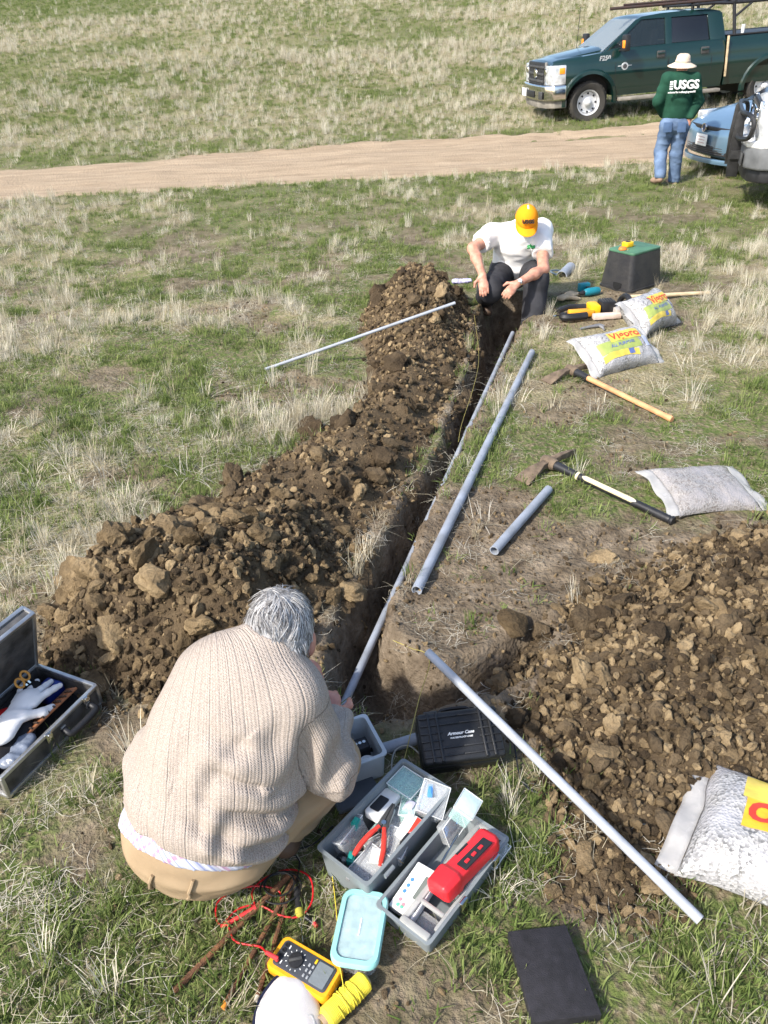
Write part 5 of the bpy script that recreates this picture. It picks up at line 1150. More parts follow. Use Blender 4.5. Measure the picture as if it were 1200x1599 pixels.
mb = MB(); p = at(594, 1171, 0.02); mb.tube([p+V((0.03, 0.01, 0)), p, p+V((-0.04, -0.005, 0.01)), p+V((-0.075, -0.03, 0.04))], 0.008); o = mb.build('cable', BLACKP); tag(o, 'thick black cable from the stub conduit into the grey box', 'cable')
# ---- valve box
c0 = G(984, 459); e1 = (G(1041, 446)-c0); e1.z = 0; e1 = V((math.cos(R(35)), math.sin(R(35)), 0)); e2 = V((-e1.y, e1.x, 0)); W1, W2, HB = 0.48, 0.38, 0.33
ctr = c0+e1*W1/2+e2*W2/2; ctr.z = gz(ctr.x, ctr.y)-0.01
vb = empty('valve_box', ctr, (0, 0, math.atan2(e1.y, e1.x)), 'black plastic valve box with a green lid standing on the grass', 'valve box')
VBM = mat('valve_box_black', (0.016, 0.016, 0.018), rough=0.45, var=0.3, nscale=9, bump=0.3, bscale=40, col2=(0.042, 0.04, 0.038))
mb = MB()
def rr3(w, h, r, z): return [(x, y, z) for x, y in rrect(w, h, r, 4)]
mb.loft([rr3(W1, W2, 0.05, 0), rr3(W1, W2, 0.05, 0.025), rr3(W1*0.97, W2*0.97, 0.05, 0.028), rr3(W1*0.86, W2*0.80, 0.045, HB), rr3(W1*0.82, W2*0.76, 0.04, HB)]); mb.build('wall', VBM, vb, smooth=35)
mb = MB(); mb.prism(rrect(W1*0.84, W2*0.78, 0.03), 0.022, HB+0.001); lid = mb.build('lid', mat('green_lid', (0.07, 0.17, 0.10), 0.55, var=0.12, bump=0.3, bscale=70), vb, bev=0.005)
mb = MB(); mb.cyl((-0.13, -0.02, HB+0.023), (-0.13, -0.02, HB+0.03), 0.014); mb.build('bolt', CHROME, lid)
mb = MB(); mb.lathe([(0.05, -0.01), (0.05, 0.004), (0.001, 0.005)], (-W1/2+0.012, -0.03, 0.06), (-1, 0, 0.25), 16); mb.build('pipe_hole', mat('hole_black', (0.004, 0.004, 0.004), 0.9, bump=0), vb)
VT = Matrix.Translation(ctr) @ Matrix.Rotation(math.atan2(e1.y, e1.x), 4, 'Z')
YEL = mat('tool_yellow', (0.85, 0.48, 0.01), 0.45, var=0.06, bump=0.05); ORG = mat('orange_plastic', (0.80, 0.20, 0.03), 0.5)
tm = empty('tape_measure', VT @ V((-0.035, 0.06, HB+0.023)), (0, 0, 0.5), 'yellow tape measure lying on the green valve box lid', 'tape measure')
mb = MB(); mb.prism(rrect(0.10, 0.075, 0.022), 0.045); mb.build('case', YEL, tm, bev=0.008)
mb = MB(); mb.prism(rrect(0.045, 0.038, 0.012), 0.003, 0.0455); mb.build('face', BLACKP, tm); mb = MB(); mb.box((0.055, -0.02, 0.008), (0.03, 0.022, 0.003)); mb.build('blade', mat('blade_yellow', (0.8, 0.6, 0.05), 0.4), tm)
mb = MB(); mb.lathe([(0.022, 0), (0.026, 0.008), (0.02, 0.028), (0.001, 0.03)], (0, 0, 0), (0, 0, 1), 16, sx=1.5); o = mb.build('chalk_bottle_cap', ORG); o.location = VT @ V((-0.165, 0.01, HB+0.023)); tag(o, 'small orange plastic cap on the corner of the green lid', 'cap')
# ---- pale wooden handle
a, b = G(972, 464, 0.03), G(1109, 457, 0.03); mb = MB(); mb.tube([V((0, 0, 0)), (b-a)*0.5, b-a], [0.016, 0.018, 0.017], 10); o = mb.build('wooden_pole', mat('pale_wood', (0.55, 0.43, 0.27), 0.7, nscale=9, var=0.2)); o.location = a; tag(o, 'pale wooden pole lying behind the upper pebble bag', 'pole')
# ---- blue-grey half shell beyond
p = G(884, 428, 0.0); hc_ = empty('conduit_cover', p, (0, 0, R(62)), 'blue-grey half-round plastic cover lying in the grass behind the drill', 'cover')
mb = MB(); rg = []
for x in (-0.17, 0.17): rg.append([(x, 0.055*math.cos(R(a)), 0.055*math.sin(R(a))+0.02) for a in range(0, 181, 15)]+[(x, 0.048*math.cos(R(a)), 0.048*math.sin(R(a))+0.02) for a in range(180, -1, -15)])
mb.loft(rg); mb.build('shell', PVC, hc_); mb = MB(); mb.tube(catmull([(-0.16, 0.05, 0.03), (-0.19, 0.10, 0.06), (-0.10, 0.12, 0.05), (0.0, 0.07, 0.03)], 5), 0.010); mb.build('flap', mat('slate_plastic', (0.10, 0.14, 0.18), 0.5), hc_)
# ---- drill
p = G(922, 463, 0.0); dr = empty('cordless_drill', p, (0, 0, R(200)), 'teal and black cordless drill lying beside the valve box', 'drill')
TEAL = mat('teal_plastic', (0.01, 0.19, 0.25), 0.45, var=0.1)
mb = MB(); mb.lathe([(0.001, -0.09), (0.03, -0.088), (0.036, -0.06), (0.036, 0.03), (0.030, 0.06), (0.022, 0.07), (0.001, 0.07)], (0, 0, 0.045), (1, 0, 0), 16); mb.build('motor_housing', TEAL, dr)
mb = MB(); mb.lathe([(0.02, 0.06), (0.022, 0.09), (0.014, 0.115), (0.004, 0.12), (0.004, 0.16), (0.001, 0.165)], (0, 0, 0.045), (1, 0, 0), 14); mb.build('chuck', BLACKP, dr)
mb = MB(); mb.box((-0.04, -0.075, 0.04), (0.04, 0.11, 0.038), rot=Euler((0, 0, R(-10)))); mb.build('grip', BLACKP, dr, bev=0.01)
mb = MB(); mb.box((-0.03, -0.155, 0.045), (0.11, 0.055, 0.075)); mb.build('battery', TEAL, dr, bev=0.01)
# ---- tan work glove
p = G(888, 466, 0.012); S_ = SDF(0.005, 0.02); hand(S_, V((-0.05, -0.02, 0.012)), V((0.9, 0.5, 0.05)), V((0, 0, 1)), curl=0.25, sz=1.3); S_.cap((-0.11, -0.05, 0.02), (-0.05, -0.02, 0.02), 0.04, 0.035, 0.5, (0.5, -0.9, 0)); o = skin_obj('work_glove', S_, cloth('tan_leather', (0.50, 0.40, 0.27), nscale=20, var=0.15), None, fold=folds(0.004, 0.05, 5)); o.location = p+V((0, 0, 0.01)); o.rotation_euler = (0, 0, 0.3); tag(o, 'crumpled tan work glove on the bare dirt left of the drill', 'glove')
# ---- reciprocating saw
p = G(930, 497, 0.0); sw = empty('demolition_saw', p, (0, 0, R(4)), 'yellow and black battery band saw lying by the pebble bags', 'saw')
PINKW = mat('pale_guard', (0.62, 0.50, 0.42), 0.6)
mb = MB(); mb.tube(catmull([(-0.30, 0.10, 0.05), (-0.20, 0.15, 0.06), (-0.10, 0.15, 0.06), (0.0, 0.13, 0.06)], 4), 0.024, 8); mb.build('rear_handle', BLACKP, sw)
mb = MB(); mb.tube(catmull([(-0.30, -0.02, 0.05), (-0.29, -0.06, 0.05), (-0.22, -0.075, 0.05), (-0.10, -0.06, 0.05)], 4), 0.032, 8); mb.build('front_grip', BLACKP, sw)
mb = MB(); mb.box((0.0, 0.075, 0.06), (0.09, 0.14, 0.09)); mb.build('yellow_body', YEL, sw, bev=0.015)
mb = MB(); mb.box((-0.12, 0.03, 0.045), (0.22, 0.07, 0.06)); mb.build('body_neck', mat('tool_orange', (0.75, 0.33, 0.02), 0.5), sw, bev=0.012)
mb = MB(); mb.box((0.115, 0.08, 0.075), (0.13, 0.12, 0.10)); ba = mb.build('battery', BLACKP, sw, bev=0.012)
for k in range(5):
    mb = MB(); mb.box((0.07+0.022*k, 0.08, 0.127), (0.008, 0.10, 0.006)); mb.build('rib', DARKGREY, ba)
mb = MB(); mb.box((0.08, -0.045, 0.03), (0.24, 0.06, 0.045)); mb.build('guide_plate', PINKW, sw, bev=0.008)
mb = MB(); mb.box((0.185, 0.02, 0.05), (0.06, 0.13, 0.06)); mb.build('frame_casting', mat('cast_alloy', (0.5, 0.46, 0.42), 0.5, 0.3), sw, bev=0.01)
mb = MB(); mb.tube([(0.255+0.02*math.cos(a), 0.04+0.11*math.sin(a), 0.08+0.075*math.cos(a)) for a in np.linspace(0, 2*math.pi, 25)], 0.024, 8, cap=False); mb.build('wheel_guard', BLACKP, sw)
mb = MB(); mb.box((-0.33, 0.04, 0.03), (0.06, 0.02, 0.008), rz=0.4); mb.build('blade', CHROME, sw)
# ---- grey trigger wrench
p = G(928, 511, 0.012); cl = empty('pipe_cutter', p, (0, 0, R(6)), 'grey metal pipe cutter lying in front of the saw', 'pipe cutter')
AL = mat('dull_alloy', (0.32, 0.32, 0.33), 0.5, 0.5, var=0.2)
mb = MB(); mb.tube([(-0.12, -0.01, 0), (-0.03, 0.01, 0.004), (0.05, 0.02, 0.006), (0.09, 0.01, 0)], [0.009, 0.012, 0.016, 0.01], 8); mb.build('jaw_arm', AL, cl)
mb = MB(); mb.tube([(0.05, 0.02, 0.005), (0.065, -0.03, 0), (0.055, -0.075, 0)], [0.012, 0.010, 0.008], 8); mb.build('lever', AL, cl)
# ---- small pieces by the far heap end
p = at(723, 439, 0.22); S_ = SDF(0.005, 0.015); S_.cap((-0.06, 0, 0), (0.05, 0.01, 0), 0.035, 0.03, 0.45, (1, 0.2, 0)); o = skin_obj('crumpled_bag', S_, mat('lavender_plastic', (0.55, 0.53, 0.72), 0.35, var=0.2, nscale=30), None, fold=folds(0.012, 0.03, 15)); o.location = p; tag(o, 'small crumpled lavender plastic bag on the far end of the heap', 'plastic bag')

# ---- pebble bags
def plastic_pebble(name, base, dark, scale=110, rough=0.25):
    m = bpy.data.materials.new(name); m.use_nodes = True; t = m.node_tree; L = t.links.new; b = t.nodes['Principled BSDF']
    b.inputs['Roughness'].default_value = rough; b.inputs['Coat Weight'].default_value = 0.25; b.inputs['Coat Roughness'].default_value = 0.2
    tc = N(t, 'ShaderNodeTexCoord'); vo = N(t, 'ShaderNodeTexVoronoi'); vo.inputs['Scale'].default_value = scale; L(tc.outputs['Object'], vo.inputs['Vector'])
    nz = N(t, 'ShaderNodeTexNoise'); nz.inputs['Scale'].default_value = 9; nz.inputs['Detail'].default_value = 6; L(tc.outputs['Object'], nz.inputs['Vector'])
    r1 = N(t, 'ShaderNodeMix', data_type='RGBA'); r1.inputs[6].default_value = (*dark, 1); r1.inputs[7].default_value = (*base, 1)
    mr = N(t, 'ShaderNodeMapRange'); L(vo.outputs['Color'], mr.inputs[0]); mr.inputs[1].default_value = 0.15; mr.inputs[2].default_value = 0.55; L(mr.outputs[0], r1.inputs[0])
    r2 = N(t, 'ShaderNodeMix', data_type='RGBA'); r2.inputs[7].default_value = (min(1, base[0]*1.05), min(1, base[1]*1.05), min(1, base[2]*1.1), 1); L(r1.outputs[2], r2.inputs[6])
    m2 = N(t, 'ShaderNodeMapRange'); L(nz.outputs[0], m2.inputs[0]); m2.inputs[1].default_value = 0.45; m2.inputs[2].default_value = 0.65; L(m2.outputs[0], r2.inputs[0]); L(r2.outputs[2], b.inputs['Base Color'])
    bp = N(t, 'ShaderNodeBump'); bp.inputs['Strength'].default_value = 0.6; bp.inputs['Distance'].default_value = 0.006; L(vo.outputs['Distance'], bp.inputs['Height']); L(bp.outputs[0], b.inputs['Normal']); return m
PEB = plastic_pebble('white_pebbles_in_plastic', (0.37, 0.362, 0.358), (0.15, 0.147, 0.143))
PEBG = plastic_pebble('grey_gravel_in_plastic', (0.29, 0.272, 0.258), (0.17, 0.15, 0.133), 130)
CLEAR = mat('clear_plastic_film', (0.55, 0.54, 0.53), rough=0.25, var=0.05, nscale=20, bump=0.5, bscale=25, alpha=0.5)
BY = mat('bag_yellow', (0.62, 0.47, 0.08), 0.35, var=0.1); BG_ = mat('bag_green', (0.30, 0.36, 0.10), 0.35, var=0.1); BR = mat('bag_red', (0.60, 0.05, 0.03), 0.4, bump=0); BB = mat('bag_blue', (0.10, 0.14, 0.35), 0.4, bump=0); BOR = mat('bag_orange', (0.85, 0.42, 0.03), 0.4)
def pebble_bag(loc, rz, L_, W_, H_, seed, label, m=PEB, tilt=(0, 0), labels=None, under=0.0):
    root = empty('pebble_bag', loc, (tilt[0], tilt[1], rz), label, 'bag', 'clear plastic bags of pebbles')
    def surf(u, v, off=0.0):
        """u, v in -1..1; the filled part bulges, the ends flatten into a crimped seam"""
        u = np.asarray(u, float); v = np.asarray(v, float); au, av = np.abs(u), np.abs(v)
        h = H_*np.clip(1-au**5, 0, 1)**0.6*np.clip(1-av**3.0, 0, 1)**0.55
        pinch = 1-0.07*(1-v*v)*au**6-0.0*u; wd = 1-0.10*(1-u*u)*av**4+0.06*au**4
        x = u*L_/2*(1-0.06*(1-v*v)*au**4)+0.02*(fbm(v*2+seed, u, 1, 2, seed)-0.5)*au**4; y = v*W_/2*wd+0.012*(fbm(u*3+seed, v, 1, 2, seed+1)-0.5)
        n_ = fbm(u*2.2+seed*3, v*1.6, 1, 3, seed+2)-0.5; n2 = fbm(u*7+seed, v*5, 1, 2, seed+4)-0.5
        z = h*(1+0.22*n_)+0.009*n2*(0.25+h/H_)+0.006+off+0.02*au**8*(fbm(v*4+seed, 0*v, 1, 2, 8)-0.2)
        return np.stack([x, y, z], -1)
    nu, nv = 57, 41; uu, vv = np.meshgrid(np.linspace(-1, 1, nu), np.linspace(-1, 1, nv)); P = surf(uu, vv).reshape(-1, 3)
    idx = np.arange(nu*nv).reshape(nv, nu); q = np.stack([idx[:-1, :-1], idx[:-1, 1:], idx[1:, 1:], idx[1:, :-1]], -1).reshape(-1, 4)
    B = P.copy(); B[:, 2] = np.minimum(P[:, 2]-0.004, 0.002-under*P[:, 2]); ring = np.concatenate([idx[0, :-1], idx[:-1, -1], idx[-1, :0:-1], idx[:0:-1, 0]]); n0 = nu*nv
    rg2 = np.roll(ring, -1); side = np.stack([rg2, ring, ring+n0, rg2+n0], 1)
    body = link('sack', npmesh('sack', np.concatenate([P, B]), np.concatenate([q, q[:, ::-1]+n0, side])), m, root)
    for s in (-1, 1):       # empty seam flap at each end
        vv1 = np.linspace(-1, 1, 25); fl = []
        for k in range(5):
            base = surf(np.full(25, s*0.985), vv1); base[:, 0] += s*0.016*k; base[:, 2] = base[:, 2]*(1-0.1*k)+0.010*k/4*np.sin(vv1*7+seed+k*0.5)+0.003; fl.append(base)
        A = np.concatenate(fl); ii = np.arange(125).reshape(5, 25); qq = np.stack([ii[:-1, :-1], ii[:-1, 1:], ii[1:, 1:], ii[1:, :-1]], -1).reshape(-1, 4)
        f = link('seam_flap', npmesh('seam_flap', A, qq), CLEAR, root); md = f.modifiers.new('t', 'SOLIDIFY'); md.thickness = 0.0012
    def patch(nm, u0, u1, v0, v1, mm, curve=0.0, off=0.0025):
        a, b = np.meshgrid(np.linspace(u0, u1, 20), np.linspace(0, 1, 14)); vlo = v0+curve*np.sin(np.pi*(a-u0)/(u1-u0)); vhi = v1+curve*np.sin(np.pi*(a-u0)/(u1-u0)); vb_ = vlo+(vhi-vlo)*b
        A = surf(a, vb_, off).reshape(-1, 3); ii = np.arange(280).reshape(14, 20); qq = np.stack([ii[:-1, :-1], ii[:-1, 1:], ii[1:, 1:], ii[1:, :-1]], -1).reshape(-1, 4)
        return link(nm, npmesh(nm, A, qq), mm, body)
    def print_text(txt, uc, vc, size, mm, flip=1):
        o = text_mesh(txt, size, mm, body, Matrix.Identity(4), 'lettering', 0, 0.1, size*0.02); me = o.data
        bm = bmesh.new(); bm.from_mesh(me); bmesh.ops.triangulate(bm, faces=bm.faces); bmesh.ops.subdivide_edges(bm, edges=[e for e in bm.edges if e.calc_length() > size*0.3], cuts=2); bm.to_mesh(me); bm.free()
        co = np.empty(len(me.vertices)*3); me.vertices.foreach_get('co', co); co = co.reshape(-1, 3)
        A = surf(np.clip(uc+flip*co[:, 0]/(L_/2), -1, 1), np.clip(vc+flip*co[:, 1]/(W_/2), -1, 1), 0.0055); me.vertices.foreach_set('co', A.astype(np.float32).ravel()); me.update()
    if labels: labels(patch, print_text)
    return root
def full_label(patch, txt):
    patch('green_print', -0.80, 0.50, -0.40, 0.15, BG_, 0.0); patch('yellow_print', -0.80, 0.35, -0.72, -0.46, BY, 0.10, 0.0035); patch('name_panel', -0.35, 0.66, 0.06, 0.56, BY, 0.0, 0.004)
    txt('Vigoro', 0.16, 0.30, 0.092, BR); txt('ALL PURPOSE', -0.05, -0.12, 0.034, BB); patch('picture', 0.02, 0.20, -0.62, -0.40, BB, 0, 0.006)
    patch('blue_print', 0.64, 0.82, -0.4, 0.1, mat('bag_pale_blue', (0.45, 0.50, 0.68), 0.4), 0.0, 0.0035)
p = G(1012, 516); pebble_bag(p+V((0, 0.06, 0.115)), R(40), 0.46, 0.34, 0.13, 1, 'printed pebble bag standing nearest the valve box', PEB, (R(42), 0), full_label, 0.8)
p = G(962, 572); pebble_bag(p+V((0, 0.05, 0.085)), R(24), 0.54, 0.36, 0.12, 2, 'printed pebble bag behind the wooden handled mattock', PEB, (R(30), 0), full_label, 0.8)
p = G(1096, 772); pebble_bag(p+V((0, 0, 0.02)), R(8), 0.46, 0.40, 0.07, 3, 'plain grey gravel bag lying at the end of the black mattock grip', PEBG, (R(6), R(4)))
def corner_label(patch, txt):
    patch('name_panel', -0.75, 0.60, -0.22, 0.30, BOR, 0.0, 0.003); patch('yellow_print', -0.75, 0.64, -0.72, -0.22, BY, 0.0, 0.003); txt('Vigoro', -0.10, 0.04, 0.16, BR)
p = at(1200, 1360, 0.0); pebble_bag(V((1.215, 1.345, 0.03)), R(180-33), 0.66, 0.44, 0.13, 4, 'white pebble bag cut off by the right frame edge in the foreground', PEB, (R(0), R(0)), corner_label)

# ---- mattocks
def mattock(head, tip, label, wood=True, flip=1):
    head, tip = V(head), V(tip); d = tip-head; L_ = d.length; d.normalize(); s = V((-d.y, d.x, 0)).normalized(); up = d.cross(s); up = up if up.z > 0 else -up
    root = empty('mattock', head, (0, 0, 0), label, 'mattock')
    RUST = mat('rusty_iron', (0.17, 0.125, 0.085), rough=0.85, metal=0.2, var=0.3, nscale=18, bump=0.4, bscale=90, col2=(0.09, 0.065, 0.045))
    Q = Matrix((d, s, up)).transposed()
    def P(a, b, c): return Q @ V((a, b, c))
    mb = MB(); mb.lathe([(0.030, -0.045), (0.036, -0.02), (0.036, 0.03), (0.030, 0.05)], (0, 0, 0), d, 16); hd_ = mb.build('eye', RUST, root)
    # adze blade: widens and droops
    mb = MB(); rg = []
    for t, w, th, z in ((0.02, 0.02, 0.02, 0), (0.07, 0.022, 0.016, 0.004), (0.13, 0.040, 0.010, -0.004), (0.20, 0.052, 0.006, -0.022), (0.235, 0.054, 0.002, -0.034)): rg.append([P(-w, flip*t, z-th), P(w, flip*t, z-th), P(w, flip*t, z+th), P(-w, flip*t, z+th)])
    mb.loft(rg); mb.build('adze_blade', RUST, root, bev=0.002)
    mb = MB(); rg = []
    for t, w, th, z in ((0.02, 0.02, 0.022, 0), (0.10, 0.016, 0.018, 0.004), (0.20, 0.008, 0.022, -0.014), (0.24, 0.003, 0.024, -0.024)): rg.append([P(-w, -flip*t, z-th), P(w, -flip*t, z-th), P(w, -flip*t, z+th), P(-w, -flip*t, z+th)])
    mb.loft(rg); mb.build('cutter_blade', RUST, root, bev=0.002)
    if wood:
        mb = MB(); mb.tube([d*0.05, d*0.10, d*0.17], [0.027, 0.026, 0.023], 14); mb.build('collar', BLACKP, root)
        mb = MB(); mb.tube([d*0.15, d*0.4, d*(L_-0.08), d*(L_-0.01), d*L_], [0.019, 0.0175, 0.0185, 0.021, 0.018], 14); mb.build('handle', mat('orange_wood', (0.60, 0.30, 0.14), 0.55, nscale=14, var=0.15, bump=0.1), root)
    else:
        mb = MB(); mb.tube([d*-0.05, d*0.06, d*0.20], [0.026, 0.025, 0.022], 14); mb.build('collar', BLACKP, root)
        mb = MB(); mb.tube([d*0.20, d*0.215], [0.0245, 0.0245], 14); mb.build('ring', mat('cream_fibreglass', (0.72, 0.62, 0.38), 0.4, var=0.05), root)
        mb = MB(); mb.tube([d*0.19, d*(L_*0.72)], [0.0195, 0.0185], 14); mb.build('shaft', BLACKP, root)
        mb = MB(); c = s*-0.0055+up*0.011; mb.tube([c+d*0.235, c+d*0.26, c+d*(L_*0.70), c+d*(L_*0.74)], [0.006, 0.0145, 0.0145, 0.005], 10); mb.build('stripe', MATS['cream_fibreglass'], root)
        mb = MB(); pts = [d*(L_*0.70+L_*0.30*i/24) for i in range(25)]; mb.tube(pts, [0.020+0.0022*(i % 2) for i in range(23)]+[0.026, 0.022], 14); mb.build('grip', BLACKP, root)
    return root
mattock(G(893, 578, 0.05), G(1050, 655, 0.022), 'mattock with an orange wooden handle in front of the printed bag', True, -1)
mattock(G(858, 722, 0.05), G(1052, 814, 0.024), 'mattock with a black and cream fibreglass handle beside the grey bag', False, -1)
# ---- yellow builder's line
YL = mat('mason_line', (0.42, 0.35, 0.10), 0.7, bump=0)
mb = MB(); mb.tube(catmull([at(741, 492, 0.12), at(748, 555, 0.10), at(741, 600, 0.08), at(722, 660, 0.06), at(716, 690, 0.03)], 6), 0.0011, 5); tag(mb.build('string_line', YL), 'thin yellow string hanging down the far trench edge', 'string')
mb = MB(); mb.tube(catmull([at(614, 1000, 0.0), at(642, 1012, 0.03), at(671, 1028, 0.26), at(655, 1090, 0.10), at(632, 1185, 0.06)], 6), 0.0017, 5); tag(mb.build('string_line', YL), 'yellow string tied to the raised tip of the diagonal conduit', 'string')
# ================================================================== foreground tools
def place(root, obj): obj.parent = root
def rect_from(p0, p1, z):
    """origin, angle and length of the horizontal edge seen from pixel p0 to p1 at height z"""
    a, b = at(*p0, z), at(*p1, z); d = b-a; return a, math.atan2(d.y, d.x), d.length
GREYP = mat('grey_toolbox', (0.20, 0.225, 0.235), 0.5, var=0.08, nscale=6, bump=0.1, bscale=120, col2=(0.16, 0.18, 0.19))
CLR = mat('clear_polypropylene', (0.80, 0.83, 0.84), rough=0.2, var=0.06, nscale=10, bump=0.1, alpha=0.26, spec=0.8)
CLRG = mat('green_tinted_clear', (0.50, 0.76, 0.72), rough=0.2, var=0.06, nscale=10, bump=0.1, alpha=0.36, spec=0.8)
CLRC = mat('clear_cover', (0.86, 0.88, 0.89), rough=0.16, var=0.08, nscale=14, bump=0.2, bscale=30, alpha=0.24, spec=0.9)
def tray(name, L_, W_, H_, t, m, parent, M=None, r=0.012):
    """open box with real walls"""
    mb = MB(M)
    def rg(w, h, z): return [(x, y, z) for x, y in rrect(w, h, r, 3)]
    k = 0.94
    mb.loft([rg(L_*k, W_*k, 0), rg(L_, W_, H_), rg(L_+0.012, W_+0.012, H_), rg(L_+0.012, W_+0.012, H_+0.006), rg(L_-2*t, W_-2*t, H_+0.006), rg(L_*k-2*t, W_*k-2*t, t)]); return mb.build(name, m, parent, smooth=35)
# ---- grey toolbox: base tray and opened lid share a hinge
zr = 0.135
oA, ang, LA = rect_from((498, 1326), (630, 1189), zr)
u = V((math.cos(ang), math.sin(ang), 0)); w_ = V((u.y, -u.x, 0)); WB = 0.19; cb = oA+u*LA/2+w_*WB/2; cb.z = 0
tb = empty('tool_box', (cb.x, cb.y, 0.004), (0, 0, ang), 'open grey plastic tool box full of small clear boxes beside the crouching person', 'tool box')
tray('base', LA, WB, zr, 0.004, GREYP, tb)
Lm = Matrix.Translation((0, -WB-0.03, 0.0))
ld = tray('lid', LA, WB-0.01, 0.075, 0.004, GREYP, tb, Lm)
for x in (-LA*0.30, LA*0.30):
    mb = MB(); mb.cyl((x-0.02, -WB/2-0.012, zr-0.02), (x+0.02, -WB/2-0.012, zr-0.02), 0.008); mb.build('hinge', GREYP, tb)
for x in (-0.05, 0.12):
    mb = MB(); mb.box((x, -WB*1.5-0.035, 0.075), (0.03, 0.012, 0.04)); mb.build('latch', CHROME, ld, bev=0.003)
TBM = Matrix.Translation((cb.x, cb.y, 0.004)) @ Matrix.Rotation(ang, 4, 'Z')
def inbox(x, y, z, rz=0.0, rot=None): return TBM @ Matrix.Translation((x, y, z)) @ (rot.to_matrix().to_4x4() if rot else Matrix.Rotation(rz, 4, 'Z'))
def clear_box(M, d, label, m=CLR, content=None, cat='clear box', lidm=None):
    r_ = empty('clear_box', (0, 0, 0)); r_.matrix_world = M; tag(r_, label, cat, 'small clear plastic boxes in the tool box')
    mb = MB(); mb.box((0, 0, d[2]*0.40), (d[0], d[1], d[2]*0.80)); mb.build('tub', m, r_, bev=0.006, seg=3)
    mb = MB(); mb.box((0, 0, d[2]*0.91), (d[0]*1.03, d[1]*1.03, d[2]*0.2)); mb.build('cover', lidm or (CLRC if m is CLR else m), r_, bev=0.005, seg=3)
    rm = MB(); X_, Y_, zt_ = d[0]*0.515, d[1]*0.515, d[2]*1.005
    for (c_, e_) in (((0, Y_, zt_), (X_*2, 0.0022, 0.003)), ((0, -Y_, zt_), (X_*2, 0.0022, 0.003)), ((X_, 0, zt_), (0.0022, Y_*2, 0.003)), ((-X_, 0, zt_), (0.0022, Y_*2, 0.003))): rm.box(c_, e_)
    o = rm.build('rim_edge', MATS.get('rim_white') or mat('rim_white', (0.85, 0.88, 0.88), 0.2, alpha=0.75, bump=0), r_, smooth=0); o['kind'] = 'stuff'
    if content is not None:
        mb = MB(); rg = np.random.default_rng(content[1])
        for k in range(content[2]):
            a = rg.uniform(0, 3.14); p = V((rg.uniform(-0.42, 0.42)*d[0], rg.uniform(-0.42, 0.42)*d[1], rg.uniform(0.06, 0.66)*d[2])); mb.cyl(p-V((math.cos(a), math.sin(a), rg.uniform(-.3, .3)))*0.009, p+V((math.cos(a), math.sin(a), 0))*0.009, content[3], n=5)
        o = mb.build('contents', content[0], r_, smooth=0); o['kind'] = 'stuff'
    return r_
MET = mat('small_metal', (0.45, 0.42, 0.38), 0.35, 0.7, bump=0); WRP = mat('white_parts', (0.75, 0.75, 0.75), 0.5, bump=0); BLP = mat('blue_parts', (0.08, 0.25, 0.6), 0.5, bump=0); GRP = mat('green_parts', (0.15, 0.5, 0.35), 0.5, bump=0); BRS = mat('brass_parts', (0.55, 0.40, 0.15), 0.35, 0.7, bump=0)
clear_box(inbox(LA*0.36, 0.035, 0.055), (0.085, 0.095, 0.075), 'clear green tinted box at the far end of the tool box', CLRG, (GRP, 1, 30, 0.004))
clear_box(inbox(LA*0.36, -0.055, 0.095, 0.35, Euler((R(18), R(-16), 0.35))), (0.10, 0.085, 0.055), 'clear faceted box with a blue part perched on the tool box rim', CLR, (BLP, 2, 6, 0.008))
clear_box(inbox(-LA*0.22, 0.055, 0.045, 0.12, Euler((R(-25), 0, 0.1))), (0.115, 0.045, 0.075), 'narrow clear box on edge at the left side of the tool box', CLR, (MET, 3, 18, 0.002))
clear_box(inbox(-LA*0.32, -0.045, 0.045, 0.0), (0.105, 0.085, 0.055), 'clear box of white fittings in the near corner of the tool box', CLR, (WRP, 4, 14, 0.005))
clear_box(inbox(-LA*0.06, -0.055, 0.05, 0.25), (0.09, 0.075, 0.045), 'clear box of loose metal pins in the middle of the tool box', CLR, (BRS, 5, 160, 0.0016))
clear_box(inbox(LA*0.13, 0.0, 0.03, 0.1), (0.07, 0.12, 0.05), 'clear box buried under the white device in the tool box', CLR, (WRP, 6, 14, 0.004))
clear_box(inbox(LA*0.22, -0.02, 0.075, 0.4, Euler((R(-10), R(8), 0.5))), (0.075, 0.05, 0.035), 'small clear box of green bits wedged mid tool box', CLRG, (GRP, 11, 20, 0.003))
clear_box(inbox(-LA*0.14, 0.0, 0.03, -0.3), (0.06, 0.05, 0.04), 'little clear box of brass screws on the tool box floor', CLR, (BRS, 12, 60, 0.0016))
def jumble(nm, n, x0, x1, y0, y1, z, m, seed, r, ln, label):
    mb = MB(); rg = np.random.default_rng(seed)
    for k in range(n):
        p = V((rg.uniform(x0, x1), rg.uniform(y0, y1), z+rg.uniform(0, 0.02))); a = rg.uniform(0, 6.28); d = V((math.cos(a), math.sin(a), rg.uniform(-0.3, 0.3)))*ln*rg.uniform(0.4, 1); mb.tube([p-d/2, p+V((0, 0, 0.004)), p+d/2], r*rg.uniform(0.6, 1.2), 5)
    o = mb.build(nm, m, smooth=0); o.matrix_world = TBM; tag(o, label, 'small parts', kind='stuff')
jumble('loose_screws', 90, -LA*0.44, LA*0.44, -0.08, 0.08, 0.012, MET, 21, 0.0028, 0.03, 'loose screws and pins on the tool box floor')
jumble('loose_wires', 40, -LA*0.44, LA*0.1, -0.08, 0.08, 0.02, mat('black_lead', (0.012, 0.012, 0.013), 0.4, bump=0), 22, 0.0018, 0.07, 'snippets of black wire in the tool box')
jumble('white_scraps', 16, -LA*0.42, LA*0.4, -0.075, 0.075, 0.03, WRP, 23, 0.006, 0.04, 'white plastic scraps among the clear boxes')
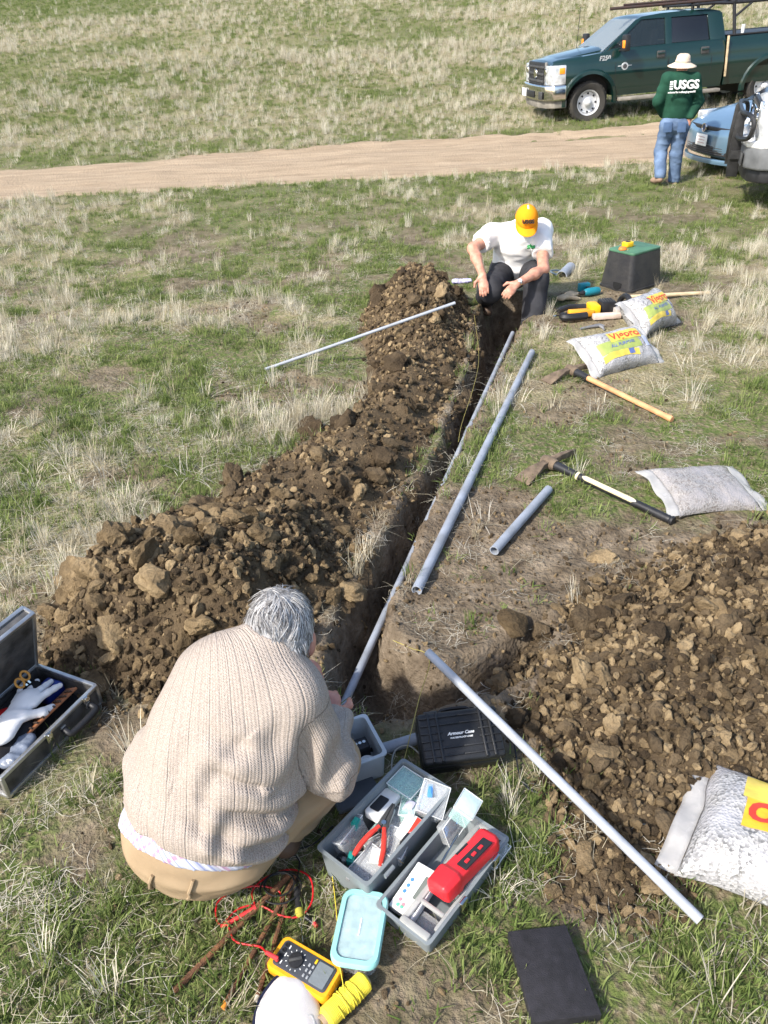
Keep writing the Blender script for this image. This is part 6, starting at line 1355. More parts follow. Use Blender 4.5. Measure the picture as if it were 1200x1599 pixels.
DKP = mat('dark_part', (0.02, 0.02, 0.022), 0.4); TLB = mat('teal_bit', (0.02, 0.30, 0.26), 0.4); PAP = mat('paper_note', (0.72, 0.73, 0.70), 0.8, var=0.05, nscale=80)
for k, (x, y, z, d_, m_, rz2, lab) in enumerate([(-0.145, 0.02, 0.085, (0.035, 0.022, 0.02), TLB, 0.4, 'small teal plastic clip at the near end of the tool box'), (0.03, 0.02, 0.098, (0.05, 0.03, 0.012), PAP, 0.3, 'folded paper note between the white gadget and carton'), (-0.06, 0.075, 0.11, (0.028, 0.020, 0.03), TLB, 0.2, 'teal cap standing on the narrow clear box'),
        (-0.10, -0.045, 0.105, (0.05, 0.04, 0.002), PAP, 0.5, 'white paper slip on the near clear box'), (0.15, -0.055, 0.155, (0.045, 0.016, 0.008), mat('sky_blue_part', (0.10, 0.32, 0.70), 0.4), 0.6, 'bright blue connector on the faceted clear box'), (0.095, -0.02, 0.095, (0.045, 0.04, 0.03), mat('lilac_carton', (0.50, 0.50, 0.62), 0.6), 0.15, 'lilac grey carton beside the white gadget'), (-0.15, -0.06, 0.03, (0.05, 0.035, 0.04), DKP, 0.2, 'black terminal block in the corner of the tool box'), (-0.005, -0.075, 0.07, (0.07, 0.02, 0.05), DKP, 0.05, 'black battery pack against the tool box hinge wall')]):
    mb = MB(); mb.box((0, 0, 0), d_); mb.box((0, 0, d_[2]*0.6), (d_[0]*0.6, d_[1]*0.6, d_[2]*0.4)); o = mb.build('small_part', m_, bev=0.0015); o.matrix_world = inbox(x, y, z, rz2); tag(o, lab, 'small part')
for k, (x, y, a) in enumerate([(-0.165, 0.04, 0.3), (0.045, 0.075, 1.2)]):
    mb = MB(); mb.tube([(0.018*math.cos(t)*(1+0.1*math.sin(3*t)), 0.018*math.sin(t), 0.0008*t) for t in np.linspace(0, 20, 70)], 0.0014, 5); o = mb.build('wire_coil', mat('copper_red_wire' if k else 'black_hook_wire', (0.45, 0.05, 0.04) if k else (0.02, 0.02, 0.02), 0.4)); o.matrix_world = inbox(x, y, 0.075, a); tag(o, ['small coil of black wire at the near tool box end', 'small coil of red wire beside the white gadget'][k], 'wire coil')
# white device with a dark window
wd = empty('white_tester', (0, 0, 0)); wd.matrix_world = inbox(LA*0.12, 0.055, 0.085, 0.0, Euler((R(-6), R(5), 0.05))); tag(wd, 'white rounded gadget with a black panel in the tool box', 'gadget')
mb = MB(); mb.prism(rrect(0.125, 0.062, 0.014), 0.028); mb.build('shell', WHITE, wd, bev=0.006, seg=3); mb = MB(); mb.prism(rrect(0.06, 0.035, 0.004, 2, -0.012, 0.004), 0.004, 0.0275); mb.build('panel', BLACKP, wd)
cd_ = empty('carton', (0, 0, 0)); cd_.matrix_world = inbox(LA*0.10, -0.055, 0.085, 0.05, Euler((R(12), R(-8), 0.1))); tag(cd_, 'small white carton with red and blue print in the tool box', 'carton')
mb = MB(); mb.box((0, 0, 0), (0.085, 0.055, 0.03)); mb.build('card', WHITE, cd_, bev=0.002)
mb = MB(); mb.box((0.005, -0.012, 0.0152), (0.07, 0.016, 0.001)); mb.build('red_band', BR, cd_); mb = MB(); mb.box((0.005, -0.0277, 0.0), (0.075, 0.001, 0.026)); mb.build('blue_band', mat('print_blue', (0.03, 0.08, 0.40), 0.5, bump=0), cd_)
# pliers with red grips
pl_ = empty('pliers', (0, 0, 0)); pl_.matrix_world = inbox(-LA*0.02, 0.005, 0.115, R(195)); tag(pl_, 'wire strippers with red handles lying across the tool box', 'pliers')
RED = mat('red_grip', (0.62, 0.045, 0.03), 0.45, var=0.06)
for s in (1, -1):
    mb = MB(); mb.tube(catmull([(0.015, s*0.008, 0), (0.045, s*0.022, 0), (0.085, s*0.036, -0.006), (0.125, s*0.043, -0.014)], 4), [0.0075]*4+[0.0085]*5+[0.0085]*3+[0.006], 8); mb.build('handle', RED, pl_)
    mb = MB(); mb.loft([[(x, s*y0, -0.004), (x, s*y1, -0.004), (x, s*y1, 0.004), (x, s*y0, 0.004)] for x, y0, y1 in ((0.03, 0.004, 0.022), (0.0, 0.001, 0.016), (-0.045, 0.001, 0.011), (-0.075, 0.0005, 0.005))]); mb.build('jaw', DARKGREY, pl_, bev=0.001)
mb = MB(); mb.cyl((0, 0, -0.007), (0, 0, 0.007), 0.008); mb.build('pivot', CHROME, pl_)
mb = MB(); mb.tube([(0, 0, 0), (0.05, 0, 0), (0.13, 0.0, 0)], [0.003, 0.006, 0.008], 8); fl = mb.build('file_tool', AL); fl.matrix_world = inbox(-LA*0.18, 0.0, 0.105, R(186)) @ Matrix.Rotation(R(12), 4, 'Y'); tag(fl, 'thin grey metal file leaning in the near end of the tool box', 'file')
mb = MB(); mb.box((0, 0, 0), (0.10, 0.016, 0.003)); sc_ = mb.build('glass_strip', CLRG); sc_.matrix_world = inbox(-LA*0.1, 0.025, 0.098, 0.1) @ Matrix.Rotation(R(8), 4, 'Y'); tag(sc_, 'pale green plastic strip between the red plier handles', 'plastic strip')
# ---- things in the lid
LY = -WB-0.03
cal = empty('white_meter', (0, 0, 0)); cal.matrix_world = inbox(-LA*0.235, LY+0.035, 0.055, R(0), Euler((R(-6), R(-6), R(3)))); tag(cal, 'white electronic meter with a grey display in the tool box lid', 'meter')
mb = MB(); mb.box((0, 0, 0), (0.155, 0.085, 0.03)); mb.build('housing', WHITE, cal, bev=0.004); mb = MB(); mb.box((0.012, -0.018, 0.0152), (0.075, 0.022, 0.002)); mb.build('display', mat('lcd_grey', (0.16, 0.18, 0.16), 0.25), cal)
for x, y, c in ((-0.062, 0.018, GRP), (-0.055, 0.004, mat('pink_button', (0.75, 0.25, 0.30), 0.5)), (-0.046, 0.020, MATS['pink_button']), (-0.062, 0.004, GRP), (-0.02, 0.024, BLP), (0.0, 0.024, BLP), (0.02, 0.024, BLP)):
    mb = MB(); mb.cyl((x, y, 0.014), (x, y, 0.017), 0.0055); mb.build('button', c, cal)
mb = MB(); mb.box((-0.02, -0.036, 0.0152), (0.07, 0.004, 0.001)); mb.build('print_line', DARKGREY, cal)
# translucent carry handle frame in the lid
TH = mat('smoky_clear', (0.42, 0.42, 0.40), 0.2, var=0.05, alpha=0.72, spec=0.7)
hf = empty('smoky_tray', (0, 0, 0)); hf.matrix_world = inbox(0.0, LY-0.035, 0.075, 0, Euler((R(-3), 0, 0))); tag(hf, 'smoky clear plastic lift-out tray frame across the tool box lid', 'tray')
for nm, c, d in (('rail', (0, 0.042, 0), (LA*0.98, 0.020, 0.016)), ('rail', (0.02, -0.048, 0), (LA*0.90, 0.012, 0.014)), ('end_bar', (LA*0.47, 0, 0), (0.018, 0.10, 0.016)), ('end_frame', (-LA*0.47, 0, -0.005), (0.022, 0.10, 0.035)), ('cross_bar', (-LA*0.28, 0, 0), (0.014, 0.09, 0.014))):
    mb = MB(); mb.box(c, d); mb.build(nm, TH, hf, bev=0.006)
mb = MB(); mb.box((-LA*0.37, 0, -0.05), (0.07, 0.075, 0.03)); sp = mb.build('clear_parts_box', CLR, bev=0.005); sp.matrix_world = inbox(-0.0, LY-0.035, 0.075); tag(sp, 'small clear parts box under the near end of the smoky tray', 'clear box')
# red multi-tool case
rc = empty('red_meter', (0, 0, 0)); rc.matrix_world = inbox(LA*0.09, LY-0.045, 0.105, R(-4), Euler((R(-14), 0, R(-6)))); tag(rc, 'red and black handheld meter lying on the tool box lid', 'meter')
REDP = mat('red_plastic', (0.68, 0.022, 0.03), 0.42, var=0.05)
mb = MB(); mb.loft([[(x, -w, z0), (x, w, z0), (x, w, z1*0.75+z0*0.25), (x, w*0.72, z1), (x, -w*0.72, z1), (x, -w, z1*0.75+z0*0.25)] for x, w, z0, z1 in ((-0.125, 0.030, -0.01, 0.022), (-0.115, 0.040, -0.02, 0.034), (-0.06, 0.042, -0.02, 0.040), (-0.045, 0.036, -0.02, 0.030), (0.07, 0.036, -0.02, 0.030), (0.11, 0.038, -0.02, 0.032), (0.125, 0.030, -0.015, 0.024))]); mb.build('shell', REDP, rc, bev=0.004)
mb = MB(); mb.box((0.03, -0.020, 0.031), (0.12, 0.036, 0.006)); kp = mb.build('keypad', BLACKP, rc, bev=0.002)
for k in range(3):
    mb = MB(); mb.box((-0.005+0.03*k, -0.022, 0.0355), (0.016, 0.010, 0.004)); mb.build('key', REDP, kp, bev=0.001)
mb = MB(); mb.box((0.02, 0.022, 0.0310), (0.05, 0.007, 0.001)); mb.build('mark', BLACKP, rc)
clear_box(inbox(LA*0.42, LY+0.06, 0.105, 0, Euler((R(20), R(10), R(12)))), (0.085, 0.065, 0.055), 'clear green box with a written label propped at the lid corner', CLRG, None, 'clear box', mat('paper_label', (0.60, 0.72, 0.66), 0.6, var=0.06, nscale=60))
clear_box(inbox(LA*0.33, LY+0.09, 0.065, 0, Euler((R(70), 0, R(4)))), (0.09, 0.075, 0.03), 'thin clear case standing between the lid and the base', CLR, (BLP, 8, 4, 0.004))
clear_box(inbox(LA*0.40, LY-0.06, 0.02, 0.0), (0.09, 0.08, 0.022), 'flat clear case at the far corner of the tool box lid', CLR, (WRP, 9, 8, 0.004))
mb = MB(); mb.tube([(0, 0, 0), (0.07, 0, 0.004), (0.16, 0, 0.008)], [0.002, 0.0035, 0.0035], 8); o = mb.build('metal_rod', CHROME); o.matrix_world = inbox(-0.02, LY+0.03, 0.035, R(8)); tag(o, 'thin bright metal rod lying in the tool box lid', 'rod')
# ---- black hard case
bc = empty('hard_case', G(724, 1210, 0.0)+V((0, 0.01, 0.03)), (0, 0, R(6)), 'small black ribbed waterproof case with white lettering by the trench end', 'case')
HC = mat('case_black', (0.016, 0.017, 0.019), 0.42, var=0.2, bump=0.15, bscale=200)
Mc = Matrix.Rotation(R(22), 4, 'X') @ Matrix.Scale(0.9, 4, V((0, 1, 0)))
mb = MB(Mc); mb.box((0, 0.095, 0.0), (0.285, 0.20, 0.075)); mb.build('lower_shell', HC, bc, bev=0.014, seg=3)
mb = MB(Mc); mb.box((0, 0.095, 0.062), (0.285, 0.20, 0.046)); up_ = mb.build('upper_shell', HC, bc, bev=0.014, seg=3)
for k in range(6):
    for s in (-1, 1):
        if k in (2, 3): L1, xx = 0.075, s*0.10
        else: L1, xx = 0.135, s*0.068
        mb = MB(Mc); mb.box((xx, 0.02+0.03*k, 0.0855), (L1, 0.007, 0.012)); mb.build('rib', HC, up_, bev=0.002)
for x in (-0.105, -0.075, 0.075, 0.105):
    mb = MB(Mc); mb.box((x, 0.095, 0.0865), (0.008, 0.192, 0.014)); mb.build('cross_rib', HC, up_, bev=0.002)
for x in (-0.09, 0.09):
    mb = MB(Mc); mb.box((x, 0.198, 0.045), (0.05, 0.014, 0.055)); mb.build('latch', DARKGREY, bc, bev=0.005)
mb = MB(Mc); mb.tube(catmull([(-0.05, 0.195, 0.02), (-0.045, 0.222, 0.02), (0.045, 0.222, 0.02), (0.05, 0.195, 0.02)], 4), 0.008); mb.build('carry_handle', HC, bc)
text_mesh('Armour Case', 0.0165, WHITE, bc, Mc @ Matrix.Translation((0.0, 0.10, 0.0868)), 'lettering', 0.0008, 0.3, 0.0006)
text_mesh('WATERPROOF CASE', 0.0085, WHITE, bc, Mc @ Matrix.Translation((0.0, 0.083, 0.0868)), 'lettering', 0.0008, 0.2, 0.0003)
mb = MB(); mb.tube(catmull([at(668, 1190, 0.02), at(640, 1165, 0.05), at(618, 1172, 0.04), at(612, 1198, 0.03), at(622, 1215, 0.01)], 6), 0.0028); o = mb.build('thin_cable', mat('clear_cable', (0.30, 0.30, 0.27), 0.4)); tag(o, 'thin grey cable looping behind the tool box', 'cable')
mb = MB(); mb.tube(catmull([at(690, 1115, 0.03), at(735, 1105, 0.06), at(775, 1115, 0.06), at(800, 1150, 0.03), at(815, 1220, 0.012), at(850, 1240, 0.01), at(870, 1230, 0.008)], 6), 0.003); o = mb.build('black_cable', BLACKP); tag(o, 'black cable running behind the hard case into the grass', 'cable')
# ---- grey junction box and its lid
jb = empty('junction_box', at(560, 1200, 0.0)+V((-0.005, 0.02, 0.005)), (0, 0, R(22)), 'open pale grey junction box holding white spools in front of the person', 'junction box')
JG = mat('junction_grey', (0.45, 0.48, 0.50), 0.45, var=0.06)
tray('housing', 0.15, 0.19, 0.11, 0.006, JG, jb, r=0.016)
mb = MB(); mb.box((0.02, 0.01, 0.055), (0.06, 0.05, 0.05)); rl = mb.build('terminal_block', BLACKP, jb, bev=0.004)
for x in (0.005, 0.02, 0.035):
    mb = MB(); mb.cyl((x, 0.01, 0.078), (x, 0.01, 0.084), 0.006); mb.build('screw', CHROME, rl)
for (x, y) in ((-0.035, -0.03), (0.02, -0.055)):
    mb = MB(); mb.lathe([(0.012, 0.03), (0.012, 0.05), (0.026, 0.052), (0.026, 0.060), (0.010, 0.060), (0.010, 0.04)], (x, y, 0), (0, 0, 1), 20, close=True); mb.build('white_spool', WHITE, jb)
jl = empty('box_lid', at(552, 1238, 0.0)+V((0, 0, 0.02)), (R(-3), R(2), R(24)), 'dark grey box lid lying flat beneath the sweater elbow', 'lid')
mb = MB(); mb.box((0, 0, 0), (0.16, 0.15, 0.016)); mb.build('panel', mat('slate_lid', (0.075, 0.085, 0.10), 0.4, var=0.06), jl, bev=0.006); mb = MB(); mb.box((0, 0.078, 0.004), (0.165, 0.008, 0.02)); mb.build('gasket', BLACKP, jl)
# ---- food box with aqua lid
oA, an2, L2 = rect_from((522, 1490), (543, 1392), 0.075)
u2 = V((math.cos(an2), math.sin(an2), 0)); w2 = V((u2.y, -u2.x, 0)); W2_ = 0.132; L2 = 0.212
cb2 = oA+u2*L2/2+w2*W2_/2; fb = empty('food_box', (cb2.x-0.014, cb2.y-0.022, 0.006), (0, 0, an2), 'clear plastic food box with a frosted aqua lid on the grass', 'food box')
mb = MB()
def rg_(l, w, r, z): return [(x, y, z) for x, y in rrect(l, w, r, 5)]
mb.loft([rg_(L2*0.86, W2_*0.82, 0.025, 0), rg_(L2*0.97, W2_*0.95, 0.03, 0.062)]); mb.build('tub', CLR, fb)
AQ = mat('aqua_lid', (0.27, 0.56, 0.53), 0.4, var=0.04, bump=0.05); AQ2 = mat('aqua_frost', (0.46, 0.62, 0.64), 0.25, var=0.1, nscale=30, alpha=0.62)
mb = MB(); mb.loft([rg_(L2*0.98, W2_*0.97, 0.03, 0.056), rg_(L2*1.02, W2_*1.02, 0.032, 0.060), rg_(L2*1.02, W2_*1.02, 0.032, 0.072), rg_(L2*0.98, W2_*0.96, 0.03, 0.078), rg_(L2*0.86, W2_*0.80, 0.024, 0.078), rg_(L2*0.85, W2_*0.79, 0.024, 0.073), rg_(L2*0.85, W2_*0.79, 0.024, 0.064)], close=True); lo_ = mb.build('lid_rim', AQ, fb)
mb = MB(); mb.prism(rrect(L2*0.845, W2_*0.785, 0.023), 0.004, 0.068); mb.build('lid_window', AQ2, lo_)
mb = MB(); mb.box((0, 0, 0.0725), (0.05, 0.003, 0.002)); mb.build('moulded_mark', WHITE, lo_)
mb = MB(); mb.cyl((-0.05, 0.01, 0.012), (0.05, -0.01, 0.012), 0.01); mb.box((0.02, 0.03, 0.012), (0.06, 0.02, 0.012), rz=0.5); o = mb.build('fittings', WRP, fb); o['kind'] = 'stuff'
# ---- multimeter
ma_, mb_, mc_, md_ = [at(x, y, 0.04) for x, y in ((452, 1464), (418, 1511), (496, 1562), (541, 1513))]
cen = (ma_+mb_+mc_+md_)/4; dm = ((md_-ma_)+(mc_-mb_)); am_ = math.atan2(dm.y, dm.x)
mm = empty('multimeter', (cen.x, cen.y, 0.006), (R(0), R(0), am_), 'yellow cased digital multimeter with a dark face on the grass', 'multimeter')
mb = MB(); mb.loft([rg_(0.185, 0.085, 0.015, 0), rg_(0.198, 0.099, 0.018, 0.012), rg_(0.198, 0.099, 0.018, 0.036), rg_(0.188, 0.09, 0.015, 0.044)]); mb.build('holster', mat('meter_orange', (0.80, 0.36, 0.012), 0.5, var=0.08), mm, smooth=35)
FACE = mat('meter_face', (0.05, 0.055, 0.065), 0.45, var=0.1)
mb = MB(); mb.prism(rrect(0.170, 0.072, 0.010), 0.003, 0.0435); fc = mb.build('face', FACE, mm, bev=0.001)
mb = MB(); mb.prism(rrect(0.046, 0.060, 0.004, 3, 0.054, 0), 0.0015, 0.0467); mb.build('display', mat('meter_lcd', (0.17, 0.19, 0.20), 0.2, var=0.04), fc)
mb = MB(); mb.lathe([(0.021, 0.0465), (0.020, 0.052), (0.001, 0.053)], (-0.028, 0, 0), (0, 0, 1), 24); dl = mb.build('dial', BLACKP, fc); mb = MB(); mb.box((-0.028, 0, 0.055), (0.036, 0.008, 0.006), rz=0.7); mb.build('dial_knob', DARKGREY, dl, bev=0.002)
for (x, y) in [(0.012, -0.022), (0.012, -0.007), (0.012, 0.008), (0.024, -0.022), (0.024, -0.007), (0.024, 0.008)]:
    mb = MB(); mb.box((x, y, 0.0475), (0.006, 0.009, 0.003)); mb.build('button', mat('grey_button', (0.30, 0.31, 0.32), 0.5), fc, bev=0.001)
mb = MB(); mb.box((0.024, 0.024, 0.0475), (0.006, 0.012, 0.003)); mb.build('button', YEL, fc, bev=0.001)
mb = MB()
for k in range(12):
    a = 2*math.pi*k/12; mb.box((-0.028+0.027*math.cos(a), 0.027*math.sin(a), 0.0470), (0.004, 0.002, 0.0008), rz=a)
for y in (-0.022, 0.0, 0.022): mb.box((-0.062, y, 0.0470), (0.003, 0.010, 0.0008))
o = mb.build('dial_marks', WHITE, fc, smooth=0); o['kind'] = 'stuff'
for y in (-0.024, -0.008, 0.008, 0.024):
    mb = MB(); mb.lathe([(0.006, 0.0465), (0.006, 0.049), (0.003, 0.049), (0.003, 0.047)], (-0.073, y, 0), (0, 0, 1), 12); mb.build('socket', BLACKP, fc)
MMT = Matrix.Translation((cen.x, cen.y, 0.006)) @ Matrix.Rotation(am_, 4, 'Z')
# ---- test leads
REDW = mat('red_lead', (0.55, 0.015, 0.02), 0.35, bump=0); BLKW = mat('black_lead', (0.012, 0.012, 0.013), 0.4, bump=0)
sk_ = MMT @ V((-0.073, -0.024, 0.058)); tl = empty('test_lead', at(420, 1420, 0.01), (0, 0, 0), 'red test lead looping from the multimeter over the rusty rods', 'test lead')
def loc(p): return V(p)-tl.location
path = [sk_+V((-0.03, 0.012, 0.012)), at(405, 1478, 0.04), at(368, 1470, 0.03), at(356, 1445, 0.02), at(340, 1440, 0.018), at(341, 1408, 0.02), at(375, 1388, 0.022), at(410, 1384, 0.025), at(436, 1392, 0.02), at(438, 1408, 0.02)]
mb = MB(); mb.tube([loc(p) for p in catmull(path, 8)], 0.0028, 8); mb.build('wire', REDW, tl)
path = [at(345, 1447, 0.02), at(372, 1420, 0.024), at(405, 1414, 0.026), at(440, 1430, 0.02), at(470, 1430, 0.018), at(488, 1405, 0.02), at(484, 1370, 0.02), at(455, 1358, 0.02), at(420, 1368, 0.022), at(395, 1390, 0.024), at(398, 1412, 0.022)]
mb = MB(); mb.tube([loc(p) for p in catmull(path, 8)], 0.0028, 8); mb.build('wire', REDW, tl)
mb = MB(); mb.tube([loc(at(345, 1447, 0.02)), loc(at(360, 1440, 0.022)), loc(at(400, 1417, 0.028))], [0.004, 0.0065, 0.0075], 10); mb.build('probe', mat('red_probe', (0.70, 0.05, 0.05), 0.4, bump=0), tl)
mb = MB(); mb.tube([loc(sk_+V((-0.03, 0.012, 0.012))), loc(sk_), loc(sk_-V((0, 0, 0.012)))], [0.006, 0.007, 0.005], 10); mb.build('plug', MATS['red_probe'], tl)
tl2 = empty('test_lead', at(450, 1390, 0.01), (0, 0, 0), 'black test lead coiled inside the red lead loop', 'test lead')
def loc2(p): return V(p)-tl2.location
c_ = at(440, 1390, 0.015); pts = []
for i in range(60):
    a = i/59*4.6*math.pi; r_ = 0.048+0.010*math.sin(a*0.37); pts.append(loc2(c_)+V((r_*1.1*math.cos(a), r_*0.9*math.sin(a), 0.006+0.0022*a)))
mb = MB(); mb.tube(pts, 0.0028, 7); mb.build('wire', BLKW, tl2); mb = MB(); mb.tube([loc2(p) for p in catmull([at(462, 1380, 0.03), at(468, 1345, 0.02), at(455, 1330, 0.02), at(490, 1318, 0.02), at(520, 1290, 0.02)], 6)], 0.0028, 7); mb.build('wire', BLKW, tl2)
mb = MB(); mb.tube([loc2(at(478, 1432, 0.014)), loc2(at(492, 1443, 0.014))], [0.008, 0.007], 10); mb.build('probe', BLKW, tl2); mb = MB(); mb.tube([loc2(at(490, 1441, 0.014)), loc2(at(495, 1447, 0.014))], [0.0075, 0.006], 10); mb.build('probe_tip', MATS['red_probe'], tl2)
# ---- screwdriver
sd0, sd1 = at(468, 1425, 0.02), at(472, 1462, 0.016); sdr = empty('screwdriver', sd0, (0, 0, 0), 'screwdriver with a clear yellow handle pointing at the multimeter', 'screwdriver')
dd = (sd1-sd0).normalized(); mb = MB(); mb.lathe([(0.009, -0.075), (0.011, -0.06), (0.010, -0.02), (0.012, -0.006), (0.012, 0.004), (0.005, 0.012)], (0, 0, 0), dd, 12); mb.build('handle', BLACKP, sdr)
mb = MB(); mb.lathe([(0.0125, -0.010), (0.013, 0.0), (0.011, 0.010), (0.004, 0.014)], (0, 0, 0), dd, 12); mb.build('ferrule', mat('olive_clear', (0.42, 0.38, 0.06), 0.2), sdr); mb = MB(); mb.cyl((0, 0, 0), dd*0.085, 0.0026); mb.build('blade', CHROME, sdr)
# ---- rusty rebar
RST = mat('rebar_rust', (0.16, 0.07, 0.03), 0.9, var=0.3, nscale=30, bump=0.5, bscale=120, col2=(0.07, 0.035, 0.02))
def rebar(p0, p1, r, label, painted=None):
    a, b = V(p0), V(p1); ro = empty('rebar', a, (0, 0, 0), label, 'rebar', 'rusty steel rods'); d = b-a; n = 56
    mb = MB(); mb.tube([d*(i/n) for i in range(n+1)], [r*(1.0+0.16*(i % 2)) for i in range(n+1)], 8); mb.build('rod', RST, ro)
    if painted: mb = MB(); mb.cyl(d*0.985, d*1.03, r*1.12); mb.build('painted_end', painted, ro)
rebar(at(452, 1366, 0.03), at(272, 1548, 0.012), 0.0085, 'leftmost rusty steel rod lying in the grass below the person')
rebar(at(463, 1366, 0.025), at(352, 1568, 0.012), 0.0068, 'rusty steel rod with an orange painted tip left of the multimeter', mat('orange_tip', (0.62, 0.22, 0.02), 0.6))
rebar(at(458, 1378, 0.018), at(402, 1558, 0.010), 0.0065, 'rusty steel rod with a pale tip running under the multimeter', mat('pale_tip', (0.5, 0.45, 0.38), 0.7))
# ---- twine roll
ta, tb_ = at(572, 1530, 0.035), at(508, 1592, 0.035); tw = empty('twine_roll', ta, (0, 0, 0), 'roll of bright yellow twine on a cardboard tube beside the multimeter', 'twine roll')
d = tb_-ta; Lt = d.length; du = d.normalized(); TWY = mat('yellow_twine', (0.80, 0.64, 0.05), 0.8, var=0.08, nscale=90, bump=0.3, bscale=300)
mb = MB(); mb.tube([du*(Lt*i/20) for i in range(21)], [0.026+0.003*math.sin(i*0.8) if 0 < i < 20 else 0.022 for i in range(21)], 20); mb.build('winding_core', TWY, tw)
mb = MB(); Qf = frame(du)
def wind(a0, a1, turns, r0):
    n = int(turns*14); return [Qf @ V(((r0)*math.cos(2*math.pi*turns*i/n), (r0)*math.sin(2*math.pi*turns*i/n), Lt*(a0+(a1-a0)*i/n))) for i in range(n+1)]
mb.tube(wind(0.04, 0.96, 34, 0.0275), 0.0018, 5); mb.build('strand', TWY, tw)
for k, (a0, a1) in enumerate(((0.25, 0.6), (0.62, 0.3), (0.4, 0.75))):
    mb = MB(); mb.tube(wind(a0, a1, 2.2, 0.0302), 0.0018, 5); mb.build('strand', TWY, tw)
mb = MB(); mb.pipe(du*(-0.004), du*(Lt+0.012), 0.017, 0.013); mb.build('tube_core', mat('cardboard', (0.42, 0.30, 0.19), 0.8), tw)
mb = MB(); mb.tube(catmull([at(538, 1548, 0.064), at(533, 1520, 0.065), at(530, 1500, 0.06), at(527, 1440, 0.04), at(522, 1390, 0.02), at(516, 1340, 0.01), at(520, 1330, 0.01)], 6), 0.0013, 5); o = mb.build('twine_strand', TWY); tag(o, 'single yellow twine strand running from the roll towards the tool box', 'string')
# ---- white glove/cap at the lower edge
S_ = SDF(0.006, 0.03); S_.ell((0, 0, 0.018), (0.085, 0.105, 0.030)); S_.cap((0.0, -0.05, 0.018), (-0.02, -0.12, 0.015), 0.05, 0.045, 0.5, (1, 0, 0)); S_.ell((0.02, 0.06, 0.018), (0.05, 0.055, 0.026))
cp = skin_obj('white_hat', S_, cloth('white_cotton', (0.58, 0.55, 0.535), nscale=20, var=0.05), None, fold=folds(0.006, 0.07, 25)); cp.location = at(452, 1598, 0.0)+V((0.0, -0.01, 0.004)); cp.rotation_euler = (0, 0, R(15)); tag(cp, 'white cotton hat with navy trim at the bottom edge of the frame', 'hat')
mb = MB(); mb.tube(catmull([(-0.075, -0.12, 0.03), (-0.088, -0.02, 0.024), (-0.065, 0.065, 0.022), (-0.012, 0.113, 0.026), (0.03, 0.118, 0.024)], 6), 0.008, 8); mb.build('navy_trim', cloth('navy_cloth', (0.015, 0.018, 0.04)), cp)
mb = MB(); mb.tube(catmull([(0.02, -0.02, 0.048), (0.06, -0.01, 0.040), (0.065, -0.05, 0.036)], 6), 0.004, 6); mb.build('strap', mat('grey_strap', (0.45, 0.45, 0.44), 0.6), cp)
# ---- black foam pad
q = [at(x, y, 0.035) for x, y in ((793, 1456), (884, 1446), (940, 1586), (832, 1599))]; fo = (q[0]+q[1]+q[2]+q[3])/4
MFo = mat('black_foam', (0.016, 0.015, 0.019), 0.85, var=0.25, nscale=40, bump=0.3, bscale=300); aF = math.atan2((q[1]-q[0]).y, (q[1]-q[0]).x)
mb = MB(); vsb = [(v_.x-fo.x, v_.y-fo.y, 0.0) for v_ in q]+[(v_.x-fo.x, v_.y-fo.y, 0.036) for v_ in q]
mb.add(vsb, [(3, 2, 1, 0), (4, 5, 6, 7), (0, 1, 5, 4), (1, 2, 6, 5), (2, 3, 7, 6), (3, 0, 4, 7)]); o = mb.build('foam_pad', MFo, bev=0.003); o.location = (fo.x, fo.y, 0.006); tag(o, 'flat black foam kneeling pad on the grass at the bottom', 'foam pad')
# ---- aluminium case at the left edge
ALU = mat('case_aluminium', (0.52, 0.52, 0.51), 0.32, 0.8, var=0.12, nscale=18); PAN = mat('case_panel', (0.11, 0.105, 0.10), 0.5, 0.2, var=0.35, nscale=14, bump=0.25, bscale=50)
rz_ = 0.105; A_ = at(149, 1070, rz_); B_ = at(2, 1196, rz_); dA = A_-B_; aA = math.atan2(dA.y, dA.x)+R(5); uA = V((math.cos(aA), math.sin(aA), 0)); vA = V((-uA.y, uA.x, 0))
LC, WC = 0.46, 0.30; cA = A_-uA*LC/2+vA*WC/2; cA.z = 0.005
ac = empty('metal_case', cA, (0, 0, aA), 'open aluminium edged tool case with tools inside at the left edge', 'tool case')
def case_shell(M, H_, inner, nm):
    mb = MB(M); t = 0.008
    mb.loft([[(x, y, 0) for x, y in rrect(LC, WC, 0.004, 1)], [(x, y, H_) for x, y in rrect(LC, WC, 0.004, 1)], [(x, y, H_) for x, y in rrect(LC-2*t, WC-2*t, 0.003, 1)], [(x, y, 0.006) for x, y in rrect(LC-2*t, WC-2*t, 0.003, 1)]]); o = mb.build(nm, PAN, ac, smooth=30)
    for z in (0.004, H_):
        for c, d_ in (((0, -WC/2, z), (LC+0.008, 0.016, 0.016)), ((0, WC/2, z), (LC+0.008, 0.016, 0.016)), ((LC/2, 0, z), (0.016, WC, 0.016)), ((-LC/2, 0, z), (0.016, WC, 0.016))):
            e = MB(M); e.box(c, d_); e.build('edge_trim', ALU, o, bev=0.003)
    for sx in (1, -1):
        for sy in (1, -1): e = MB(M); e.box((sx*LC/2, sy*WC/2, H_/2), (0.014, 0.014, H_)); e.build('corner_trim', ALU, o, bev=0.003)
    mb = MB(M); mb.box((0, 0, 0.010), (LC-0.02, WC-0.02, 0.004)); mb.build('lining', mat('case_lining', (0.022, 0.022, 0.024), 0.9), o)
    return o
case_shell(None, rz_-0.01, None, 'base_shell')
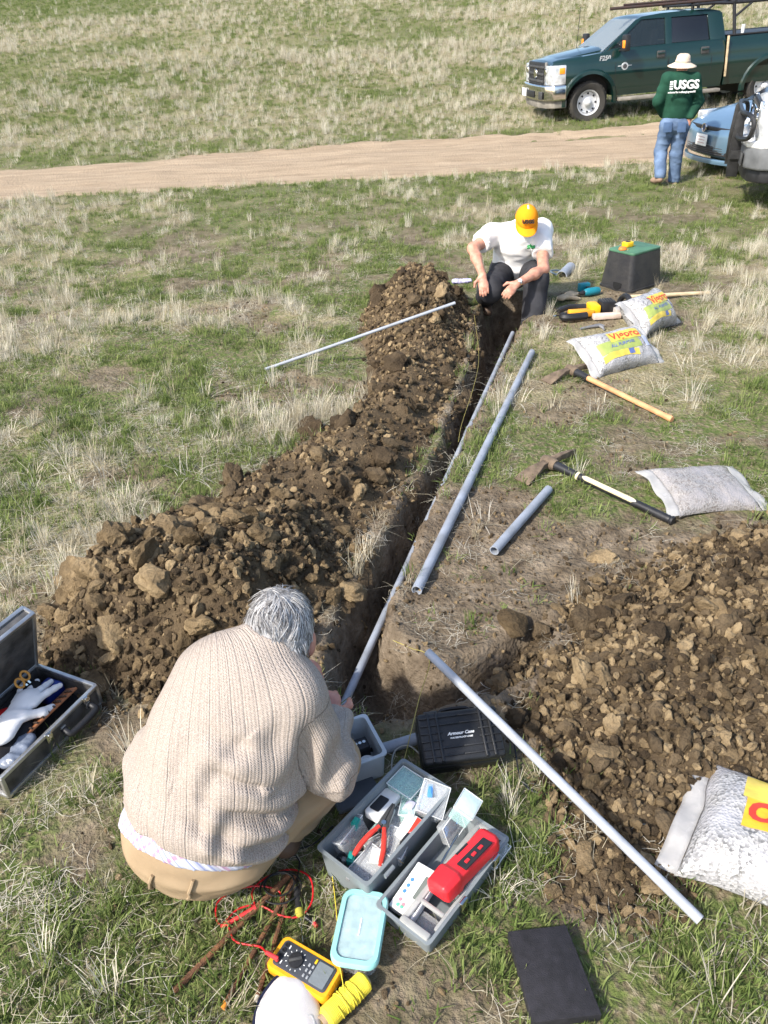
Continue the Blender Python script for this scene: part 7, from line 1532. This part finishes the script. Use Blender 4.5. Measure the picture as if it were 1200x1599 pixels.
ML = Matrix.Translation((0, WC/2+0.008, rz_)) @ Matrix.Rotation(R(108), 4, 'X') @ Matrix.Translation((0, WC/2, -0.04)) @ Matrix.Scale(-1, 4, V((0, 0, 1))) @ Matrix.Translation((0, 0, -0.05))
case_shell(ML, 0.05, None, 'lid_shell')
for x in (LC*0.36, -LC*0.05):
    mb = MB(); mb.box((x, -WC/2-0.010, rz_-0.022), (0.03, 0.008, 0.045)); la = mb.build('latch', CHROME, ac, bev=0.003); mb = MB(); mb.cyl((x, -WC/2-0.014, rz_-0.01), (x, -WC/2-0.020, rz_-0.01), 0.010); mb.build('latch_hook', CHROME, la)
mb = MB(); mb.tube(catmull([(0.20-0.03, -WC/2-0.01, 0.06), (0.17, -WC/2-0.03, 0.058), (0.16, -WC/2-0.045, 0.05), (0.05, -WC/2-0.045, 0.05), (0.035, -WC/2-0.03, 0.058), (0.04, -WC/2-0.01, 0.06)], 5), 0.013, 10); mb.build('carry_handle', BLACKP, ac)
for x in (0.165, 0.04):
    mb = MB(); mb.box((x, -WC/2-0.010, 0.064), (0.022, 0.010, 0.022)); mb.build('handle_mount', ALU, ac, bev=0.002)
AT = Matrix.Translation(cA) @ Matrix.Rotation(aA, 4, 'Z')
# contents
lp_ = empty('leather_roll', (0, 0, 0)); lp_.matrix_world = AT @ Matrix.Translation((0.075, -0.055, 0.075)) @ Matrix.Rotation(R(-28), 4, 'X'); tag(lp_, 'brown leather tool strip with loops in the aluminium case', 'tool strip')
LEA = mat('brown_tool_leather', (0.30, 0.115, 0.045), 0.6, var=0.15)
mb = MB(); mb.box((0, 0, 0), (0.25, 0.07, 0.010)); mb.build('strip', LEA, lp_, bev=0.003)
for k in range(8):
    mb = MB(); mb.box((-0.10+0.028*k, -0.015, 0.008), (0.006, 0.045, 0.010)); mb.build('loop', mat('dark_leather', (0.05, 0.03, 0.02), 0.7), lp_, bev=0.002)
mb = MB(); mb.box((0, 0, 0), (0.09, 0.08, 0.05)); o = mb.build('blue_box', mat('blue_plastic', (0.01, 0.03, 0.22), 0.4), bev=0.01); o.matrix_world = AT @ Matrix.Translation((0.165, 0.035, 0.06)); tag(o, 'small dark blue box in the far corner of the aluminium case', 'box')
S_ = SDF(0.006, 0.03); S_.cap((-0.05, 0, 0), (0.05, 0.01, 0.01), 0.05, 0.042, 0.45, (0, 1, 0)); o = skin_obj('black_pouch', S_, cloth('black_nylon', (0.02, 0.02, 0.022)), None, fold=folds(0.008, 0.06, 35)); o.matrix_world = AT @ Matrix.Translation((0.07, 0.065, 0.085)); tag(o, 'soft black pouch behind the white glove in the aluminium case', 'pouch')
S_ = SDF(0.006, 0.03); S_.cap((-0.05, 0, 0), (0.05, 0.0, 0.0), 0.045, 0.05, 0.6, (0, 1, 0)); o = skin_obj('black_bag', S_, cloth('black_nylon', (0.02, 0.02, 0.022)), None, fold=folds(0.008, 0.06, 36)); o.matrix_world = AT @ Matrix.Translation((-0.09, -0.04, 0.07)); tag(o, 'soft black bag under the glove wrist in the aluminium case', 'bag')
S_ = SDF(0.004, 0.015); hand(S_, V((0, 0, 0)), V((1, 0.12, -0.04)), V((0, 0, 1)), curl=0.10, sz=1.35, spread=0.32); S_.cap((-0.07, -0.01, 0.006), (0.0, 0, 0.0), 0.055, 0.046, 0.4, (0, 1, 0))
gl = skin_obj('white_glove', S_, cloth('white_glove', (0.80, 0.79, 0.78), nscale=20, var=0.03), None, fold=folds(0.003, 0.05, 45)); gl.matrix_world = AT @ Matrix.Translation((-0.035, 0.0, 0.118)) @ Matrix.Rotation(R(8), 4, 'Z'); tag(gl, 'white work glove lying on top of the open aluminium case', 'glove')
S_ = SDF(0.006, 0.02); S_.cap((-0.03, 0, 0), (0.03, 0, 0), 0.03, 0.028, 0.5, (0, 1, 0)); o = skin_obj('red_cloth', S_, cloth('red_rag', (0.55, 0.02, 0.02)), None, fold=folds(0.006, 0.04, 55)); o.matrix_world = AT @ Matrix.Translation((-0.045, 0.065, 0.10)); tag(o, 'red cloth tucked behind the white glove in the case', 'cloth')
ss = empty('scissors', (0, 0, 0)); ss.matrix_world = AT @ Matrix.Translation((0.125, 0.085, 0.125)) @ Matrix.Rotation(R(60), 4, 'X') @ Matrix.Rotation(R(15), 4, 'Z'); tag(ss, 'scissors with orange finger loops standing in the aluminium case', 'scissors')
for s in (1, -1):
    mb = MB(); mb.tube([(s*0.017+0.015*math.cos(a), 0.02+0.02*math.sin(a), 0) for a in np.linspace(0, 2*math.pi, 17)], 0.0045, 7, cap=False); mb.build('finger_loop', mat('scissor_orange', (0.70, 0.32, 0.06), 0.45), ss)
    mb = MB(); mb.loft([[(s*0.012, 0.0, -0.002), (s*0.004, 0.0, -0.002), (s*0.004, 0.0, 0.002), (s*0.012, 0.0, 0.002)], [(-s*0.006, -0.10, -0.001), (-s*0.002, -0.10, -0.001), (-s*0.002, -0.10, 0.001), (-s*0.006, -0.10, 0.001)]]); mb.build('blade', CHROME, ss)
S_ = SDF(0.005, 0.02); S_.ell((-0.02, 0, 0), (0.05, 0.035, 0.016)); S_.ell((0.04, 0.01, 0.004), (0.035, 0.028, 0.012)); o = skin_obj('clear_pouch', S_, mat('dusty_blue_plastic', (0.17, 0.20, 0.26), 0.3), None, fold=folds(0.012, 0.03, 65)); o.matrix_world = AT @ Matrix.Translation((-0.11, -0.10, 0.075)); tag(o, 'crumpled bluish plastic pouch at the near side of the aluminium case', 'pouch')
S.cycles.max_bounces = 6; S.cycles.diffuse_bounces = 2; S.cycles.glossy_bounces = 3; S.cycles.transmission_bounces = 3; S.cycles.transparent_max_bounces = 8
